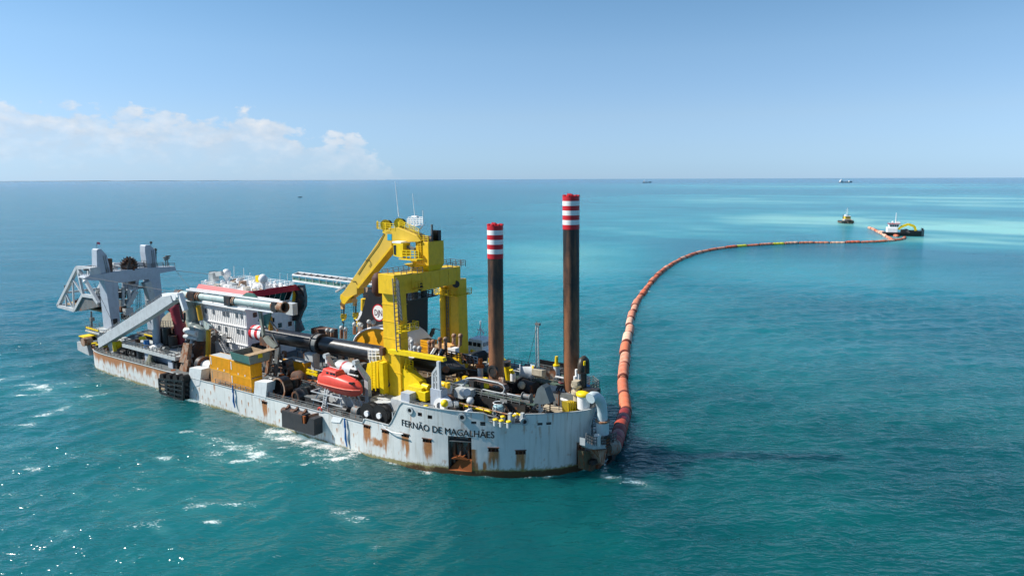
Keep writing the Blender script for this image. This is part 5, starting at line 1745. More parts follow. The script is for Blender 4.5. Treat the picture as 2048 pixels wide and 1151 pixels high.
# ---- steel plate fender box
o = thing('fender_box', 'black steel fender box with a notch, hung on the hull amid white foam', 'fender', 53, -1, 0)
FVv = -1.9
pl = [S(x, y, v=FVv) for x, y in ((563, 820), (603, 831), (604.5, 846), (613, 849), (618, 836), (628, 838), (628.5, 871), (564, 853))]
part('plate', mat('fender_plate', '34363a', .6, rust=.12, dirt=.4), lambda m: m.prism(pl, (0, 1.85, 0)), o)
for x in (570, 587, 604):
    p_ = S(x, 820 + (x - 563) * .27, v=-1.0)
    part('hanger', RUST, lambda m: (m.tube(p_ + (.5, 0, .1), p_ + (-.5, 0, .1), .62, n=12), m.beam(p_ + (0, .4, .2), p_ + (0, 1.2, .9), .5)), o)
part('rusty_chain', RUSTORANGE, lambda m: m.cbox(S(608, 840, v=-1.6), (.7, .4, 1.6)), o)
part('buffer_bar', RUST, lambda m: m.beam(S(604, 836, v=-.8), S(640, 826, v=.3), .6, .5), o)
o = thing('lifebuoy', 'orange lifebuoy ring on the rail below the lifeboat', 'lifebuoy', *S(640, 820, v=.3))
c_ = S(640, 820, v=.3)
part('ring', ORANGEB, lambda m: m.pipe([c_ + (.5 * math.cos(t), 0, .5 * math.sin(t)) for t in np.linspace(0, 2 * math.pi, 19)], .14, 6, cap=False), o)
b = MB()
b.prism([S(x, y, v=-.1) for x, y in ((661, 843), (666, 832), (684, 835), (679, 845))], (0, .12, 0))
o = tag(b.build('canvas_screen', WHITE), 'white canvas panel lashed over the rail below the lifeboat', 'panel')
for x, y0, y1, w0 in ((690, 836, 893, 0), (466, 770, 815, 0)):
    b = MB()
    b.pipe([S(x - 1, y0, v=-.25), S(x, y0 + (y1 - y0) * .3, v=-.3), S(x + .5, y0 + (y1 - y0) * .35, v=-.34), S(x + 1, y0 + (y1 - y0) * .7, v=-.28), S(x + 4, y1, v=-.35)], [.12, .2, .12, .2, .1], 8)
    tag(b.build('blue_rope', BLUE), 'blue rope hanging down the hull ' + ('below the lifeboat' if x > 600 else 'below the containers'), 'rope')
b = MB()
b.pipe([S(x, y, v=-.3) for x, y in ((764, 848), (772, 857), (782, 863), (795, 866), (806, 867))], .09, 6)
tag(b.build('mooring_line', WHITE), 'white line sagging along the hull to a rusty pocket left of the name', 'rope')

# ---- lifeboat with its davits
LV = 2.9
lb = thing('lifeboat', 'orange enclosed lifeboat hanging in davits at the near side', 'lifeboat', *S(684, 790, v=LV))
l0, l1 = S(646, 764, v=LV), S(723, 776, v=LV)
LL = abs(l0[0] - l1[0])
wk = (l0[2] + l1[2]) / 2
st = [(0, 1.25, -.75, 1.55), (.06, 1.5, -1.15, 1.9), (.25, 1.62, -1.45, 2.15), (.5, 1.65, -1.6, 2.0), (.74, 1.5, -1.6, 1.65), (.9, 1.05, -1.35, 1.3), (1.0, .3, -.7, .65)]
b = MB()
nseg = 16
VV, FF = [], []
for t, hw, kw, hc_ in st:
    uu_ = l0[0] - LL * t
    for k in range(nseg):
        a_ = 2 * math.pi * (k + .5) / nseg
        y_, z_ = math.cos(a_), math.sin(a_)
        z2 = abs(z_) ** .75 * (hc_ if z_ > 0 else kw)
        VV.append((uu_, LV + math.copysign(abs(y_) ** .62, y_) * hw * (1 if z_ > 0 else (1 - .35 * abs(z_))), wk + z2))
for i in range(len(st) - 1):
    for k in range(nseg):
        FF.append((i * nseg + k, i * nseg + (k + 1) % nseg, (i + 1) * nseg + (k + 1) % nseg, (i + 1) * nseg + k))
b.add(VV, FF, True)
b.add(VV[:nseg], [tuple(range(nseg))])
b.add(VV[-nseg:], [tuple(range(nseg))])
hb = b.build('hull', ORANGEB, lb)
sub = hb.modifiers.new('smooth', 'SUBSURF')
sub.levels = sub.render_levels = 2
part('wheelhouse', ORANGEB, lambda m: m.hexa([(l0[0] - LL * .08, LV - 1.3, wk + 1.2), (l0[0] - LL * .52, LV - 1.3, wk + 1.2), (l0[0] - LL * .52, LV + 1.3, wk + 1.2), (l0[0] - LL * .08, LV + 1.3, wk + 1.2), (l0[0] - LL * .13, LV - .95, wk + 2.75), (l0[0] - LL * .46, LV - .95, wk + 2.65), (l0[0] - LL * .46, LV + .95, wk + 2.65), (l0[0] - LL * .13, LV + .95, wk + 2.75)]), lb, bevel=.2)
for t in (.26, .36, .43):
    part('porthole', GLASSM, lambda m: m.cbox((l0[0] - LL * t, LV - 1.08, wk + 2.15), (.5, .14, .36)), lb)
part('fender_line', mat('faded_orange', 'e8806c', .5, dirt=.1), lambda m: m.pipe([(l0[0] - LL * t, LV - hw * .99, wk + .02) for t, hw, _, _ in st[:]], .1, 6), lb)
part('bow_mark', BLACK, lambda m: m.cbox((l0[0] - LL * .84, LV - .75, wk + 1.15), (.9, .6, .3)), lb)
part('grab_rail', WHITE, lambda m: m.beam((l0[0] - LL * .2, LV, wk + 2.95), (l0[0] - LL * .45, LV, wk + 2.85), .08), lb)
for k, (tx, ty, bx, by, cx_, cy_) in enumerate(((653, 711, 672, 745, 660, 850), (711.5, 724, 735, 757, 741, 812))):
    dvt = part('boat_davit', LGREY, lambda m: (m.beam(S(tx, ty, v=LV), S(bx, by, v=LV + 2.2), .5, .7, .8, .9), m.beam(S(bx, by, v=LV + 2.2), (S(cx_, cy_, v=LV + 3.0)[0], LV + 2.6, deck_w(40)), .8, .9), m.tube(S(tx, ty, v=LV) + (0, -.5, 0), S(tx, ty, v=LV) + (0, .5, 0), .45, n=10)))
    part('fall_wire', CABLEM, lambda m: (m.tube(S(tx, ty, v=LV), S(tx + .7, 748 if k == 0 else 760, v=LV), .08, n=5)), dvt)
    part('fall_hook', WHITE, lambda m: m.cbox(S(tx + .3, ty + 10, v=LV), (.4, .3, .9)), dvt)
part('davit_spreader', PALE, lambda m: m.tube(S(668, 741, v=LV + 1.8), S(716, 752, v=LV + 1.8), .18, n=8))
part('davit_spreader', PALE, lambda m: m.tube(S(654, 710, v=LV + .2), S(672, 716, v=LV + 2.2), .18, n=8))
ub, ua = deck_w(45), wk - .9
for (u_, v_, u2, v2) in ((52.0, 1.2, 50.5, 2.4), (49.5, 1.2, 49.5, 4.2), (47.6, 1.2, 49, 1.8), (46.2, 4.4, 46.0, 3.0), (44, 1.4, 45.6, 2.2), (52, 4.2, 50.8, 3.6), (41.5, 4.5, 43, 3.6)):
    part('cradle_leg', LGREY, lambda m: m.beam((u_, v_, ub), (u2, v2, ua), .22))
for z_ in (ub + 1.4, ub + 2.9):
    part('cradle_rail', LGREY, lambda m: (m.beam((52, 1.2, z_), (44, 1.4, z_), .14), m.beam((52, 4.2, z_), (41.5, 4.5, z_), .14), m.beam((52, 1.2, z_), (52, 4.2, z_), .14)))
part('cradle_ladder', LGREY, lambda m: m.ladder((48.6, .9, ub), (48.2, 1.6, ua + .2), .7, .4, (1, 0, 0), .06))
part('boarding_stair', LGREY, lambda m: (m.ladder((44.6, 3.4, ua), (41.6, 3.4, ub + .2), .9, .35, (0, 1, 0), .1)))
part('boat_winch', STEELGREY, lambda m: (m.tube((41.8, 2.0, 6.6), (40.4, 2.0, 6.6), .8, n=12), m.box(39.9, 42.3, 1.4, 2.8, 5.5, 6.2)))
part('boat_winch', DARK, lambda m: (m.tube((44.0, 1.6, 6.3), (42.9, 1.6, 6.3), .6, n=12), m.box(42.7, 44.2, 1.2, 2.2, 5.5, 6.0)))
for x, lab in ((735, 'black cable reel with white hub, the one nearer the lifeboat'), (759.5, 'black cable reel with white hub, the one nearer the ship name')):
    c_ = S(x, 826 + (x - 735) * .17, v=1.3)
    o = thing('cable_reel', lab, 'cable reel', c_[0], 1.6, deck_w(36), 'black reels behind the low bulwark')
    part('front_cheek', RUBBER, lambda m: m.tube(c_, c_ + (0, .2, 0), 1.75, n=30), o)
    part('back_cheek', RUBBER, lambda m: m.tube(c_ + (0, 1.2, 0), c_ + (0, 1.4, 0), 1.75, n=30), o)
    part('cable_coil', CABLEM, lambda m: m.tube(c_ + (0, .21, 0), c_ + (0, 1.19, 0), 1.35, n=24), o)
    part('hub', WHITE, lambda m: m.tube(c_ + (0, -.35, 0), c_ + (0, -.01, 0), .5, n=16), o)
part('reel_stand', STEELGREY, lambda m: m.box(32, 39, 1.2, 2.9, 5.5, 5.9))
# turntable of the small crane and grey casing inboard of the reels
part('crane_pedestal', LGREY, lambda m: (m.lathe((S(770, 800, v=6)[0], 6, deck_w(36)), [(1.6, 0), (1.2, 1.6), (2.6, 2.2), (2.6, 2.6)], 20)))
part('casing', LGREY, lambda m: m.prism([S(x, y, v=5) for x, y in ((782, 796), (820, 806), (812, 846), (775, 846))], (0, 3, 0)))
part('inner_bulwark', LGREY, lambda m: m.box(38, 62, 5.0, 5.25, deck_w(50), deck_w(50) + 1.7))
part('yellow_frame', BRIGHTY, lambda m: (m.beam(S(614, 744, v=8), S(636, 750, v=8), .45), m.beam(S(614, 738, v=8), S(635, 744, v=8), .25), m.beam(S(618, 745, v=8), S(618, 738, v=8), .3), m.beam(S(632, 749, v=8), S(632, 742, v=8), .3)))
part('inner_railing', STEELGREY, lambda m: m.rail([(62, 5.1, deck_w(50) + 1.7), (38, 5.1, deck_w(50) + 1.7)], 1.1, 1.5, .05))
c_ = S(705, 740, v=9)
ro = thing('wire_drum', 'white and dark red winch drum under the lying pile, behind the lifeboat', 'winch drum', c_[0], 9, c_[2] - 2)
for x0, x1, mm in ((679, 690, PALE), (690, 694, DULLRED), (694, 710, LGREY), (710, 720, BLACK)):
    part('drum_section', mm, lambda m: m.tube(S(x0, 733 + (x0 - 678) * .3, v=9), S(x1, 733 + (x1 - 678) * .3, v=9), 1.45, n=22), ro)


# ================================================================== yellow gantry with the knuckle crane on top
gc = thing('gantry_crane', 'yellow gantry straddling the deck, its cross girder carrying a folded knuckle crane', 'gantry', 38.5, 17, 6)
GA, GB = S(795, 553, v=8)[0], S(763, 552, v=8)[0]          # girder faces: near end / far end
zt = 29.3
l1_, l2_ = S(767, 706, v=8)[0], S(800, 706, v=8)[0]
lg = part('near_leg', YELLOW, lambda m: m.hexa([(l2_, 8, 7.2), (l1_, 8, 7.2), (l1_, 10.4, 7.2), (l2_, 10.4, 7.2), (GA + .02, 8, zt), (GB, 8, zt), (GB, 9.9, zt), (GA + .02, 9.9, zt)]), gc, bevel=.06)
for z_ in (27.0, 24.5, 21.5, 18.5, 15.6, 12.5):
    part('weld_band', YELLOW, lambda m: m.box(GA - .05 - (29 - z_) * .012, GB + .07 + (29 - z_) * .012, 7.94, 10.0 + (29 - z_) * .022, z_, z_ + .1), lg)
for v_ in (11.5, 14.0, 16.5, 19.0, 21.5, 24.0):
    part('girder_seam', YELLOW, lambda m: m.box(GA - .045, GA + .02, v_, v_ + .1, 26.3, 29.2), gc)
part('gusset', BRIGHTY, lambda m: m.prism([S(x, y, v=8.3) for x, y in ((764, 705), (800, 705), (803, 735), (820, 746), (838, 763), (843, 775), (858, 773), (858, 785), (845, 797), (818, 790), (800, 772), (796, 800), (764, 790))], (0, 1.7, 0)), gc)
part('bolted_foot', BRIGHTY, lambda m: (m.cbox(S(836, 782, v=7.6), (3.2, 1.6, 2.0)), m.cbox(S(850, 790, v=7.4), (1.6, 1.6, 1.6)), m.tube(S(846, 771, v=8), S(858, 775, v=8), .55, n=12)), gc, bevel=.08)
part('foot_column', BRIGHTY, lambda m: m.prism([S(x, y, v=6.6) for x, y in ((757, 724), (765, 726), (768, 788), (760, 786))], (0, 1.2, 0)), gc)
part('foot_ladder', BRIGHTY, lambda m: m.ladder(S(748, 780, v=6.5), S(747, 722, v=6.5), .9, .45, (1, 0, 0), .09), gc)
part('foot_housing', BRIGHTY, lambda m: (m.prism([S(x, y, v=7.2) for x, y in ((735, 726), (756, 722), (757, 776), (737, 770), (730, 752))], (0, 1.5, 0))), gc)
part('foot_roller', DARK, lambda m: m.tube(S(773, 766, v=7.9), S(773, 766, v=7.6), .75, n=14), gc)
part('cross_girder', YELLOW, lambda m: m.prism([S(x, y, u=GA) for x, y in ((788, 550), (830, 546.5), (870, 541), (921, 532), (921, 566), (888, 572), (868, 577), (806, 588), (789, 590))], (GB - GA, 0, 0)), gc, bevel=.06)
fr0, fr1 = 24.4, 26.95
rb = S(921, 566, u=GA)
part('far_leg', YELLOW, lambda m: m.hexa([(GA - .2, fr0 - .3, 7), (GB + .2, fr0 - .3, 7), (GB + .2, fr1 + .2, 7), (GA - .2, fr1 + .2, 7), (GA + .03, fr0, 27), (GB - .03, fr0, 27), (GB - .03, fr1, 27), (GA + .03, fr1, 27)]), gc, bevel=.06)
part('leg_flare', YELLOW, lambda m: m.prism([S(x, y, u=GA + .4) for x, y in ((914, 672), (924, 672), (934, 706), (914, 710))], (2.2, 0, 0)), gc)
part('leg_trunk', YELLOW, lambda m: m.tube((GB - .3, fr0 - .5, 8), (GB - .3, fr0 - .5, 25.5), .62, n=12), gc)
part('leg_ladder', STEELGREY, lambda m: m.ladder((GB - 1.3, fr0 - .35, 9), (GB - 1.3, fr0 - .35, 25), .5, .7, (1, 0, 0), .06), gc)
part('leg_gallery', BRIGHTY, lambda m: (m.box(GA - .8, GB + 1, fr0 - 1.5, fr1 + .5, 24.0, 24.12), m.rail([(GA - .8, fr1 + .5, 24.1), (GA - .8, fr0 - 1.5, 24.1), (GB + 1, fr0 - 1.5, 24.1)], 1.1, 1.2, .05)), gc)
part('leg_ladder', STEELGREY, lambda m: m.ladder(S(797, 700, u=GA - .4), S(789, 556, u=GA - .4), .9, .7, (0, 1, 0), .08), gc)
part('ladder_cage', STEELGREY, lambda m: m.beam(S(803, 640, u=GA - .9), S(795, 560, u=GA - .9), .14, .5), gc)
lp_ = S(800, 652, u=GA - .2)
part('leg_gallery', BRIGHTY, lambda m: (m.box(GA - 1.6, GA - .1, lp_[1] - 1.2, lp_[1] + 3.2, lp_[2] - .9, lp_[2] - .75), m.rail([(GA - .2, lp_[1] - 1.2, lp_[2] - .75), (GA - 1.6, lp_[1] - 1.2, lp_[2] - .75), (GA - 1.6, lp_[1] + 3.2, lp_[2] - .75), (GA - .2, lp_[1] + 3.2, lp_[2] - .75)], 1.2, 1.0, .06)), gc)
part('leg_gallery', BRIGHTY, lambda m: (m.rail([S(810, 740, u=GA - 1), S(832, 750, u=GA - 1)], 1.2, .9, .07), m.rail([S(812, 732, u=GA - 1), S(826, 736, u=GA - 1)], 1.3, .9, .07)), gc)
zg = zt + .05
part('girder_railing', STEELGREY, lambda m: (m.rail([(GB, 8.2, zg), (GB, 26.8, zg)], 1.2, 1.3, .045), m.rail([(GA + .1, 9, zg), (GA + .1, 14.5, zg)], 1.2, 1.3, .045), m.rail([(GA + .1, 21.5, zg), (GA + .1, 26.8, zg), (GB, 26.8, zg)], 1.2, 1.3, .045), m.rail([(GB, 8.2, zg), (GA + 1, 8.2, zg)], 1.2, 1.2, .045)), gc)
part('girder_opening', DARK, lambda m: m.tube(S(838, 572, u=GA - .06), S(838, 572, u=GA - .02), .8, n=16), gc)
part('girder_gallery', YELLOW, lambda m: (m.rail([S(825, 577, u=GA - .7), S(846, 573, u=GA - .7)], 1.2, 1.0, .06), m.cbox(S(835, 577, u=GA - .4), (.8, 2.4, .12))), gc)
part('girder_opening', DARK, lambda m: m.tube(S(912, 568, u=GA - .1), S(912, 568, u=GA - .02), .7, n=14), gc)
part('rest_arm', BRIGHTY, lambda m: m.prism([S(x, y, v=6.9) for x, y in ((775, 699), (800, 701), (885, 716), (887, 723), (840, 716), (776, 706))], (0, .9, 0)), gc)
part('rest_arm_pin', RUST, lambda m: m.cbox(S(765, 702, v=7.6), (.8, .8, 1.4)), gc)
bf = thing('brown_buoy', 'rust brown rounded buoy hung at the left end of the yellow girder', 'buoy', *S(757, 590, v=10))
bu0, bu1 = S(757, 555, v=10.5), S(757, 582, v=10.5)
part('body', mat('buoy_brown', '4a2a22', .7, dirt=.3), lambda m: m.pipe([bu0 + (0, 0, 1.0), bu0 + (0, 0, .75), bu0 + (0, 0, .2), bu0, bu1, bu1 - (0, 0, .2), bu1 - (0, 0, .75), bu1 - (0, 0, 1.0)], [.2, .75, 1.1, 1.2, 1.2, 1.1, .75, .2], 18), bf)

# ---- slewing crane
kc = thing('knuckle_crane', 'yellow knuckle crane on the gantry top, its boom folded down to the left', 'crane', 38.4, 18, 29.3)
ring_c = S(846, 541, v=18)
part('slew_ring', YELLOW, lambda m: m.lathe((ring_c[0], ring_c[1], 29.3), [(2.3, 0), (2.3, .5), (1.9, .55), (1.9, 1.7), (2.2, 1.75), (2.2, 2.0)], 26), kc)
HVn = 16.0
h0, h1 = S(831, 500, v=HVn)[0], S(857, 500, v=HVn)[0]
hv1 = S(888, 500, u=h1)[1]
hz0, hz1 = S(857, 532, u=h1)[2], S(857, 484, u=h1)[2]
ho = part('house', YELLOW, lambda m: m.box(h1, h0 + .0, HVn, hv1, hz0, hz1), kc, bevel=.08)
part('house_ladder', YELLOW, lambda m: m.ladder((h0 - 1.1, HVn - .15, hz0 + .4), (h0 - 1.1, HVn - .15, hz1), .6, .4, (1, 0, 0), .06), ho)
part('house_skirt', BRIGHTY, lambda m: m.hexa([(h1 + .4, HVn + .5, hz0 - 1.0), (h0 + 2.5, HVn + .5, hz0 - .5), (h0 + 2.5, hv1 - .6, hz0 - .5), (h1 + .4, hv1 - .6, hz0 - 1.0), (h1 + .1, HVn, hz0), (h0 + 3, HVn, hz0), (h0 + 3, hv1, hz0), (h1 + .1, hv1, hz0)]), ho)
part('deck_rail', BRIGHTY, lambda m: (m.rail([S(805, 516, v=13.6), S(838, 517, v=13.6)], 1.4, .9, .07), m.cbox(S(822, 518, v=14.4), (4.4, 1.8, .2))), ho)
part('engine_box', BLACK, lambda m: m.box(h1 + .2, h1 + 2.0, HVn + 3.0, hv1 - .5, hz1 + .02, hz1 + 1.9), ho)
part('exhaust', STEELGREY, lambda m: m.tube((h1 + 1.0, HVn + 2.2, hz1), (h1 + 1.0, HVn + 2.2, hz1 + 3.0), .2, n=8), ho)
part('roof_gear', RUSTPALE, lambda m: (m.tube((h1 + 2.4, HVn + .6, hz1 + .7), (h1 + 4.4, HVn + .6, hz1 + .9), .6, n=12), m.cbox((h1 + 1.2, HVn + .9, hz1 + .5), (1.4, 1.2, 1.0)), m.beam((h0 + 2, HVn + .8, hz1 + 1.5), (h1, HVn + .8, hz1 + .6), .35)), ho, kind='stuff')
part('roof_rail', BRIGHTY, lambda m: m.rail([(h1 + .1, HVn + .1, hz1), (h0, HVn + .1, hz1)], 1.1, 1.0, .05), ho)
cab_ = part('cab', BRIGHTY, lambda m: m.prism([S(x, y, v=13.8) for x, y in ((785.5, 487), (806, 486), (806, 513), (800, 515), (787, 511))], (0, 1.9, 0)), kc)
part('cab_glass', GLASSM, lambda m: m.prism([S(x, y, v=13.74) for x, y in ((786.5, 490), (791.5, 490), (791.5, 510), (787.5, 508))], (0, .06, 0)), cab_)
part('cab_roof', WHITE, lambda m: m.cbox(S(799, 484, v=14.6), (2.2, 1.6, .3)), cab_)
part('cab_stay', STEELGREY, lambda m: m.beam(S(806, 490, v=15), S(830, 498, v=15), .5), cab_)
BV = 15.6
bo_ = part('lower_boom', mat('boom_yellow', 'd6b247', .45, rust=.1, dirt=.1), lambda m: m.prism([S(x, y, v=BV) for x, y in ((769, 464), (779, 461), (785, 468), (783, 494), (778, 500), (714, 573), (714, 588), (707, 591), (689, 602), (682, 600), (681, 589), (690, 579))], (0, 1.9, 0)), kc, bevel=.08)
part('boom_sole', YELLOW, lambda m: m.prism([S(x, y, v=BV - .12) for x, y in ((782.5, 490), (784.5, 493), (716, 577), (713, 573))], (0, 2.14, 0)), bo_)
part('boom_nose', YELLOW, lambda m: m.prism([S(x, y, v=BV - .1) for x, y in ((681, 588), (690, 594), (707, 590), (698, 597), (692, 604), (689, 608), (684, 606), (680, 596))], (0, 2.1, 0)), bo_)
part('upper_boom', mat('boom_yellow2', 'd9b53a', .45, rust=.12, dirt=.1), lambda m: m.prism([S(x, y, v=BV) for x, y in ((766, 461), (780, 457), (795, 454), (833, 470), (842, 482), (836, 484), (812, 484), (786, 486), (772, 466))], (0, 2.2, 0)), kc, bevel=.08)
part('maker_plate', CYAN, lambda m: m.prism([S(x, y, v=BV - .06) for x, y in ((774.5, 468), (783, 468), (783, 480), (774.5, 480))], (0, .05, 0)), bo_)
for x, y in ((771, 449), (798, 446)):
    part('rope_sheave', BRIGHTY, lambda m: (m.tube(S(x, y, v=BV + .4), S(x, y, v=BV + .8), .95, n=18), m.tube(S(x, y + 8, v=BV + .4), S(x, y + 8, v=BV + .8), .6, n=14), m.cbox(S(x, y + 7, v=BV + .6), (.8, .8, 1.8))), kc)
    part('rope_drum', DARK, lambda m: m.tube(S(x + 6, y - 1, v=BV + .9), S(x + 6, y - 1, v=BV + 2.4), .75, n=14), kc)
part('boom_gallery', BRIGHTY, lambda m: (m.rail([S(754, 457, v=BV), S(790, 461, v=BV)], 1.2, 1.1, .06), m.rail([S(754, 457, v=BV), S(756, 454, v=BV + 2)], 1.2, 1.1, .06), m.prism([S(754, 457.4, v=BV), S(790, 461.6, v=BV), S(790, 461, v=BV + 2), S(756, 456, v=BV + 2)], (0, 0, .1)), m.rail([S(800, 452, v=BV + .2), S(838, 470, v=BV + .2)], 1.1, 1.1, .05)), kc, kind='stuff')
part('mast_platform', WHITE, lambda m: (m.cbox(S(832, 450, v=BV + 1.5), (2.6, 2.0, .12)), m.rail([S(815, 450.5, v=BV + .5), S(846, 450, v=BV + .5)], 1.2, .8, .06), m.rail([S(817, 447, v=BV + 3), S(846, 447, v=BV + 3)], 1.2, .8, .06), m.tube(S(828, 452, v=BV + 1.5), S(828, 433, v=BV + 1.5), .14, n=6), m.cbox(S(830, 433, v=BV + 1.5), (1.3, .6, .3)), m.beam(S(818, 452, v=BV + 1), S(826, 460, v=BV + 1), .2), m.beam(S(845, 452, v=BV + 1), S(836, 462, v=BV + 1), .2)), kc)
part('whip_aerial', WHITE, lambda m: m.tube(S(797.5, 433, v=BV + 1), S(790, 362, v=BV + 1), .075, .04, n=5), kc)
part('whip_aerial', WHITE, lambda m: m.tube(S(829.5, 432, v=BV + 2), S(825, 387, v=BV + 2), .06, .035, n=5), kc)
part('pole', WHITE, lambda m: m.tube(S(846, 446, v=BV + 2), S(845.5, 421, v=BV + 2), .05, n=5), kc)
part('boom_cable', DARK, lambda m: (m.pipe([S(x, y, v=BV - .1) for x, y in ((768, 466), (756, 490), (738, 514), (716, 548))], .06, 5), m.pipe([S(x, y, v=BV - .1) for x, y in ((730, 520), (738, 519), (742, 526), (738, 533))], .05, 5), m.pipe([S(x, y, v=BV - .1) for x, y in ((704, 562), (711, 562), (714, 569))], .05, 5)), bo_, kind='stuff')
for x, y0, yb, ye, lab in ((685.5, 598, 633, 662, 'striped yellow hook block on its wires at the boom tip'), (709.5, 592, 630, None, 'yellow hook block hanging just behind the boom tip')):
    hk = thing('hook_block', lab, 'hook block', *S(x, yb + 8, v=BV + 1))
    part('upper_sheave', CONT, lambda m: (m.tube(S(x, y0 + 9, v=BV + .7), S(x, y0 + 9, v=BV + 1.3), .55, n=14), m.cbox(S(x, y0 + 13, v=BV + 1), (.7, .5, 1.3)), m.cbox(S(x, y0 + 4, v=BV + 1), (.5, .4, .9))), hk)
    for dxp in (-2, 2):
        part('wire', CABLEM, lambda m: m.tube(S(x + dxp, y0 + 10, v=BV + 1), S(x + dxp, yb - 4, v=BV + 1), .07 if dxp < 0 else .16, n=5), hk)
    part('block', BRIGHTY, lambda m: m.prism([S(x + a_, yb + c_, v=BV + .8) for a_, c_ in ((-4, -5), (4, -5), (4.5, 1), (1.5, 8), (-1.5, 8), (-4.5, 1))], (0, .5, 0)), hk)
    for k in range(3):
        part('stripe', BLACK, lambda m: m.beam(S(x - 4, yb - 3 + 3.4 * k, v=BV + .77), S(x + 4, yb - 5.5 + 3.4 * k, v=BV + .77), .05, .16), hk)
    part('hook', DARK, lambda m: (m.pipe([S(x, yb + 7, v=BV + 1), S(x, yb + 11, v=BV + 1), S(x + 1.5, yb + 13, v=BV + 1), S(x + 2.5, yb + 11, v=BV + 1)], .14, 7)), hk)
    if ye:
        part('sling', CABLEM, lambda m: m.tube(S(x + 1, yb + 11, v=BV + 1), S(x + 2.5, ye, v=BV + 1), .08, n=5), hk)

# ================================================================== the two standing piles
for nm, (xt, yt), (xb, yb_), Yd, rr_, lab in (('a', (990.2, 450), (993, 765), 110.5, 1.27, 'shorter standing black and rusty pile with red and white top, beside the yellow gantry'), ('b', (1142, 392), (1143.2, 800), 109.2, 1.31, 'taller standing dark pile with red and white top, at the end of the hull')):
    def at_Y(px, py):
        q1, q2 = wor(S(px, py, v=10)[None])[0], np.array([0, 0, CAM_H])
        t = Yd / q1[1]
        P = q2 + (q1 - q2) * t
        return np.array([P @ U - U0, P @ V - V0, P[2]])
    top_, bot_ = at_Y(xt, yt), at_Y(xb, yb_)
    bot_ = top_ + (bot_ - top_) * ((top_[2] - 4) / (top_[2] - bot_[2]))
    d_ = (bot_ - top_) / np.linalg.norm(bot_ - top_)
    pl_ = thing('standing_pile', lab, 'pile', *bot_)
    bandh = (at_Y(xt, yt)[2] - at_Y(xt, yt + 66)[2])
    part('shaft', SPUDM, lambda m: m.tube(top_ + d_ * (bandh + .003), bot_, rr_, n=44), pl_)
    for k in range(7):
        a_, c_ = top_ + d_ * bandh * k / 7, top_ + d_ * bandh * (k + 1) / 7
        part('stripe', RED if k % 2 == 0 else WHITE, lambda m: m.tube(a_ + d_ * .003, c_, rr_ * 1.035, n=44, cap=(k in (0, 6))), pl_)
    part('lifting_cap', RED, lambda m: (m.tube(top_ - d_ * .16, top_, rr_ * .62, n=20), m.cbox(top_ - d_ * .24 + (.5, .3, 0), (.6, .4, .3)), m.cbox(top_ - d_ * .22 - (.3, .5, 0), (.5, .5, .25)), *[m.cbox(top_ - d_ * .1 + (rr_ * .9 * math.cos(t), rr_ * .9 * math.sin(t), 0), (.34, .34, .22)) for t in np.arange(0, 6.2, .9)]), pl_)
    for k, wz_ in enumerate((34, 29.5, 25, 20, 16)):
        q = bot_ + (top_ - bot_) * ((wz_ - bot_[2]) / (top_[2] - bot_[2]))
        part('weld_ring', SPUDM, lambda m: m.ring(q, q + d_ * .09, rr_ + .018, rr_ - .05, 44), pl_)
    if nm == 'a':
        PA = bot_ + (top_ - bot_) * ((9 - bot_[2]) / (top_[2] - bot_[2]))
    else:
        PB = bot_ + (top_ - bot_) * ((9 - bot_[2]) / (top_[2] - bot_[2]))

# ================================================================== near end: raised working deck round the piles
WD = 11.6
part('pile_deck', GREENDECK, lambda m: (m.box(9.6, 29, 9.5, 12.0, WD - .3, WD), m.box(9.6, 29, 20.2, 26, WD - .3, WD)), kind='stuff')
part('pile_keeper', DARK, lambda m: (m.box(PA[0] - 2.4, PA[0] + 2.4, PA[1] - 2.4, PA[1] - 1.5, 8.9, 12.2), m.box(PA[0] - 2.4, PA[0] + 2.4, PA[1] + 1.5, PA[1] + 2.4, 8.9, 12.2), m.box(PA[0] + 1.5, PA[0] + 2.4, PA[1] - 1.5, PA[1] + 1.5, 8.9, 12.2)))
part('pile_keeper', STEELGREY, lambda m: (m.box(PB[0] - 2.2, PB[0] + 2.2, PB[1] - 2.3, PB[1] - 1.5, 8.9, 11.4), m.box(PB[0] - 2.2, PB[0] + 2.2, PB[1] + 1.5, PB[1] + 2.3, 8.9, 11.4)))
part('carriage_beam', DARK, lambda m: (m.box(11, 34, 9.0, 9.45, 8.92, 11.2), m.box(11, 34, 20.3, 20.9, 8.92, 11.2)), kind='stuff')
for pts in ([(1050, 757), (1082, 766)], [(1096, 761), (1142, 772)], [(1141, 772), (1146, 790)]):
    part('deck_railing', STEELGREY, lambda m: m.rail([S(x, y, w=WD) for x, y in pts], 1.2, 1.1, .05))
part('rail_cap', WHITE, lambda m: (m.beam(S(1110, 752, w=WD + 1.2), S(1138, 757, w=WD + 1.2), .2), m.beam(S(1052, 747, w=WD + 1.2), S(1070, 751, w=WD + 1.2), .2)), kind='stuff')
bl = part('winch_block', BEIGE, lambda m: m.prism([S(x, y, u=12) for x, y in ((1084, 740), (1101, 738), (1106, 745), (1105, 757), (1092, 758), (1084, 753))], (2.0, 0, 0)), bevel=.08)
part('winch_wheel', RUSTPALE, lambda m: m.tube(S(1099, 746, u=11.9), S(1099, 746, u=11.5), 1.05, n=16), bl)
part('drum_winch', LGREY, lambda m: (m.tube(S(1040, 745, w=13), S(1062, 745, w=13), 1.1, n=18), m.tube(S(1039, 745, w=13), S(1040.5, 745, w=13), 1.5, n=18), m.tube(S(1061, 745, w=13), S(1063, 745, w=13), 1.5, n=18), m.tube(S(1063, 743, w=13.3), S(1069, 743, w=13.3), 1.2, n=14)))
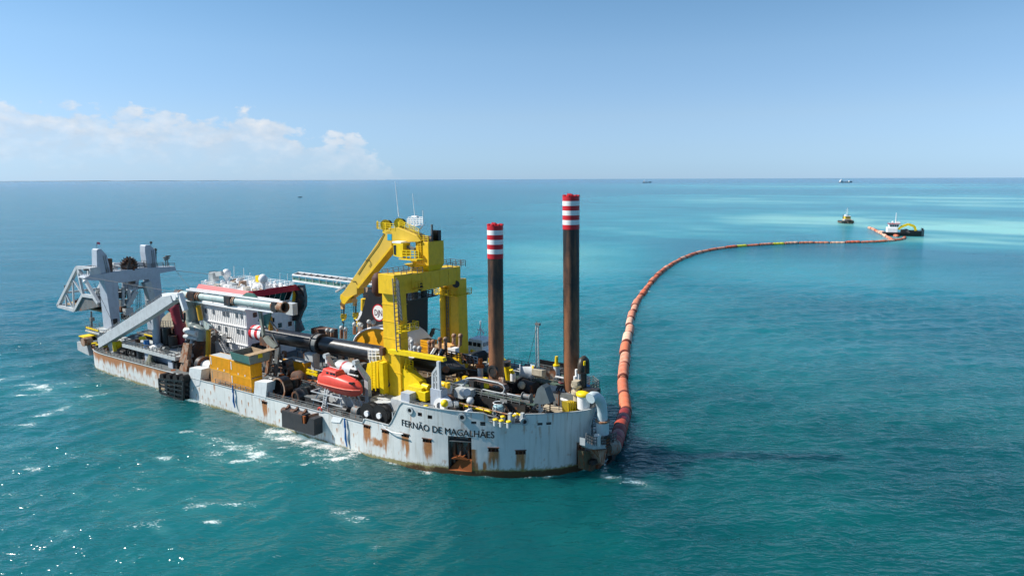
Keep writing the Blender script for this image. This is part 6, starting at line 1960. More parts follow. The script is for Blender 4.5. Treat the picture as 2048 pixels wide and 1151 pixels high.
part('drum_brake', BRIGHTY, lambda m: m.tube(S(1064, 741, w=13.6), S(1067, 741, w=13.6), .9, n=14))
mp = part('lattice_mast', PALE, lambda m: [m.beam(S(1075 + a_, 752, w=12) + (0, o_, 0), S(1073.5 + a_, 652, v=S(1075, 752, w=12)[1]) + (0, o_, 0), .13) for a_, o_ in ((-2.2, 0), (2.2, 0), (0, .5))])
mb_, mt_ = S(1075, 752, w=12), S(1073.5, 652, v=S(1075, 752, w=12)[1])
part('mast_lacing', PALE, lambda m: [m.beam(mb_ + (mt_ - mb_) * k / 24 + (.22 * (-1) ** k, 0, 0), mb_ + (mt_ - mb_) * (k + 1) / 24 - (.22 * (-1) ** k, 0, 0), .06) for k in range(24)], mp, kind='stuff')
part('mast_lamp', STEELGREY, lambda m: (m.cbox(mt_ + (-.2, 0, .4), (.9, .5, .4)), m.tube(mt_, mt_ + (0, 0, .9), .07, n=5)), mp)
part('mast_stay', CABLEM, lambda m: m.tube(mt_, S(1050, 752, w=12), .04, n=4), mp)
gp = part('grey_post', LGREY, lambda m: m.tube(S(1113, 757, u=13), S(1113, 729, u=13), .62, .5, n=12))
part('post_head', BRIGHTY, lambda m: (m.tube(S(1113, 729, u=13), S(1113, 712, u=13), .34, .26, n=10), m.tube(S(1113, 731, u=13), S(1113, 728.5, u=13), .6, n=12)), gp)
rm = part('yellow_ram', BRIGHTY, lambda m: m.tube(S(1014, 729, u=20), S(1020, 768, u=20), .62, n=14))
part('ram_gland', DARK, lambda m: m.tube(S(1013.3, 722, u=20), S(1014.2, 730, u=20), .7, n=12), rm)
part('white_post', WHITE, lambda m: m.tube(S(1026.5, 780, u=19), S(1026, 746, u=19), .5, n=10))
part('post_elbow', BRIGHTY, lambda m: m.pipe([S(1026, 747, u=19), S(1024, 743, u=19), S(1022, 738, u=19)], .35, 8))
# arch pipe, valve stack, capped drum at the end
part('arch_pipe', mat('arch_dark', '3a3630', .45, rust=.25), lambda m: m.pipe([S(x, y, u=6) for x, y in ((1162, 746), (1162, 730), (1164, 721), (1168, 717.5), (1171.5, 721), (1172, 730), (1172, 745))], .6, 14))
part('arch_core', BRIGHTY, lambda m: m.tube(S(1169, 722, u=5.2), S(1169, 730, u=5.2), .18, n=6))
part('black_post', BLACK, lambda m: m.tube(S(1167, 783, u=5), S(1167, 746, u=5), .5, n=12))
cd_ = part('capped_drum', WHITE, lambda m: m.tube(S(1167.5, 815, u=4.5), S(1167, 789, u=4.5), 1.0, n=20))
part('drum_cap', BRIGHTY, lambda m: m.lathe(S(1167, 790, u=4.5), [(1.15, 0), (1.2, .35), (.9, .6), (.3, .72)], 20), cd_)
part('valve_stack', BEIGE, lambda m: (m.tube(S(1154, 800, u=6), S(1154, 765, u=6), .6, n=12), m.tube(S(1154, 772, u=6), S(1154, 767, u=6), .95, n=12), m.tube(S(1154, 786, u=6), S(1154, 781, u=6), .95, n=12), m.cbox(S(1153, 764, u=6), (1.0, 1.4, .6))))
for x, y0, y1 in ((1153, 764, 738), (1158, 762, 741), (1150, 765, 752)):
    part('vent_pipe', WHITE, lambda m: m.tube(S(x, y0, u=7), S(x, y1, u=7), .25, n=8))
bk = thing('mesh_basket', 'yellow mesh basket standing at the rail near the end of the hull', 'basket', *S(1146, 824, u=5.5))
q = [S(x, y, u=6.2) for x, y in ((1136, 804), (1154, 802), (1155, 822), (1137, 824))]
for k in range(6):
    t = k / 5
    part('bar', BRIGHTY, lambda m: (m.beam(q[0] + (q[1] - q[0]) * t, q[3] + (q[2] - q[3]) * t, .12),), bk)
part('panel', mat('mesh_yellow', 'b59f2a', .6, rust=.3), lambda m: m.prism([p + np.array([.15, 0, 0]) for p in q], (1.0, 0, 0)), bk)
part('blue_box', BLUE, lambda m: m.cbox(S(1174, 776, u=6), (.8, .8, 1.1)))
# end gallery and ladder, pipe bend that drops to the floating line
part('end_gallery', GREENDECK, lambda m: m.prism([S(x, y, w=11) for x, y in ((1172, 792), (1198, 776), (1186, 768), (1160, 778))], (0, 0, .15)))
part('end_railing', STEELGREY, lambda m: (m.rail([S(x, y, w=11.1) for x, y in ((1172, 792), (1198, 776), (1186, 766), (1160, 776))], 1.3, 1.0, .05)))
part('end_railing', STEELGREY, lambda m: m.rail([hull_at(s_, float(np.interp(s_, hs, htop)), -.15) for s_ in (154.5, 157, 160, 163)], 1.2, 1.1, .05))
part('end_machinery', DARK, lambda m: (m.cbox(S(1190, 786, u=3), (1.2, 1.4, 1.5)), m.cbox(S(1178, 782, u=4), (1.5, 1.6, 1.0))))
ep = thing('outfall_pipe', 'thick pale pipe bending over the hull end and down to the float line', 'pipe', *S(1204, 885, u=1.4))
EU = 1.6
part('bend', mat('outfall_paint', 'c3d2d6', .35, rust=.1, dirt=.15), lambda m: m.pipe([S(x, y, u=EU) + (o_, 0, 0) for x, y, o_ in ((1184, 797, .3), (1188, 793, .2), (1193, 793, .1), (1199, 799, 0), (1203, 809, 0), (1204.5, 822, 0), (1205, 838, 0))], .82, 18), ep)
part('flange', RUSTPALE, lambda m: m.tube(S(1205, 839, u=EU), S(1205, 842, u=EU), 1.15, n=18), ep)
part('drop_pipe', mat('outfall_paint', 'c3d2d6', .35, rust=.1, dirt=.15), lambda m: m.tube(S(1205, 842, u=EU), S(1205.5, 868, u=EU), 1.0, n=18), ep)
part('flange', DARK, lambda m: m.tube(S(1205.5, 866, u=EU), S(1205.5, 870, u=EU), 1.4, n=18), ep)
part('side_branch', PIPEWHITE, lambda m: m.pipe([S(x, y, u=EU - .6) for x, y in ((1196, 868), (1194, 876), (1194, 890))], .55, 12), ep)
part('swivel', DARK, lambda m: m.tube(S(1206, 870, u=EU), S(1206, 892, u=EU), .95, n=16), ep)
for k in range(3):
    part('swivel_ring', RUST, lambda m: m.tube(S(1206, 874 + 6 * k, u=EU), S(1206, 876 + 6 * k, u=EU), 1.15, n=16), ep)
pf = S(1195, 892, u=2)
bal = part('end_balcony', PALE, lambda m: m.prism([S(x, y, u=EU - .8) for x, y in ((1170, 876), (1175, 885), (1185, 889), (1215, 889), (1214, 896), (1187, 898), (1177, 896), (1170, 891))], (.9, 0, 0)))
part('balcony_railing', STEELGREY, lambda m: m.rail([S(x, y, u=EU - .8) for x, y in ((1172, 884), (1188, 891), (1214, 889), (1232, 880))], 1.4, .8, .06), bal)
part('balcony_support', RUSTPALE, lambda m: m.prism([S(x, y, u=EU - .5) for x, y in ((1196, 900), (1214, 898), (1209, 925), (1203, 930))], (1.5, 0, 0)), bal)
part('hull_ladder', STEELGREY, lambda m: m.ladder(S(1184, 890, u=4.2), S(1183, 818, u=4.2), .6, .5, (0, 1, 0), .05))
part('end_skirt', mat('skirt_dirty', '5f5a45', .8, rust=.5, dirt=.6), lambda m: m.prism([S(x, y, u=2.6) for x, y in ((1166, 902), (1196, 902), (1205, 930), (1200, 947), (1168, 938))], (1.0, 0, 0)))
part('end_skirt', RUST, lambda m: m.prism([S(x, y, u=2.2) for x, y in ((1196, 930), (1212, 927), (1208, 944), (1196, 948))], (.8, 0, 0)))
bj = part('ball_joint', mat('joint_worn', '8d8c80', .6, rust=.5, dirt=.5), lambda m: (m.ball(S(1227, 893, u=2), 1.35, 16), m.tube(S(1212, 897, u=2), S(1224, 894, u=2), 1.15, 1.3, n=16)))
part('joint_clamp', DARK, lambda m: (m.tube(S(1220, 880, u=2), S(1228, 906, u=2), .6, n=10), m.cbox(S(1219, 905, u=2), (1.6, 1.4, 1.4)), m.beam(S(1212, 900, u=2), S(1226, 918, u=2), .6)), bj)
part('joint_frame', DARK, lambda m: (m.beam(S(1182, 925, u=2), S(1222, 905, u=2), .7), m.beam(S(1205, 940, u=2), S(1232, 905, u=2), .5)))

# ================================================================== gear on the raised deck
FD = 8.92
cn = thing('cable_tray', 'brown overhead cable chain curling back on itself in front of the standing pile', 'cable chain', *S(960, 800, v=8))
ch_pts = [S(x, y, v=10.5) for x, y in ((938, 757), (955, 757), (975, 761), (1000, 766), (1010, 771), (1013.5, 778), (1011, 785), (1004, 788), (985, 787))]
part('chain', mat('chain_brown', '6d5b53', .7, rust=.2), lambda m: [m.beam(a_, c_, 1.0, .5) for a_, c_ in zip(ch_pts[:-1], ch_pts[1:])], cn)
part('chain_edge', PALE, lambda m: m.pipe([p - np.array([0, .55, -.25]) for p in ch_pts], .12, 6), cn)
part('arm', PALE, lambda m: (m.beam(S(909, 766, v=9.5), S(939, 756, v=10.5), .3), m.beam(S(909, 766, v=9.5), S(926, 770, v=9.0), .3), m.beam(S(926, 770, v=9.0), S(940, 757, v=10.3), .3), m.beam(S(918, 763, v=9.8), S(932, 765, v=9.6), .2)), cn)
part('arm_post', DARK, lambda m: m.box(S(941, 790, v=9)[0] - .5, S(941, 790, v=9)[0] + .5, 9.2, 10.2, FD, S(940, 760, v=9.6)[2]), cn)
mc = part('machine_house', PALE, lambda m: m.prism([S(x, y, v=7.5) for x, y in ((908, 776), (938, 782), (938, 797), (922, 797), (908, 793))], (0, 1.8, 0)))
for x in (926, 934):
    part('machine_drum', LGREY, lambda m: m.tube(S(x, 784, v=7.2), S(x, 784, v=8.6), .62, n=14), mc)
    part('machine_drum_end', DARK, lambda m: m.tube(S(x - 1.5, 785, v=7.15), S(x - 1.5, 785, v=7.19), .42, n=12), mc)
part('rounded_plate', WHITE, lambda m: m.prism([S(x, y, v=7.4) for x, y in ((886, 783), (890, 772), (897, 768), (901, 774), (901, 787), (888, 787))], (0, .4, 0)))
part('hydraulic_motor', YELLOW, lambda m: (m.tube(S(880, 767, v=7), S(892, 769, v=7), .5, n=12), m.cbox(S(894, 770, v=7), (.8, .8, .9))))
part('hydraulic_motor', YELLOW, lambda m: (m.beam(S(908, 766, v=12), S(918, 757, v=12), .6), m.cbox(S(930, 756, v=12), (.7, .7, .7))))
part('yellow_pipe', BRIGHTY, lambda m: m.tube(S(917, 806.5, v=7.0), S(981, 822.5, v=7.0), .33, n=12))
part('pipe_clamp', DARK, lambda m: m.tube(S(914, 806, v=7.0), S(918, 807, v=7.0), .65, n=12))
for x, yb_, yt_ in ((941, 826, 800), (949, 811, 787)):
    q0_ = S(x, yb_, w=FD)
    q1_ = S(x, yt_, v=q0_[1])
    mv = part('mushroom_vent', LGREY, lambda m: m.lathe((q0_[0], q0_[1], FD), [(.4, 0), (.36, q1_[2] - FD - .5), (.56, q1_[2] - FD - .45), (.62, q1_[2] - FD), (.45, q1_[2] - FD + .4), (.1, q1_[2] - FD + .5)], 16))
bx_ = part('blue_grey_cabinet', BLUEGREY, lambda m: m.box(S(882, 800, v=4.4)[0], S(861, 800, v=4.4)[0], 4.4, 6.0, FD - 1, S(870, 778, v=4.4)[2]))
fx0, fx1 = S(879, 780, v=4.8), S(866, 778, v=4.8)
part('crutch_frame', LGREY, lambda m: (m.beam(fx0, S(877, 722, v=4.8), .5), m.beam(fx1, S(866, 746, v=4.8), .35), m.beam(S(866, 746, v=4.8), S(876, 732, v=4.8), .35), m.beam(S(866, 752, v=4.8), S(877, 750, v=4.8), .25), m.beam(S(866, 764, v=4.8), S(878, 763, v=4.8), .25), m.beam(S(871, 740, v=4.8), S(872, 778, v=4.8), .25)), bx_)
part('small_cabinet', BLUEGREY, lambda m: m.cbox(S(817, 797, v=6), (2.0, 1.6, 2.4)))
wd2 = part('white_winch', WHITE, lambda m: (m.tube(S(881, 812, w=10), S(898, 806, w=10.2), 1.25, n=18), m.ring(S(879.5, 812.6, w=10), S(881, 812, w=10), 1.35, .7, 18)))
part('winch_brake', BRIGHTY, lambda m: m.ball(S(889, 806, v=2.6), .62, 12), wd2)
part('rusty_winch', RUST, lambda m: (m.tube(S(896, 802, w=10), S(904, 800, w=10), 1.0, n=14), m.cbox(S(900, 806, w=9.5), (1.6, 1.4, 1.2))))
part('valve_group', PALE, lambda m: (m.cbox(S(910, 812, w=9.7), (1.0, 1.0, 1.6)), m.tube(S(913, 818, w=9), S(913, 806, v=3.4), .35, n=8), m.tube(S(908, 806, w=10.6), S(914, 806, w=10.6), .3, n=8)))
part('canvas_hood', WHITE, lambda m: m.prism([S(x, y, v=3.0) for x, y in ((921, 827), (928, 821), (934, 820), (936, 828))], (0, 1.2, 0)))
tk0 = S(991.5, 838, w=FD)
tk = thing('round_tank', 'pale blue round tank with ladder in the gap of the bulwark above the ship name', 'tank', tk0[0], tk0[1], FD)
tr_ = .85
part('shell', TEALM, lambda m: m.lathe((tk0[0], tk0[1] + .7, FD), [(tr_, 0), (tr_, 1.9), (tr_ * .9, 2.05), (tr_ * .4, 2.1)], 20), tk)
part('hoop', PALE, lambda m: m.ring((tk0[0], tk0[1] + .7, FD + .6), (tk0[0], tk0[1] + .7, FD + .72), tr_ + .06, tr_ - .05, 20), tk)
part('hoop', PALE, lambda m: m.ring((tk0[0], tk0[1] + .7, FD + 1.5), (tk0[0], tk0[1] + .7, FD + 1.62), tr_ + .06, tr_ - .05, 20), tk)
part('ladder', STEELGREY, lambda m: m.ladder((tk0[0], tk0[1] - .2, FD), (tk0[0], tk0[1] - .2, FD + 2.1), .5, .3, (1, 0, 0), .05), tk)
part('top_ring', WHITE, lambda m: m.pipe([(tk0[0] + .8 * math.cos(t), tk0[1] + .7 + .8 * math.sin(t), FD + 2.5) for t in np.linspace(0, 6.28, 15)], .06, 5, cap=False), tk)
tk2 = S(872, 815, w=FD)
o = thing('blue_tank', 'small pale blue ribbed tank with yellow foot left of the white winch', 'tank', tk2[0], tk2[1], FD)
part('shell', TEALM, lambda m: m.lathe((tk2[0], tk2[1], FD), [(.7, 0), (.7, 2.0), (.45, 2.3)], 16), o)
part('foot', BRIGHTY, lambda m: m.tube((tk2[0], tk2[1], FD - .1), (tk2[0], tk2[1], FD + .3), .85, n=16), o)
for x, y in ((991, 839), (1003, 841), (1017.5, 843), (1006, 833), (1020, 831), (1026, 832), (1033.5, 828), (1043, 829), (852, 812), (898, 823)):
    q = S(x, y, w=FD + .9)
    bo2 = part('bollard', PALE, lambda m: m.tube((q[0], q[1], FD), (q[0], q[1], FD + .9), .36, n=12))
    part('bollard_cap', BRIGHTY, lambda m: m.lathe((q[0], q[1], FD + .88), [(.42, 0), (.42, .14), (.25, .22)], 14), bo2)
for x in (1011, 1029):
    s_ = 140.6 if x < 1020 else 142.5
    part('chock_post', PALE, lambda m: m.beam(hull_at(s_, 8.9, -.2), hull_at(s_, 10.6, -.2), .5, .5))
part('black_cabinet', BLACK, lambda m: m.prism([S(x, y, w=z_) for x, y, z_ in ((1008, 829, FD), (1018, 829, FD), (1018, 826, FD), (1008, 826, FD))], (0, 0, 2.5)))
part('cabinet_hood', STEELGREY, lambda m: m.prism([S(x, y, w=FD + 2.5) for x, y in ((1000, 803), (1014, 806), (1014, 802), (1000, 799))], (0, 0, .2)))
hd = part('grey_hood', mat('hood_grey', '5d676b', .55, dirt=.3), lambda m: m.prism([S(x, y, v=8.8) for x, y in ((1066, 806), (1075, 777), (1083, 770), (1089, 776), (1100, 806), (1088, 808))], (0, 1.6, 0)))
mpipe = thing('deck_pipeline', 'pale rust-stained pipeline with clamps lying across the raised deck', 'pipeline', *S(1040, 800, w=FD))
part('pipe_length', PIPEWHITE, lambda m: m.tube(S(1090, 776, w=11), S(1152, 788, w=11), .75, n=18), mpipe)
part('pipe_length', PIPEWHITE, lambda m: m.tube(S(985, 787, w=10.2), S(1066, 802, w=10.2), .6, n=16), mpipe)
part('pipe_sag', RUST, lambda m: m.tube(S(985, 788, w=10.0), S(1052, 801, w=10.0), .58, n=14), mpipe)
for x in (1094, 1117, 1121, 1126, 1143):
    q = S(x, 776 + (x - 1090) * .194, w=11)
    part('clamp', DARK if x > 1100 and x < 1130 else RUSTPALE, lambda m: m.tube(q, q + (S(x + 1.8, 776.4 + (x - 1090) * .194, w=11) - q), .95, n=16), mpipe)
part('branch', PIPEWHITE, lambda m: m.pipe([S(x, y, w=10.4) for x, y in ((1122, 788), (1124, 798), (1134, 801), (1139, 806))], .25, 8), mpipe)
part('cover_sheet', BEIGE, lambda m: m.prism([S(x, y, w=9.4) for x, y in ((1092, 806), (1136, 820), (1128, 829), (1085, 818))], (0, 0, .1)))
part('dark_drum', DARK, lambda m: (m.tube(S(1044, 772, w=11.2), S(1070, 779, w=11.2), 1.3, n=20), m.tube(S(1041, 771, w=11.2), S(1044, 772, w=11.2), 1.6, n=20)))
part('drum_motor', BEIGE, lambda m: (m.ball(S(1043, 770, w=12), .7, 10), m.cbox(S(1038, 770, w=11.4), (1.0, 1.2, 1.2))))
# railings of the raised deck
for pts in ([(886, 793), (960, 812)], [(960, 793), (1036, 812), (1085, 823)], [(1010, 782), (1075, 793), (1168, 812)], [(1100, 826), (1136, 828)], [(1166, 818), (1192, 812)]):
    part('deck_railing', STEELGREY, lambda m: m.rail([S(x, y, w=FD) for x, y in pts], 1.25, 1.3, .055))
for x, yb_, yt_ in ((961, 812, 786), (966, 813, 780), (973, 815, 788), (1044, 829, 790), (1012, 828, 784), (1082, 828, 801), (1100, 829, 780), (1060, 812, 790), (1053, 814, 796), (1090, 815, 790)):
    q = S(x, yb_, w=FD)
    part('stanchion', STEELGREY if x % 2 else DARK, lambda m: m.beam(q, S(x, yt_, v=q[1]), .16))
part('diagonal_brace', LGREY, lambda m: m.beam(S(1054, 828, w=FD), S(1082, 800, v=S(1082, 824, w=FD)[1]), .22))
for k in range(5):
    x = 958 + 5 * k
    q = S(x, 816, w=FD)
    part('hose_arch', DARK, lambda m: m.pipe([(q[0], q[1], FD), S(x, 792, v=q[1]), S(x + 2, 788, v=q[1]), S(x + 5, 790, v=q[1])], .13, 6))
rg = np.random.RandomState(44)
# small machinery between the coaming and the piles
mats_ = (DARK, STEELGREY, RUST, PALE, PIPEWHITE, RUSTPALE, BLACK, LGREY)
for k in range(58):
    x, y = rg.uniform(880, 1150), rg.uniform(768, 800)
    w_ = rg.uniform(9.0, 10.6)
    q = S(x, y, w=w_)
    if not (3.8 < q[1] < 27 and q[0] < 31 and q[0] > 8):
        continue
    kind_ = rg.randint(4)
    mm = mats_[rg.randint(len(mats_))]
    if kind_ == 0:
        part('pump_casing', mm, lambda m: (m.tube(q, q + (rg.uniform(.6, 1.6), 0, 0), rg.uniform(.3, .6), n=12), m.cbox(q - (0, 0, .4), (.9, .7, .5))))
    elif kind_ == 1:
        part('pipe_run', mm, lambda m: m.pipe([q, q + (rg.uniform(1.5, 4), 0, 0), q + (rg.uniform(1.5, 4), rg.uniform(.5, 1.5), -.8)], rg.uniform(.1, .24), 8))
    elif kind_ == 2:
        part('valve_box', mm, lambda m: m.cbox(q, (rg.uniform(.5, 1.5), rg.uniform(.5, 1.2), rg.uniform(.6, 1.5))), bevel=.05)
    else:
        part('stand_pipe', mm, lambda m: (m.tube((q[0], q[1], FD), q + (0, 0, .8), .16, n=7), m.ball(q + (0, 0, .9), .26, 8)))

# far side amidships: crates, posts, frames
for k, (x, y, lab) in enumerate(((856, 690, 'yellow slatted crate on the far deck, topmost of its stack'), (848, 703, 'yellow slatted crate on the far deck at the left of its stack'), (862, 704, 'yellow slatted crate on the far deck beneath the topmost one'))):
    q = S(x, y + 8, v=22)
    cr = thing('slatted_crate', lab, 'crate', *q, 'yellow crates beyond the lying pile')
    for j in range(4):
        part('slat', CONY, lambda m: m.box(q[0] - 1.25, q[0] + 1.25, 21.2, 21.32, q[2] + .1 + .48 * j, q[2] + .46 + .48 * j), cr)
        part('slat', CONY, lambda m: m.box(q[0] - 1.37, q[0] - 1.25, 21.2, 23.2, q[2] + .1 + .48 * j, q[2] + .46 + .48 * j), cr)
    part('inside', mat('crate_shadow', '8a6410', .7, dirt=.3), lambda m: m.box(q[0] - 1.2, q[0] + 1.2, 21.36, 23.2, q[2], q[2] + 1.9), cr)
for k, (x, y) in enumerate(((885, 705), (893, 697), (875, 700))):
    q = S(x, y, v=21)
    cr = thing('wooden_box', ('sunbleached wooden box right of the yellow crates', 'wooden box against the far yellow leg', 'leaning wooden panel box beside the yellow crates')[k], 'box', *q)
    part('planks', (WOOD, CONT, WOOD)[k], lambda m: m.box(q[0] - 1.3, q[0] + 1.3, 20.5, 22.4, q[2] - .8, q[2] + .8), cr)
for x, y0, y1 in ((859, 715, 684), (866, 715, 683), (880, 700, 678), (891, 700, 678), (813, 690, 672), (824, 700, 683), (830, 710, 695), (839, 712, 696)):
    part('air_vent', RUSTPALE if x > 850 else LGREY, lambda m: (m.tube(S(x, y0, v=18), S(x, y1, v=18), .34, n=8), m.ball(S(x, y1, v=18), .48, 8)))
for x0, y0, x1, y1 in ((864, 710, 872, 697), (879, 714, 887, 698)):
    part('inclined_frame', DARK, lambda m: m.beam(S(x0, y0, v=16.5), S(x1, y1, v=17.5), .9, .5))
    part('frame_edge', PALE, lambda m: m.beam(S(x0 - 3, y0 - 1, v=16.3), S(x1 - 3, y1 - 1, v=17.3), .25))
for x in (905, 918):
    part('davit_pair', RUSTPALE, lambda m: (m.beam(S(x - 6, 702, v=22), S(x + 2, 688, v=22), .4), m.tube(S(x + 2, 690, v=22), S(x + 3, 672, v=22), .35, n=8), m.ball(S(x + 3, 671, v=22), .5, 8)))
part('davit_box', WHITE, lambda m: m.cbox(S(907, 700, v=21), (1.8, 1.2, 1.1)))
part('light_crane', STEELGREY, lambda m: (m.beam(S(861, 673, v=28), S(867, 657, v=28), .7, .5), m.beam(S(867, 656, v=28), S(882, 660, v=28), .12), m.tube(S(868, 668, v=28), S(868, 657, v=28), .12, n=5)))
part('far_deck_block', mat('deck_block_tan', '8c7a63', .8, rust=.35, dirt=.4), lambda m: (m.box(31.5, 62, 19.2, 27.5, 5.2, 9.3)))
part('far_deck_block', mat('deck_block_brown', '6b5a4c', .8, rust=.4, dirt=.5), lambda m: m.box(18, 31, 21, 28.4, 8.92, 10.3))
part('tan_plate', BEIGE, lambda m: m.prism([S(x, y, w=11.2) for x, y in ((958, 727), (976, 716), (976, 724), (962, 733))], (0, 0, .2)))
for pts in ([(893, 713), (925, 720), (947, 732)], [(858, 706), (893, 712)]):
    part('rusty_railing', RUST, lambda m: m.rail([S(x, y, v=17.5) for x, y in pts], 1.2, 1.2, .09))
cg2 = thing('black_bundle', 'bundle of black netted pipes in a rail cage in front of the moored workboat', 'bundle', *S(941, 730, v=20))
part('mass', RUBBER, lambda m: m.prism([S(x, y, v=20) for x, y in ((924, 716), (930, 708), (950, 706), (957, 712), (955, 728), (930, 727))], (0, 3, 0)), cg2, bevel=.2)
for k in range(4):
    part('pipe', BLACK, lambda m: m.tube(S(925, 710 + 4 * k, v=19.7), S(955, 712 + 4 * k, v=19.7), .38, n=10), cg2)
part('cage', LGREY, lambda m: m.rail([S(926, 724, v=19), S(955, 731, v=19)], 1.6, .9, .08), cg2)
part('boat_crane_arm', BRIGHTY, lambda m: m.beam(S(942, 700, v=27), S(954, 706, v=27), .5))
vp = part('rusty_vent', PALE, lambda m: m.tube(S(961, 753, v=15), S(960.5, 731, v=15), .5, n=10))
part('vent_top', RUSTORANGE, lambda m: (m.tube(S(960.5, 731, v=15), S(960.5, 716, v=15), .42, n=10), m.tube(S(960.5, 734, v=15), S(960.5, 728, v=15), .7, n=10)), vp)
for x in (1003, 1007, 975, 971):
    part('guide_horn', RUSTPALE if x > 1000 else BRIGHTY, lambda m: m.pipe([S(x, 775, v=PA[1] - 2.6), S(x, 762, v=PA[1] - 2.6), S(x - 1.5, 757, v=PA[1] - 2.6), S(x - 4, 757, v=PA[1] - 2.6)], .3, 8))
for x, y in ((984, 742), (940, 770), (962, 768)):
    ty = thing('sheave_wheel', 'dark sheave wheel in the gear on deck, ' + {984: 'just before the shorter standing pile', 940: 'under the cable chain tip', 962: 'right of the white machine house'}[x], 'wheel', *S(x, y + 9, v=12))
    part('rim', DARK, lambda m: m.ring(S(x, y, v=12), S(x, y, v=12) + (0, .5, 0), 1.0, .65, 20), ty)
    part('disc', DARK, lambda m: m.tube(S(x, y, v=12) + (0, .1, 0), S(x, y, v=12) + (0, .4, 0), .78, n=16), ty)


# ================================================================== small gear that crowds the decks
def clutter(seed, u0, u1, v0, v1, w, n, tall=1.0, pal=None):
    rg = np.random.RandomState(seed)
    pal = pal or (DARK, STEELGREY, RUST, PALE, PIPEWHITE, RUSTPALE, STEELGREY, LGREY, DARK, BLACK)
    for _ in range(n):
        u_, v_ = rg.uniform(u0, u1), rg.uniform(v0, v1)
        ww = w(u_) if callable(w) else w
        mm = pal[rg.randint(len(pal))]
        k = rg.randint(8)
        if u_ < 32 and v_ < 14:
            v_ = max(v_, float(hv[np.argmin(np.abs(hv[:, 0] - (u_ - 1.5)) + 50 * (hv[:, 1] > 16))][1]) + 1.1)
        h = rg.uniform(.6, 1.7) * tall
        if k == 0:
            part('locker', mm, lambda m: (m.box(u_, u_ + rg.uniform(.6, 1.8), v_, v_ + rg.uniform(.5, 1.0), ww, ww + h), m.box(u_ - .05, u_ + .5, v_ - .06, v_, ww + h * .3, ww + h * .7)))
        elif k == 1:
            L_ = rg.uniform(2, 6)
            part('pipe_run', mm, lambda m: (m.pipe([(u_, v_, ww), (u_, v_, ww + h * .6), (u_ - .3, v_, ww + h * .7), (u_ - L_, v_, ww + h * .7), (u_ - L_ - .2, v_ + .2, ww + h * .6), (u_ - L_ - .2, v_ + .3, ww)], rg.uniform(.07, .2), 8),))
        elif k == 2:
            L_ = rg.uniform(1.5, 4)
            part('pipe_run', mm, lambda m: m.pipe([(u_, v_, ww + h * .5), (u_, v_ + L_, ww + h * .5), (u_, v_ + L_ + .2, ww)], rg.uniform(.07, .17), 8))
        elif k == 3:
            r_ = rg.uniform(.3, .6)
            part('small_winch', mm, lambda m: (m.tube((u_, v_, ww + .8), (u_ - 1.3, v_, ww + .8), r_, n=12), m.tube((u_ + .05, v_, ww + .8), (u_ + .15, v_, ww + .8), r_ * 1.5, n=14), m.tube((u_ - 1.45, v_, ww + .8), (u_ - 1.35, v_, ww + .8), r_ * 1.5, n=14), m.box(u_ - 1.5, u_ + .2, v_ - .5, v_ + .5, ww, ww + .3)))
        elif k == 4:
            part('goose_vent', mm, lambda m: m.pipe([(u_, v_, ww), (u_, v_, ww + h), (u_ - .15, v_, ww + h + .18), (u_ - .4, v_, ww + h + .15), (u_ - .45, v_, ww + h - .1)], .13, 8))
        elif k == 5:
            part('valve_group', mm, lambda m: (m.tube((u_, v_, ww), (u_, v_, ww + h), .2, n=8), m.tube((u_ + .5, v_, ww + h * .6), (u_ - .6, v_, ww + h * .6), .18, n=8), m.tube((u_, v_, ww + h), (u_, v_, ww + h + .06), .34, n=10), m.cbox((u_ - .3, v_, ww + h * .6), (.3, .6, .6))))
        elif k == 6:
            a_ = rg.uniform(0, 3.1)
            L_ = rg.uniform(1.5, 3.5)
            part('hand_railing', STEELGREY, lambda m: m.rail([(u_, v_, ww), (u_ - L_ * abs(math.cos(a_)), v_ + L_ * math.sin(a_), ww)], 1.1, 1.0, .045))
        else:
            part('hose_coil', (DARK, RUBBER, HOSERED, BLUE)[rg.randint(4)], lambda m: m.pipe([(u_ + .55 * math.cos(t) * (1 + .02 * t), v_ + .55 * math.sin(t) * (1 + .02 * t), ww + .06 + .018 * t) for t in np.linspace(0, 18, 60)], .06, 5))


clutter(1, 10, 29, 3.6, 8.8, 8.92, 30, 1.0)
clutter(2, 9, 22, 9.2, 20, 8.92, 34, 1.7)
clutter(3, 9.5, 28, 20.5, 26, 11.6, 16, .9)
clutter(4, 9.8, 20, 9.6, 11.9, 11.6, 8, .8)
clutter(5, 39, 63, 5.6, 10.5, deck_w, 34, 1.5)
clutter(6, 52, 64, 1.6, 5.0, deck_w, 8, .8)
clutter(7, 32, 61, 19.4, 27, 9.3, 34, 1.0, (RUSTPALE, RUST, PALE, WOOD, DARK, STEELGREY, LGREY))
clutter(8, 62, 88, 15, 28, deck_w, 24, 2.2)
clutter(9, 100, 122, 8, 14, 8.3, 22, 1.2)
clutter(10, 98, 120, 2.4, 7, 7.75, 12, .8)
clutter(11, 110, 136, 6, 24, deck_w, 40, 2.0)
clutter(12, 122, 137, 1.8, 6, deck_w, 10, .8)
clutter(13, 97, 108, 8, 15, 9.5, 20, 2.2, (PIPEWHITE, PALE, RUST, STEELGREY, DARK))
clutter(14, 64, 82, 3.4, 9, deck_w, 14, 1.2)
clutter(15, 31.5, 38, 3.2, 6, deck_w, 9, 1.0)
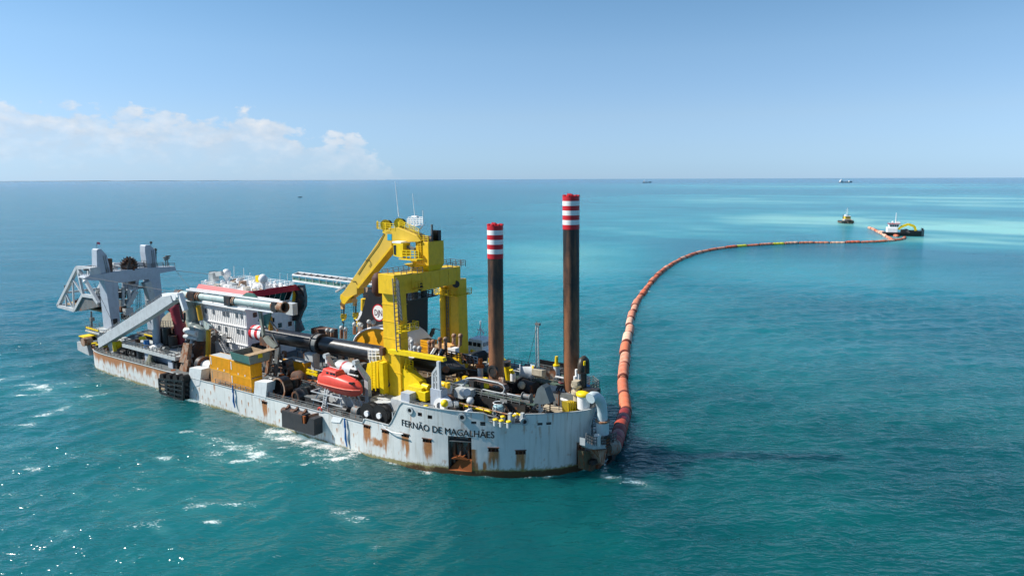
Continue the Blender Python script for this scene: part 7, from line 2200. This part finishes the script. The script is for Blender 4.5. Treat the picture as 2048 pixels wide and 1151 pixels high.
# long service pipes and walkways along the ship
for v_, w_, r_, mm, u0, u1 in ((9.4, 9.6, .16, PIPEWHITE, 11, 30), (4.6, 9.4, .12, STEELGREY, 14, 29), (6.3, 10.4, .1, RUSTPALE, 12, 28), (5.6, 7.4, .14, STEELGREY, 40, 78), (11.6, 8.2, .2, PALE, 40, 84), (12.0, 6.6, .15, RUST, 42, 84), (18.0, 10.2, .18, PIPEWHITE, 34, 60)):
    part('service_pipe', mm, lambda m: (m.tube((u0, v_, w_), (u1, v_, w_), r_, n=8), *[m.beam((u_, v_, w_), (u_, v_, w_ - 1.1), .1) for u_ in np.arange(u0 + 1, u1, 4)]))
for pts in ([(30, 9.0, 11.2), (12, 9.0, 11.2)], [(29, 20.6, 11.6), (22.8, 20.6, 11.6)], [(30, 3.4, 8.92), (25, 3.8, 8.92)], [(62, 19, 9.3), (34, 19, 9.3)], [(62, 27.6, 9.3), (34, 27.6, 9.3)], [(12, 26, 11.6), (26, 26, 11.6)]):
    part('deck_railing', STEELGREY, lambda m: m.rail(pts, 1.15, 1.5, .05))


# ================================================================== floating pipeline
def px_path(pts):
    return np.array([px_world(x, y) for x, y in pts])


def resample(P, step):
    for _ in range(3):
        Q = [P[0]]
        for a_, c_ in zip(P[:-1], P[1:]):
            Q += [a_ * .75 + c_ * .25, a_ * .25 + c_ * .75]
        P = np.array(Q + [P[-1]])
    s_ = np.r_[0, np.cumsum(np.linalg.norm(np.diff(P, axis=0), axis=1))]
    t = np.arange(0, s_[-1], step)
    return np.c_[np.interp(t, s_, P[:, 0]), np.interp(t, s_, P[:, 1])]


FL = 11.6


def make_float(name, body_m, band_m, L=FL, r=1.32, ribs=3):
    """a fat buoyant pipe length: two swollen halves with grooves and dark end flanges; lies along local x"""
    o = local_thing(name, 'x', 'pipe float', None)
    prof = []
    n_ = ribs
    seg = (L - 1.0) / n_
    for k in range(n_):
        a_ = .5 + seg * k
        for t, rr_ in ((.015, .74), (.05, .92), (.13, 1.0), (.5, 1.03), (.87, 1.0), (.95, .92), (.985, .74)):
            prof.append((r * rr_, a_ + seg * t))
    b = MB(True)
    b.lathe((-L / 2, 0, .25), [(r * .5, .3)] + prof + [(r * .5, L - .3)], 20, (1, 0, 0))
    b.build('float_body', body_m, o)
    for x in (-L / 2 + .02, L / 2 - .20):
        b = MB(True)
        b.tube((x, 0, .25), (x + .18, 0, .25), r * .55, n=14)
        b.tube((x - .3, 0, .25), (x + .5, 0, .25), r * .42, n=12)
        b.build('end_flange', RUBBER, o)
    for x in (-L / 2 + .45, L / 2 - 1.15):
        b = MB(True)
        b.lathe((x, 0, .25), [(r * .8, 0), (r * .99, .12), (r * 1.04, .35), (r * .99, .58), (r * .8, .7)], 18, (1, 0, 0))
        b.build('end_collar', band_m, o)
    for k in range(n_ - 1):
        x = -L / 2 + .5 + seg * (k + 1)
        b = MB(True)
        b.tube((x - .16, 0, .25), (x + .16, 0, .25), r * .80, n=16)
        b.build('groove_band', band_m, o)
    return o


protos = {}
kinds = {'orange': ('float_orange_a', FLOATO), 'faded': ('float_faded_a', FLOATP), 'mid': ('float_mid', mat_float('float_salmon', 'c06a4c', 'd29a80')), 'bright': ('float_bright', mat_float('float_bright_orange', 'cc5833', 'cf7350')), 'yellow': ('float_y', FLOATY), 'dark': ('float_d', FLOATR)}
main = resample(px_path([(1250, 829), (1248, 800), (1244, 768), (1246, 740), (1250, 708), (1255, 676), (1262, 640), (1268, 614), (1281, 593), (1297, 571), (1318, 548), (1350, 524), (1395, 506), (1440, 497.5), (1490, 492.5), (1540, 489.5), (1590, 487), (1650, 486.2), (1700, 486), (1750, 484.8), (1782, 482.6), (1803, 480), (1811, 476.5), (1806, 473.5)]), FL)
loopb = resample(px_path([(1786, 481.5), (1776, 475), (1763, 468), (1751, 461), (1741, 456.5), (1735, 455.3)]), FL)
loopc = resample(px_path([(1758, 464.5), (1772, 467), (1785, 470), (1799, 474)]), FL)
rg = np.random.RandomState(9)
seq = []
grp = 'orange floats of the floating pipeline'
near_cols = ['bright', 'mid', 'orange', 'mid', 'bright', 'faded', 'mid', 'faded', 'orange', 'faded', 'mid', 'orange', 'bright', 'orange']
near_labels = {0: 'bright orange pipe float in front, first one after the dark red hose by the hull', 1: 'salmon pipe float, second in the line from the hull', 2: 'orange pipe float, third in the line from the hull', 3: 'salmon pipe float, fourth in the line from the hull', 4: 'bright orange pipe float, fifth in the line from the hull', 5: 'pale faded pipe float nearest the hull, sixth in the line'}
for i, (a_, c_) in enumerate(zip(main[:-1], main[1:])):
    px_ = None
    if i < len(near_cols):
        kd = near_cols[i]
    else:
        kd = ('orange', 'mid', 'faded', 'orange', 'bright', 'mid')[rg.randint(6)]
    seq.append([a_, c_, kd, near_labels.get(i)])
# two yellow marker floats on the far bend
ytarget = [px_world(1473, 494), px_world(1518, 491)]
j0 = min(range(len(seq)), key=lambda k: np.linalg.norm((seq[k][0] + seq[k][1]) / 2 - ytarget[0]))
for yt_, j in zip(ytarget, (j0, j0 + 3)):
    seq[j][2] = 'yellow'
    seq[j][3] = 'yellow marker float on the far bend of the line, the one ' + ('nearer the ship' if yt_ is ytarget[0] else 'farther from the ship')
for P in (loopb, loopc):
    for a_, c_ in zip(P[:-1], P[1:]):
        seq.append([a_, c_, ('faded', 'mid', 'orange')[rg.randint(3)], None])
nm_main = len(main) - 1
word = {'orange': 'orange', 'mid': 'salmon', 'faded': 'faded', 'bright': 'bright orange', 'yellow': 'yellow'}


def stretch(i):
    if i >= nm_main:
        return 'the spur by the tender'
    y_ = (seq[i][0] + seq[i][1])[1] / 2
    if y_ < 190:
        return 'the run nearest the hull'
    if y_ < 270:
        return 'the first rising run'
    if y_ < 350:
        return 'the middle bend'
    return 'the far bend' if i < nm_main * .68 else 'the far straight run'


for i, q_ in enumerate(seq):
    if q_[3] is None:
        pv, nx = word[seq[i - 1][2]], word[seq[(i + 1) % len(seq)][2]]
        q_[3] = '%s float on %s, between %s and %s ones' % (word[q_[2]], stretch(i), pv, nx)
for i, q_ in enumerate(seq):
    same = [k for k in range(len(seq)) if seq[k][3] == q_[3]]
    if len(same) == 2:
        seq[same[0]][3] += ', nearer the ship'
        seq[same[1]][3] += ', nearer the tender'
for i, (a_, c_, kd, lab) in enumerate(seq):
    nm = 'pipe_float'
    if kd not in protos:
        o = make_float(nm, kinds[kd][1], mat('groove_brown', '74382c', .7, dirt=.2, streak=False))
        protos[kd] = o
        o['category'] = 'pipe float'
    else:
        o = dup(protos[kd])
    o['label'] = lab
    o['group'] = 'yellow marker floats' if kd == 'yellow' else grp
    m_ = (a_ + c_) / 2
    o.location = (m_[0] + rg.uniform(-.22, .22), m_[1] + rg.uniform(-.22, .22), rg.uniform(-.2, .15))
    o.rotation_euler = (rg.uniform(-.5, .5), rg.uniform(-.012, .012), math.atan2(c_[1] - a_[1], c_[0] - a_[0]))
    sc_ = rg.uniform(.88, 1.06)
    o.scale = (.985, sc_, sc_)
# dark red ribbed hose from the hull joint to the first float
h0_, h1_ = np.append(px_world(1226, 925), 0), np.append(px_world(1250, 829), .5)
hA, hB = wor(S(1228, 893, u=2)[None])[0], np.array([main[0][0], main[0][1], .4])
hs_ = thing('joint_hose', 'dark red banded hose dropping from the hull end to the first float', 'hose', *S(1240, 880, w=.5))
hpts = []
hm = (hA + hB) / 2 + np.array([0, 0, -.35])
for k in range(25):
    t = k / 24
    hpts.append(hA * (1 - t) ** 2 + 2 * t * (1 - t) * hm + hB * t * t)
org = np.array(hs_['_org_v'])
for j in range(6):
    b = MB(True)
    seg_ = [p - org for p in hpts[j * 4:j * 4 + 5]]
    b.pipe(seg_, [1.16, 1.3, 1.32, 1.3, 1.16], 20)
    b.build('hose_band', (FLOATR, HOSERED, FLOATR, mat('hose_orange', 'a8452f', .6, dirt=.3, streak=False), HOSERED, FLOATR)[j], hs_)
    b = MB(True)
    d_ = (seg_[-1] - seg_[-2]) / np.linalg.norm(seg_[-1] - seg_[-2])
    b.tube(seg_[-1] - d_ * .1, seg_[-1] + d_ * .1, 1.22, n=18)
    b.build('hose_groove', DARK, hs_)


# ================================================================== other craft
def craft(name, label, cat, px, py, heading):
    """a vessel built locally (x forward) and set on the water"""
    o = local_thing(name, label, cat)
    p = px_world(px, py)
    o.location = (p[0], p[1], 0)
    o.rotation_euler = (0, 0, heading)
    return o


def lpart(root, name, m, shape, bevel=0.0, parent=None):
    b = MB(True)
    shape(b)
    return b.build(name, m, parent or root, bevel=bevel)


def boat_hull(b, L, Wd, fb, bowrise, bow=.3, keel=-1.2):
    n_ = 12
    st_ = []
    for i in range(n_ + 1):
        t = i / n_
        x = -L / 2 + L * t
        f = 1.0 if t < 1 - bow else math.sqrt(max(0.0, 1 - ((t - (1 - bow)) / bow) ** 2)) * .97 + .03
        rise = bowrise * max(0, (t - .55) / .45) ** 2
        st_.append((x, Wd / 2 * f, fb + rise))
    V_, F_ = [], []
    for x, hw, z in st_:
        V_ += [(x, -hw, z), (x, -hw * .9, keel), (x, hw * .9, keel), (x, hw, z)]
    for i in range(n_):
        for k in range(4):
            F_.append((4 * i + k, 4 * i + (k + 1) % 4, 4 * i + 4 + (k + 1) % 4, 4 * i + 4 + k))
    F_ += [(0, 1, 2, 3), tuple(4 * n_ + k for k in range(4))]
    b.add(V_, F_)


# small tug seen end on
tg = craft('tug_boat', 'small dark tug with yellow wheelhouse and white mast beyond the float line', 'tug', 1693, 446, R(-100))
lpart(tg, 'hull', BLACK, lambda b: boat_hull(b, 22, 11.5, 2.3, 1.3, .35))
lpart(tg, 'rubbing_band', RUSTPALE, lambda b: (b.beam((-11, -5.8, 1.1), (4, -5.85, 1.1), .4), b.beam((-11, 5.8, 1.1), (4, 5.85, 1.1), .4), b.beam((10.6, -2.5, 1.4), (10.6, 2.5, 1.4), .6, 1.0)))
lpart(tg, 'deckhouse', BEIGE, lambda b: b.box(-4, 5, -3.2, 3.2, 2.3, 4.6), .15)
wh_ = lpart(tg, 'wheelhouse', YELLOW, lambda b: b.box(-2, 3.5, -2.6, 2.6, 4.62, 7.0), .15)
for y in (-1.6, 0, 1.6):
    lpart(tg, 'window', GLASSM, lambda b: b.box(3.5, 3.58, y - .6, y + .6, 5.5, 6.5), parent=wh_)
lpart(tg, 'roof', WHITE, lambda b: (b.box(-2.4, 4, -2.9, 2.9, 7.02, 7.3), b.ball((0, -1.8, 8.2), .9, 10)))
lpart(tg, 'mast', WHITE, lambda b: (b.tube((-.5, 0, 7.3), (-.5, 0, 15.5), .28, .16, n=8), b.beam((-.5, -1.8, 11.5), (-.5, 1.8, 11.5), .22), b.beam((-.5, -1.6, 13.4), (-.5, 1.6, 13.4), .22)))
lpart(tg, 'funnel', BLACK, lambda b: (b.box(-4.5, -3, -2.8, -1.5, 4.6, 8), b.box(-4.5, -3, 1.5, 2.8, 4.6, 8)))
lpart(tg, 'bow_fender', RUBBER, lambda b: b.pipe([(8, -4.2, 2.0), (10.2, -2.4, 2.4), (11, 0, 2.5), (10.2, 2.4, 2.4), (8, 4.2, 2.0)], .7, 10))
lpart(tg, 'life_raft', WHITE, lambda b: (b.tube((4, 3.6, 3.4), (5.6, 3.6, 3.4), .6, n=10), b.tube((4, -3.6, 3.4), (5.6, -3.6, 3.4), .6, n=10)))

# multi-purpose tender at the far end of the line, yellow crane arched over its deck
mt = craft('work_tender', 'white and black work tender with yellow crane at the far end of the floating pipeline', 'work boat', 1806, 471, R(-22))
lpart(mt, 'hull', BLACK, lambda b: boat_hull(b, 29, 11, 2.6, 2.6, .22))
lpart(mt, 'bulwark', BLACK, lambda b: (b.box(4, 11, -5.5, -5.1, 2.6, 4.2), b.box(4, 11, 5.1, 5.5, 2.6, 4.2), b.box(12.6, 13.4, -2.2, 2.2, 3.5, 6.4)))
lpart(mt, 'deckhouse', WHITE, lambda b: b.box(-12, -4.6, -4.4, 4.4, 2.6, 6.4), .2)
wb_ = lpart(mt, 'wheelhouse', WHITE, lambda b: b.hexa([(-10.5, -3.3, 6.42), (-4.6, -3.3, 6.42), (-4.6, 3.3, 6.42), (-10.5, 3.3, 6.42), (-10.9, -3.6, 9.2), (-4.0, -3.6, 9.2), (-4.0, 3.6, 9.2), (-10.9, 3.6, 9.2)]))
for k in range(4):
    lpart(mt, 'window', GLASSM, lambda b: b.box(-10.1 + 1.6 * k, -8.9 + 1.6 * k, -3.58, -3.4, 7.3, 8.7), parent=wb_)
lpart(mt, 'roof', DULLRED, lambda b: b.box(-11.4, -3.0, -4.0, 4.0, 9.22, 9.6))
lpart(mt, 'roof_rail', WHITE, lambda b: b.rail([(-11.2, -3.8, 9.6), (-3.2, -3.8, 9.6), (-3.2, 3.8, 9.6)], 1.2, 1.5, .08))
lpart(mt, 'mast', WHITE, lambda b: (b.tube((-6, 0, 9.6), (-6, 0, 18.2), .3, .18, n=8), b.beam((-6, -1.4, 15), (-6, 1.4, 15), .2), b.ball((-8, 1, 10.6), .8, 10), b.cbox((-5, -1.2, 10.4), (2, 1.6, 1.4))))
lpart(mt, 'crane', BRIGHTY, lambda b: (b.beam((-4.0, -2.6, 5.0), (-2.2, -2.6, 7.2), 1.5), b.beam((-2.2, -2.6, 7.2), (2.6, -2.6, 9.4), 1.7), b.beam((2.6, -2.6, 9.4), (7, -2.6, 7.8), 1.8), b.beam((7, -2.6, 7.8), (8.2, -2.6, 4.4), 1.6)))
lpart(mt, 'winch', STEELGREY, lambda b: (b.tube((2, -2.5, 4), (2, 2.5, 4), 1.5, n=14), b.box(.5, 4.5, -3, 3, 2.6, 3.2)))
lpart(mt, 'gear', DARK, lambda b: (b.box(-2.5, .3, -4.4, -3, 2.6, 5.2), b.box(5.5, 9, -2, 2, 2.6, 3.8)))
lpart(mt, 'tyre_row', RUBBER, lambda b: [b.ring((-12 + 2.6 * k, -5.75, 1.7), (-12 + 2.6 * k, -5.4, 1.7), .8, .4, 12) for k in range(8)])

# workboat lying along the far side of the dredger: only its top shows
wk_ = local_thing('moored_workboat', 'white wheelhouse workboat with black bulwark moored against the far side', 'work boat')
place(wk_, 26.5, 36.2, 0)
def wk_hull(b):
    boat_hull(b, 30, 12.2, 6.6, .6, .14)
    b.v[-1][:, 0] -= 3.0


lpart(wk_, 'hull', BLACK, wk_hull)
lpart(wk_, 'bulwark', BLACK, lambda b: (b.box(-2.5, 8.6, -6.05, -5.75, 6.5, 9.6), b.box(-2.5, 8.0, 5.75, 6.0, 6.5, 8.6)))
lpart(wk_, 'bulwark_cap', LGREY, lambda b: b.box(-2.5, 8.6, -6.15, -5.65, 9.61, 9.75))
for k in range(4):
    lpart(wk_, 'tyre', RUBBER, lambda b: b.ring((-1.5 + 3.0 * k, -6.5, 8.2), (-1.5 + 3.0 * k, -6.12, 8.2), .8, .42, 16))
lpart(wk_, 'deckhouse', WHITE, lambda b: b.box(-15.5, -10.4, -3.2, 1.6, 4, 10.9), .12)
ww = lpart(wk_, 'wheelhouse', WHITE, lambda b: b.hexa([(-15.2, -3.0, 10.92), (-10.9, -3.0, 10.92), (-10.9, 1.4, 10.92), (-15.2, 1.4, 10.92), (-14.7, -2.6, 13.2), (-11.3, -2.6, 13.2), (-11.3, 1.0, 13.2), (-14.7, 1.0, 13.2)]), .1)
for y in (-2.0, -.8, .4):
    lpart(wk_, 'window', GLASSM, lambda b: b.hexa([(-10.98, y - .45, 11.9), (-10.9, y - .45, 11.9), (-10.9, y + .45, 11.9), (-10.98, y + .45, 11.9), (-11.16, y - .42, 12.6), (-11.08, y - .42, 12.6), (-11.08, y + .42, 12.6), (-11.16, y + .42, 12.6)]), parent=ww)
    lpart(wk_, 'window', GLASSM, lambda b: b.box(-10.44, -10.34, y - .55, y + .55, 9.4, 10.5), parent=ww)
for x in (-14.2, -13.0, -11.9):
    lpart(wk_, 'window', GLASSM, lambda b: b.box(x - .42, x + .42, -2.92, -2.8, 11.8, 12.6), parent=ww)
lpart(wk_, 'mast', WHITE, lambda b: (b.tube((-13, -.8, 13.2), (-13, -.8, 16.8), .14, n=6), b.beam((-13.8, -.8, 14.8), (-12.2, -.8, 14.8), .14), b.beam((-13.7, -1.2, 13.2), (-13, -.8, 15.6), .12), b.beam((-12.3, -.4, 13.2), (-13, -.8, 15.6), .12), b.ball((-12.4, -.6, 14.3), .25, 8)))
lpart(wk_, 'crane_arm', BRIGHTY, lambda b: (b.beam((-9.5, -4.6, 9.4), (-6.0, -3.6, 10.6), .7), b.beam((-6, -3.6, 10.6), (-4.8, -3.4, 9.8), .6)))
lpart(wk_, 'deck_box', LGREY, lambda b: b.box(-8.5, -5.8, -5.0, -2.4, 4, 9.3))

# ships on the horizon and a small dark boat
for (px, py, L_, hd_, lab, cols) in ((1294, 365.2, 95, R(-12), 'dark ship with white bridge far off on the horizon, left of the two', (BLACK, WHITE)), (1691, 365, 130, R(4), 'pale cargo ship far off on the horizon, right of the two', (STEELGREY, WHITE))):
    sh = craft('distant_ship', lab, 'ship', px, py, hd_)
    sgn = -1
    lpart(sh, 'hull', cols[0], lambda b: boat_hull(b, L_, 18, 7, 3, .15))
    lpart(sh, 'bridge', cols[1], lambda b: (b.box(-L_ * .42, -L_ * .22, -8, 8, 7, 22), b.box(-L_ * .36, -L_ * .3, -4, 4, 22, 30)), 0)
    lpart(sh, 'fore_house', cols[1] if L_ > 100 else cols[0], lambda b: b.box(L_ * .25, L_ * .42, -7, 7, 7, 17 if L_ > 100 else 10))
    lpart(sh, 'mast', WHITE, lambda b: b.beam((-L_ * .33, 0, 30), (-L_ * .33, 0, 40), 1.2))
db = craft('small_boat', 'small dark open boat alone on the sea left of the crane', 'boat', 600, 394.5, R(10))
lpart(db, 'hull', BLACK, lambda b: boat_hull(b, 11, 3.6, 1.2, .8, .4))
lpart(db, 'canopy', DARK, lambda b: (b.box(-2.5, 1.5, -1.4, 1.4, 2.4, 2.7), b.box(-2.3, -2.1, -1.3, 1.3, 1.2, 2.4), b.box(1.1, 1.3, -1.3, 1.3, 1.2, 2.4)))
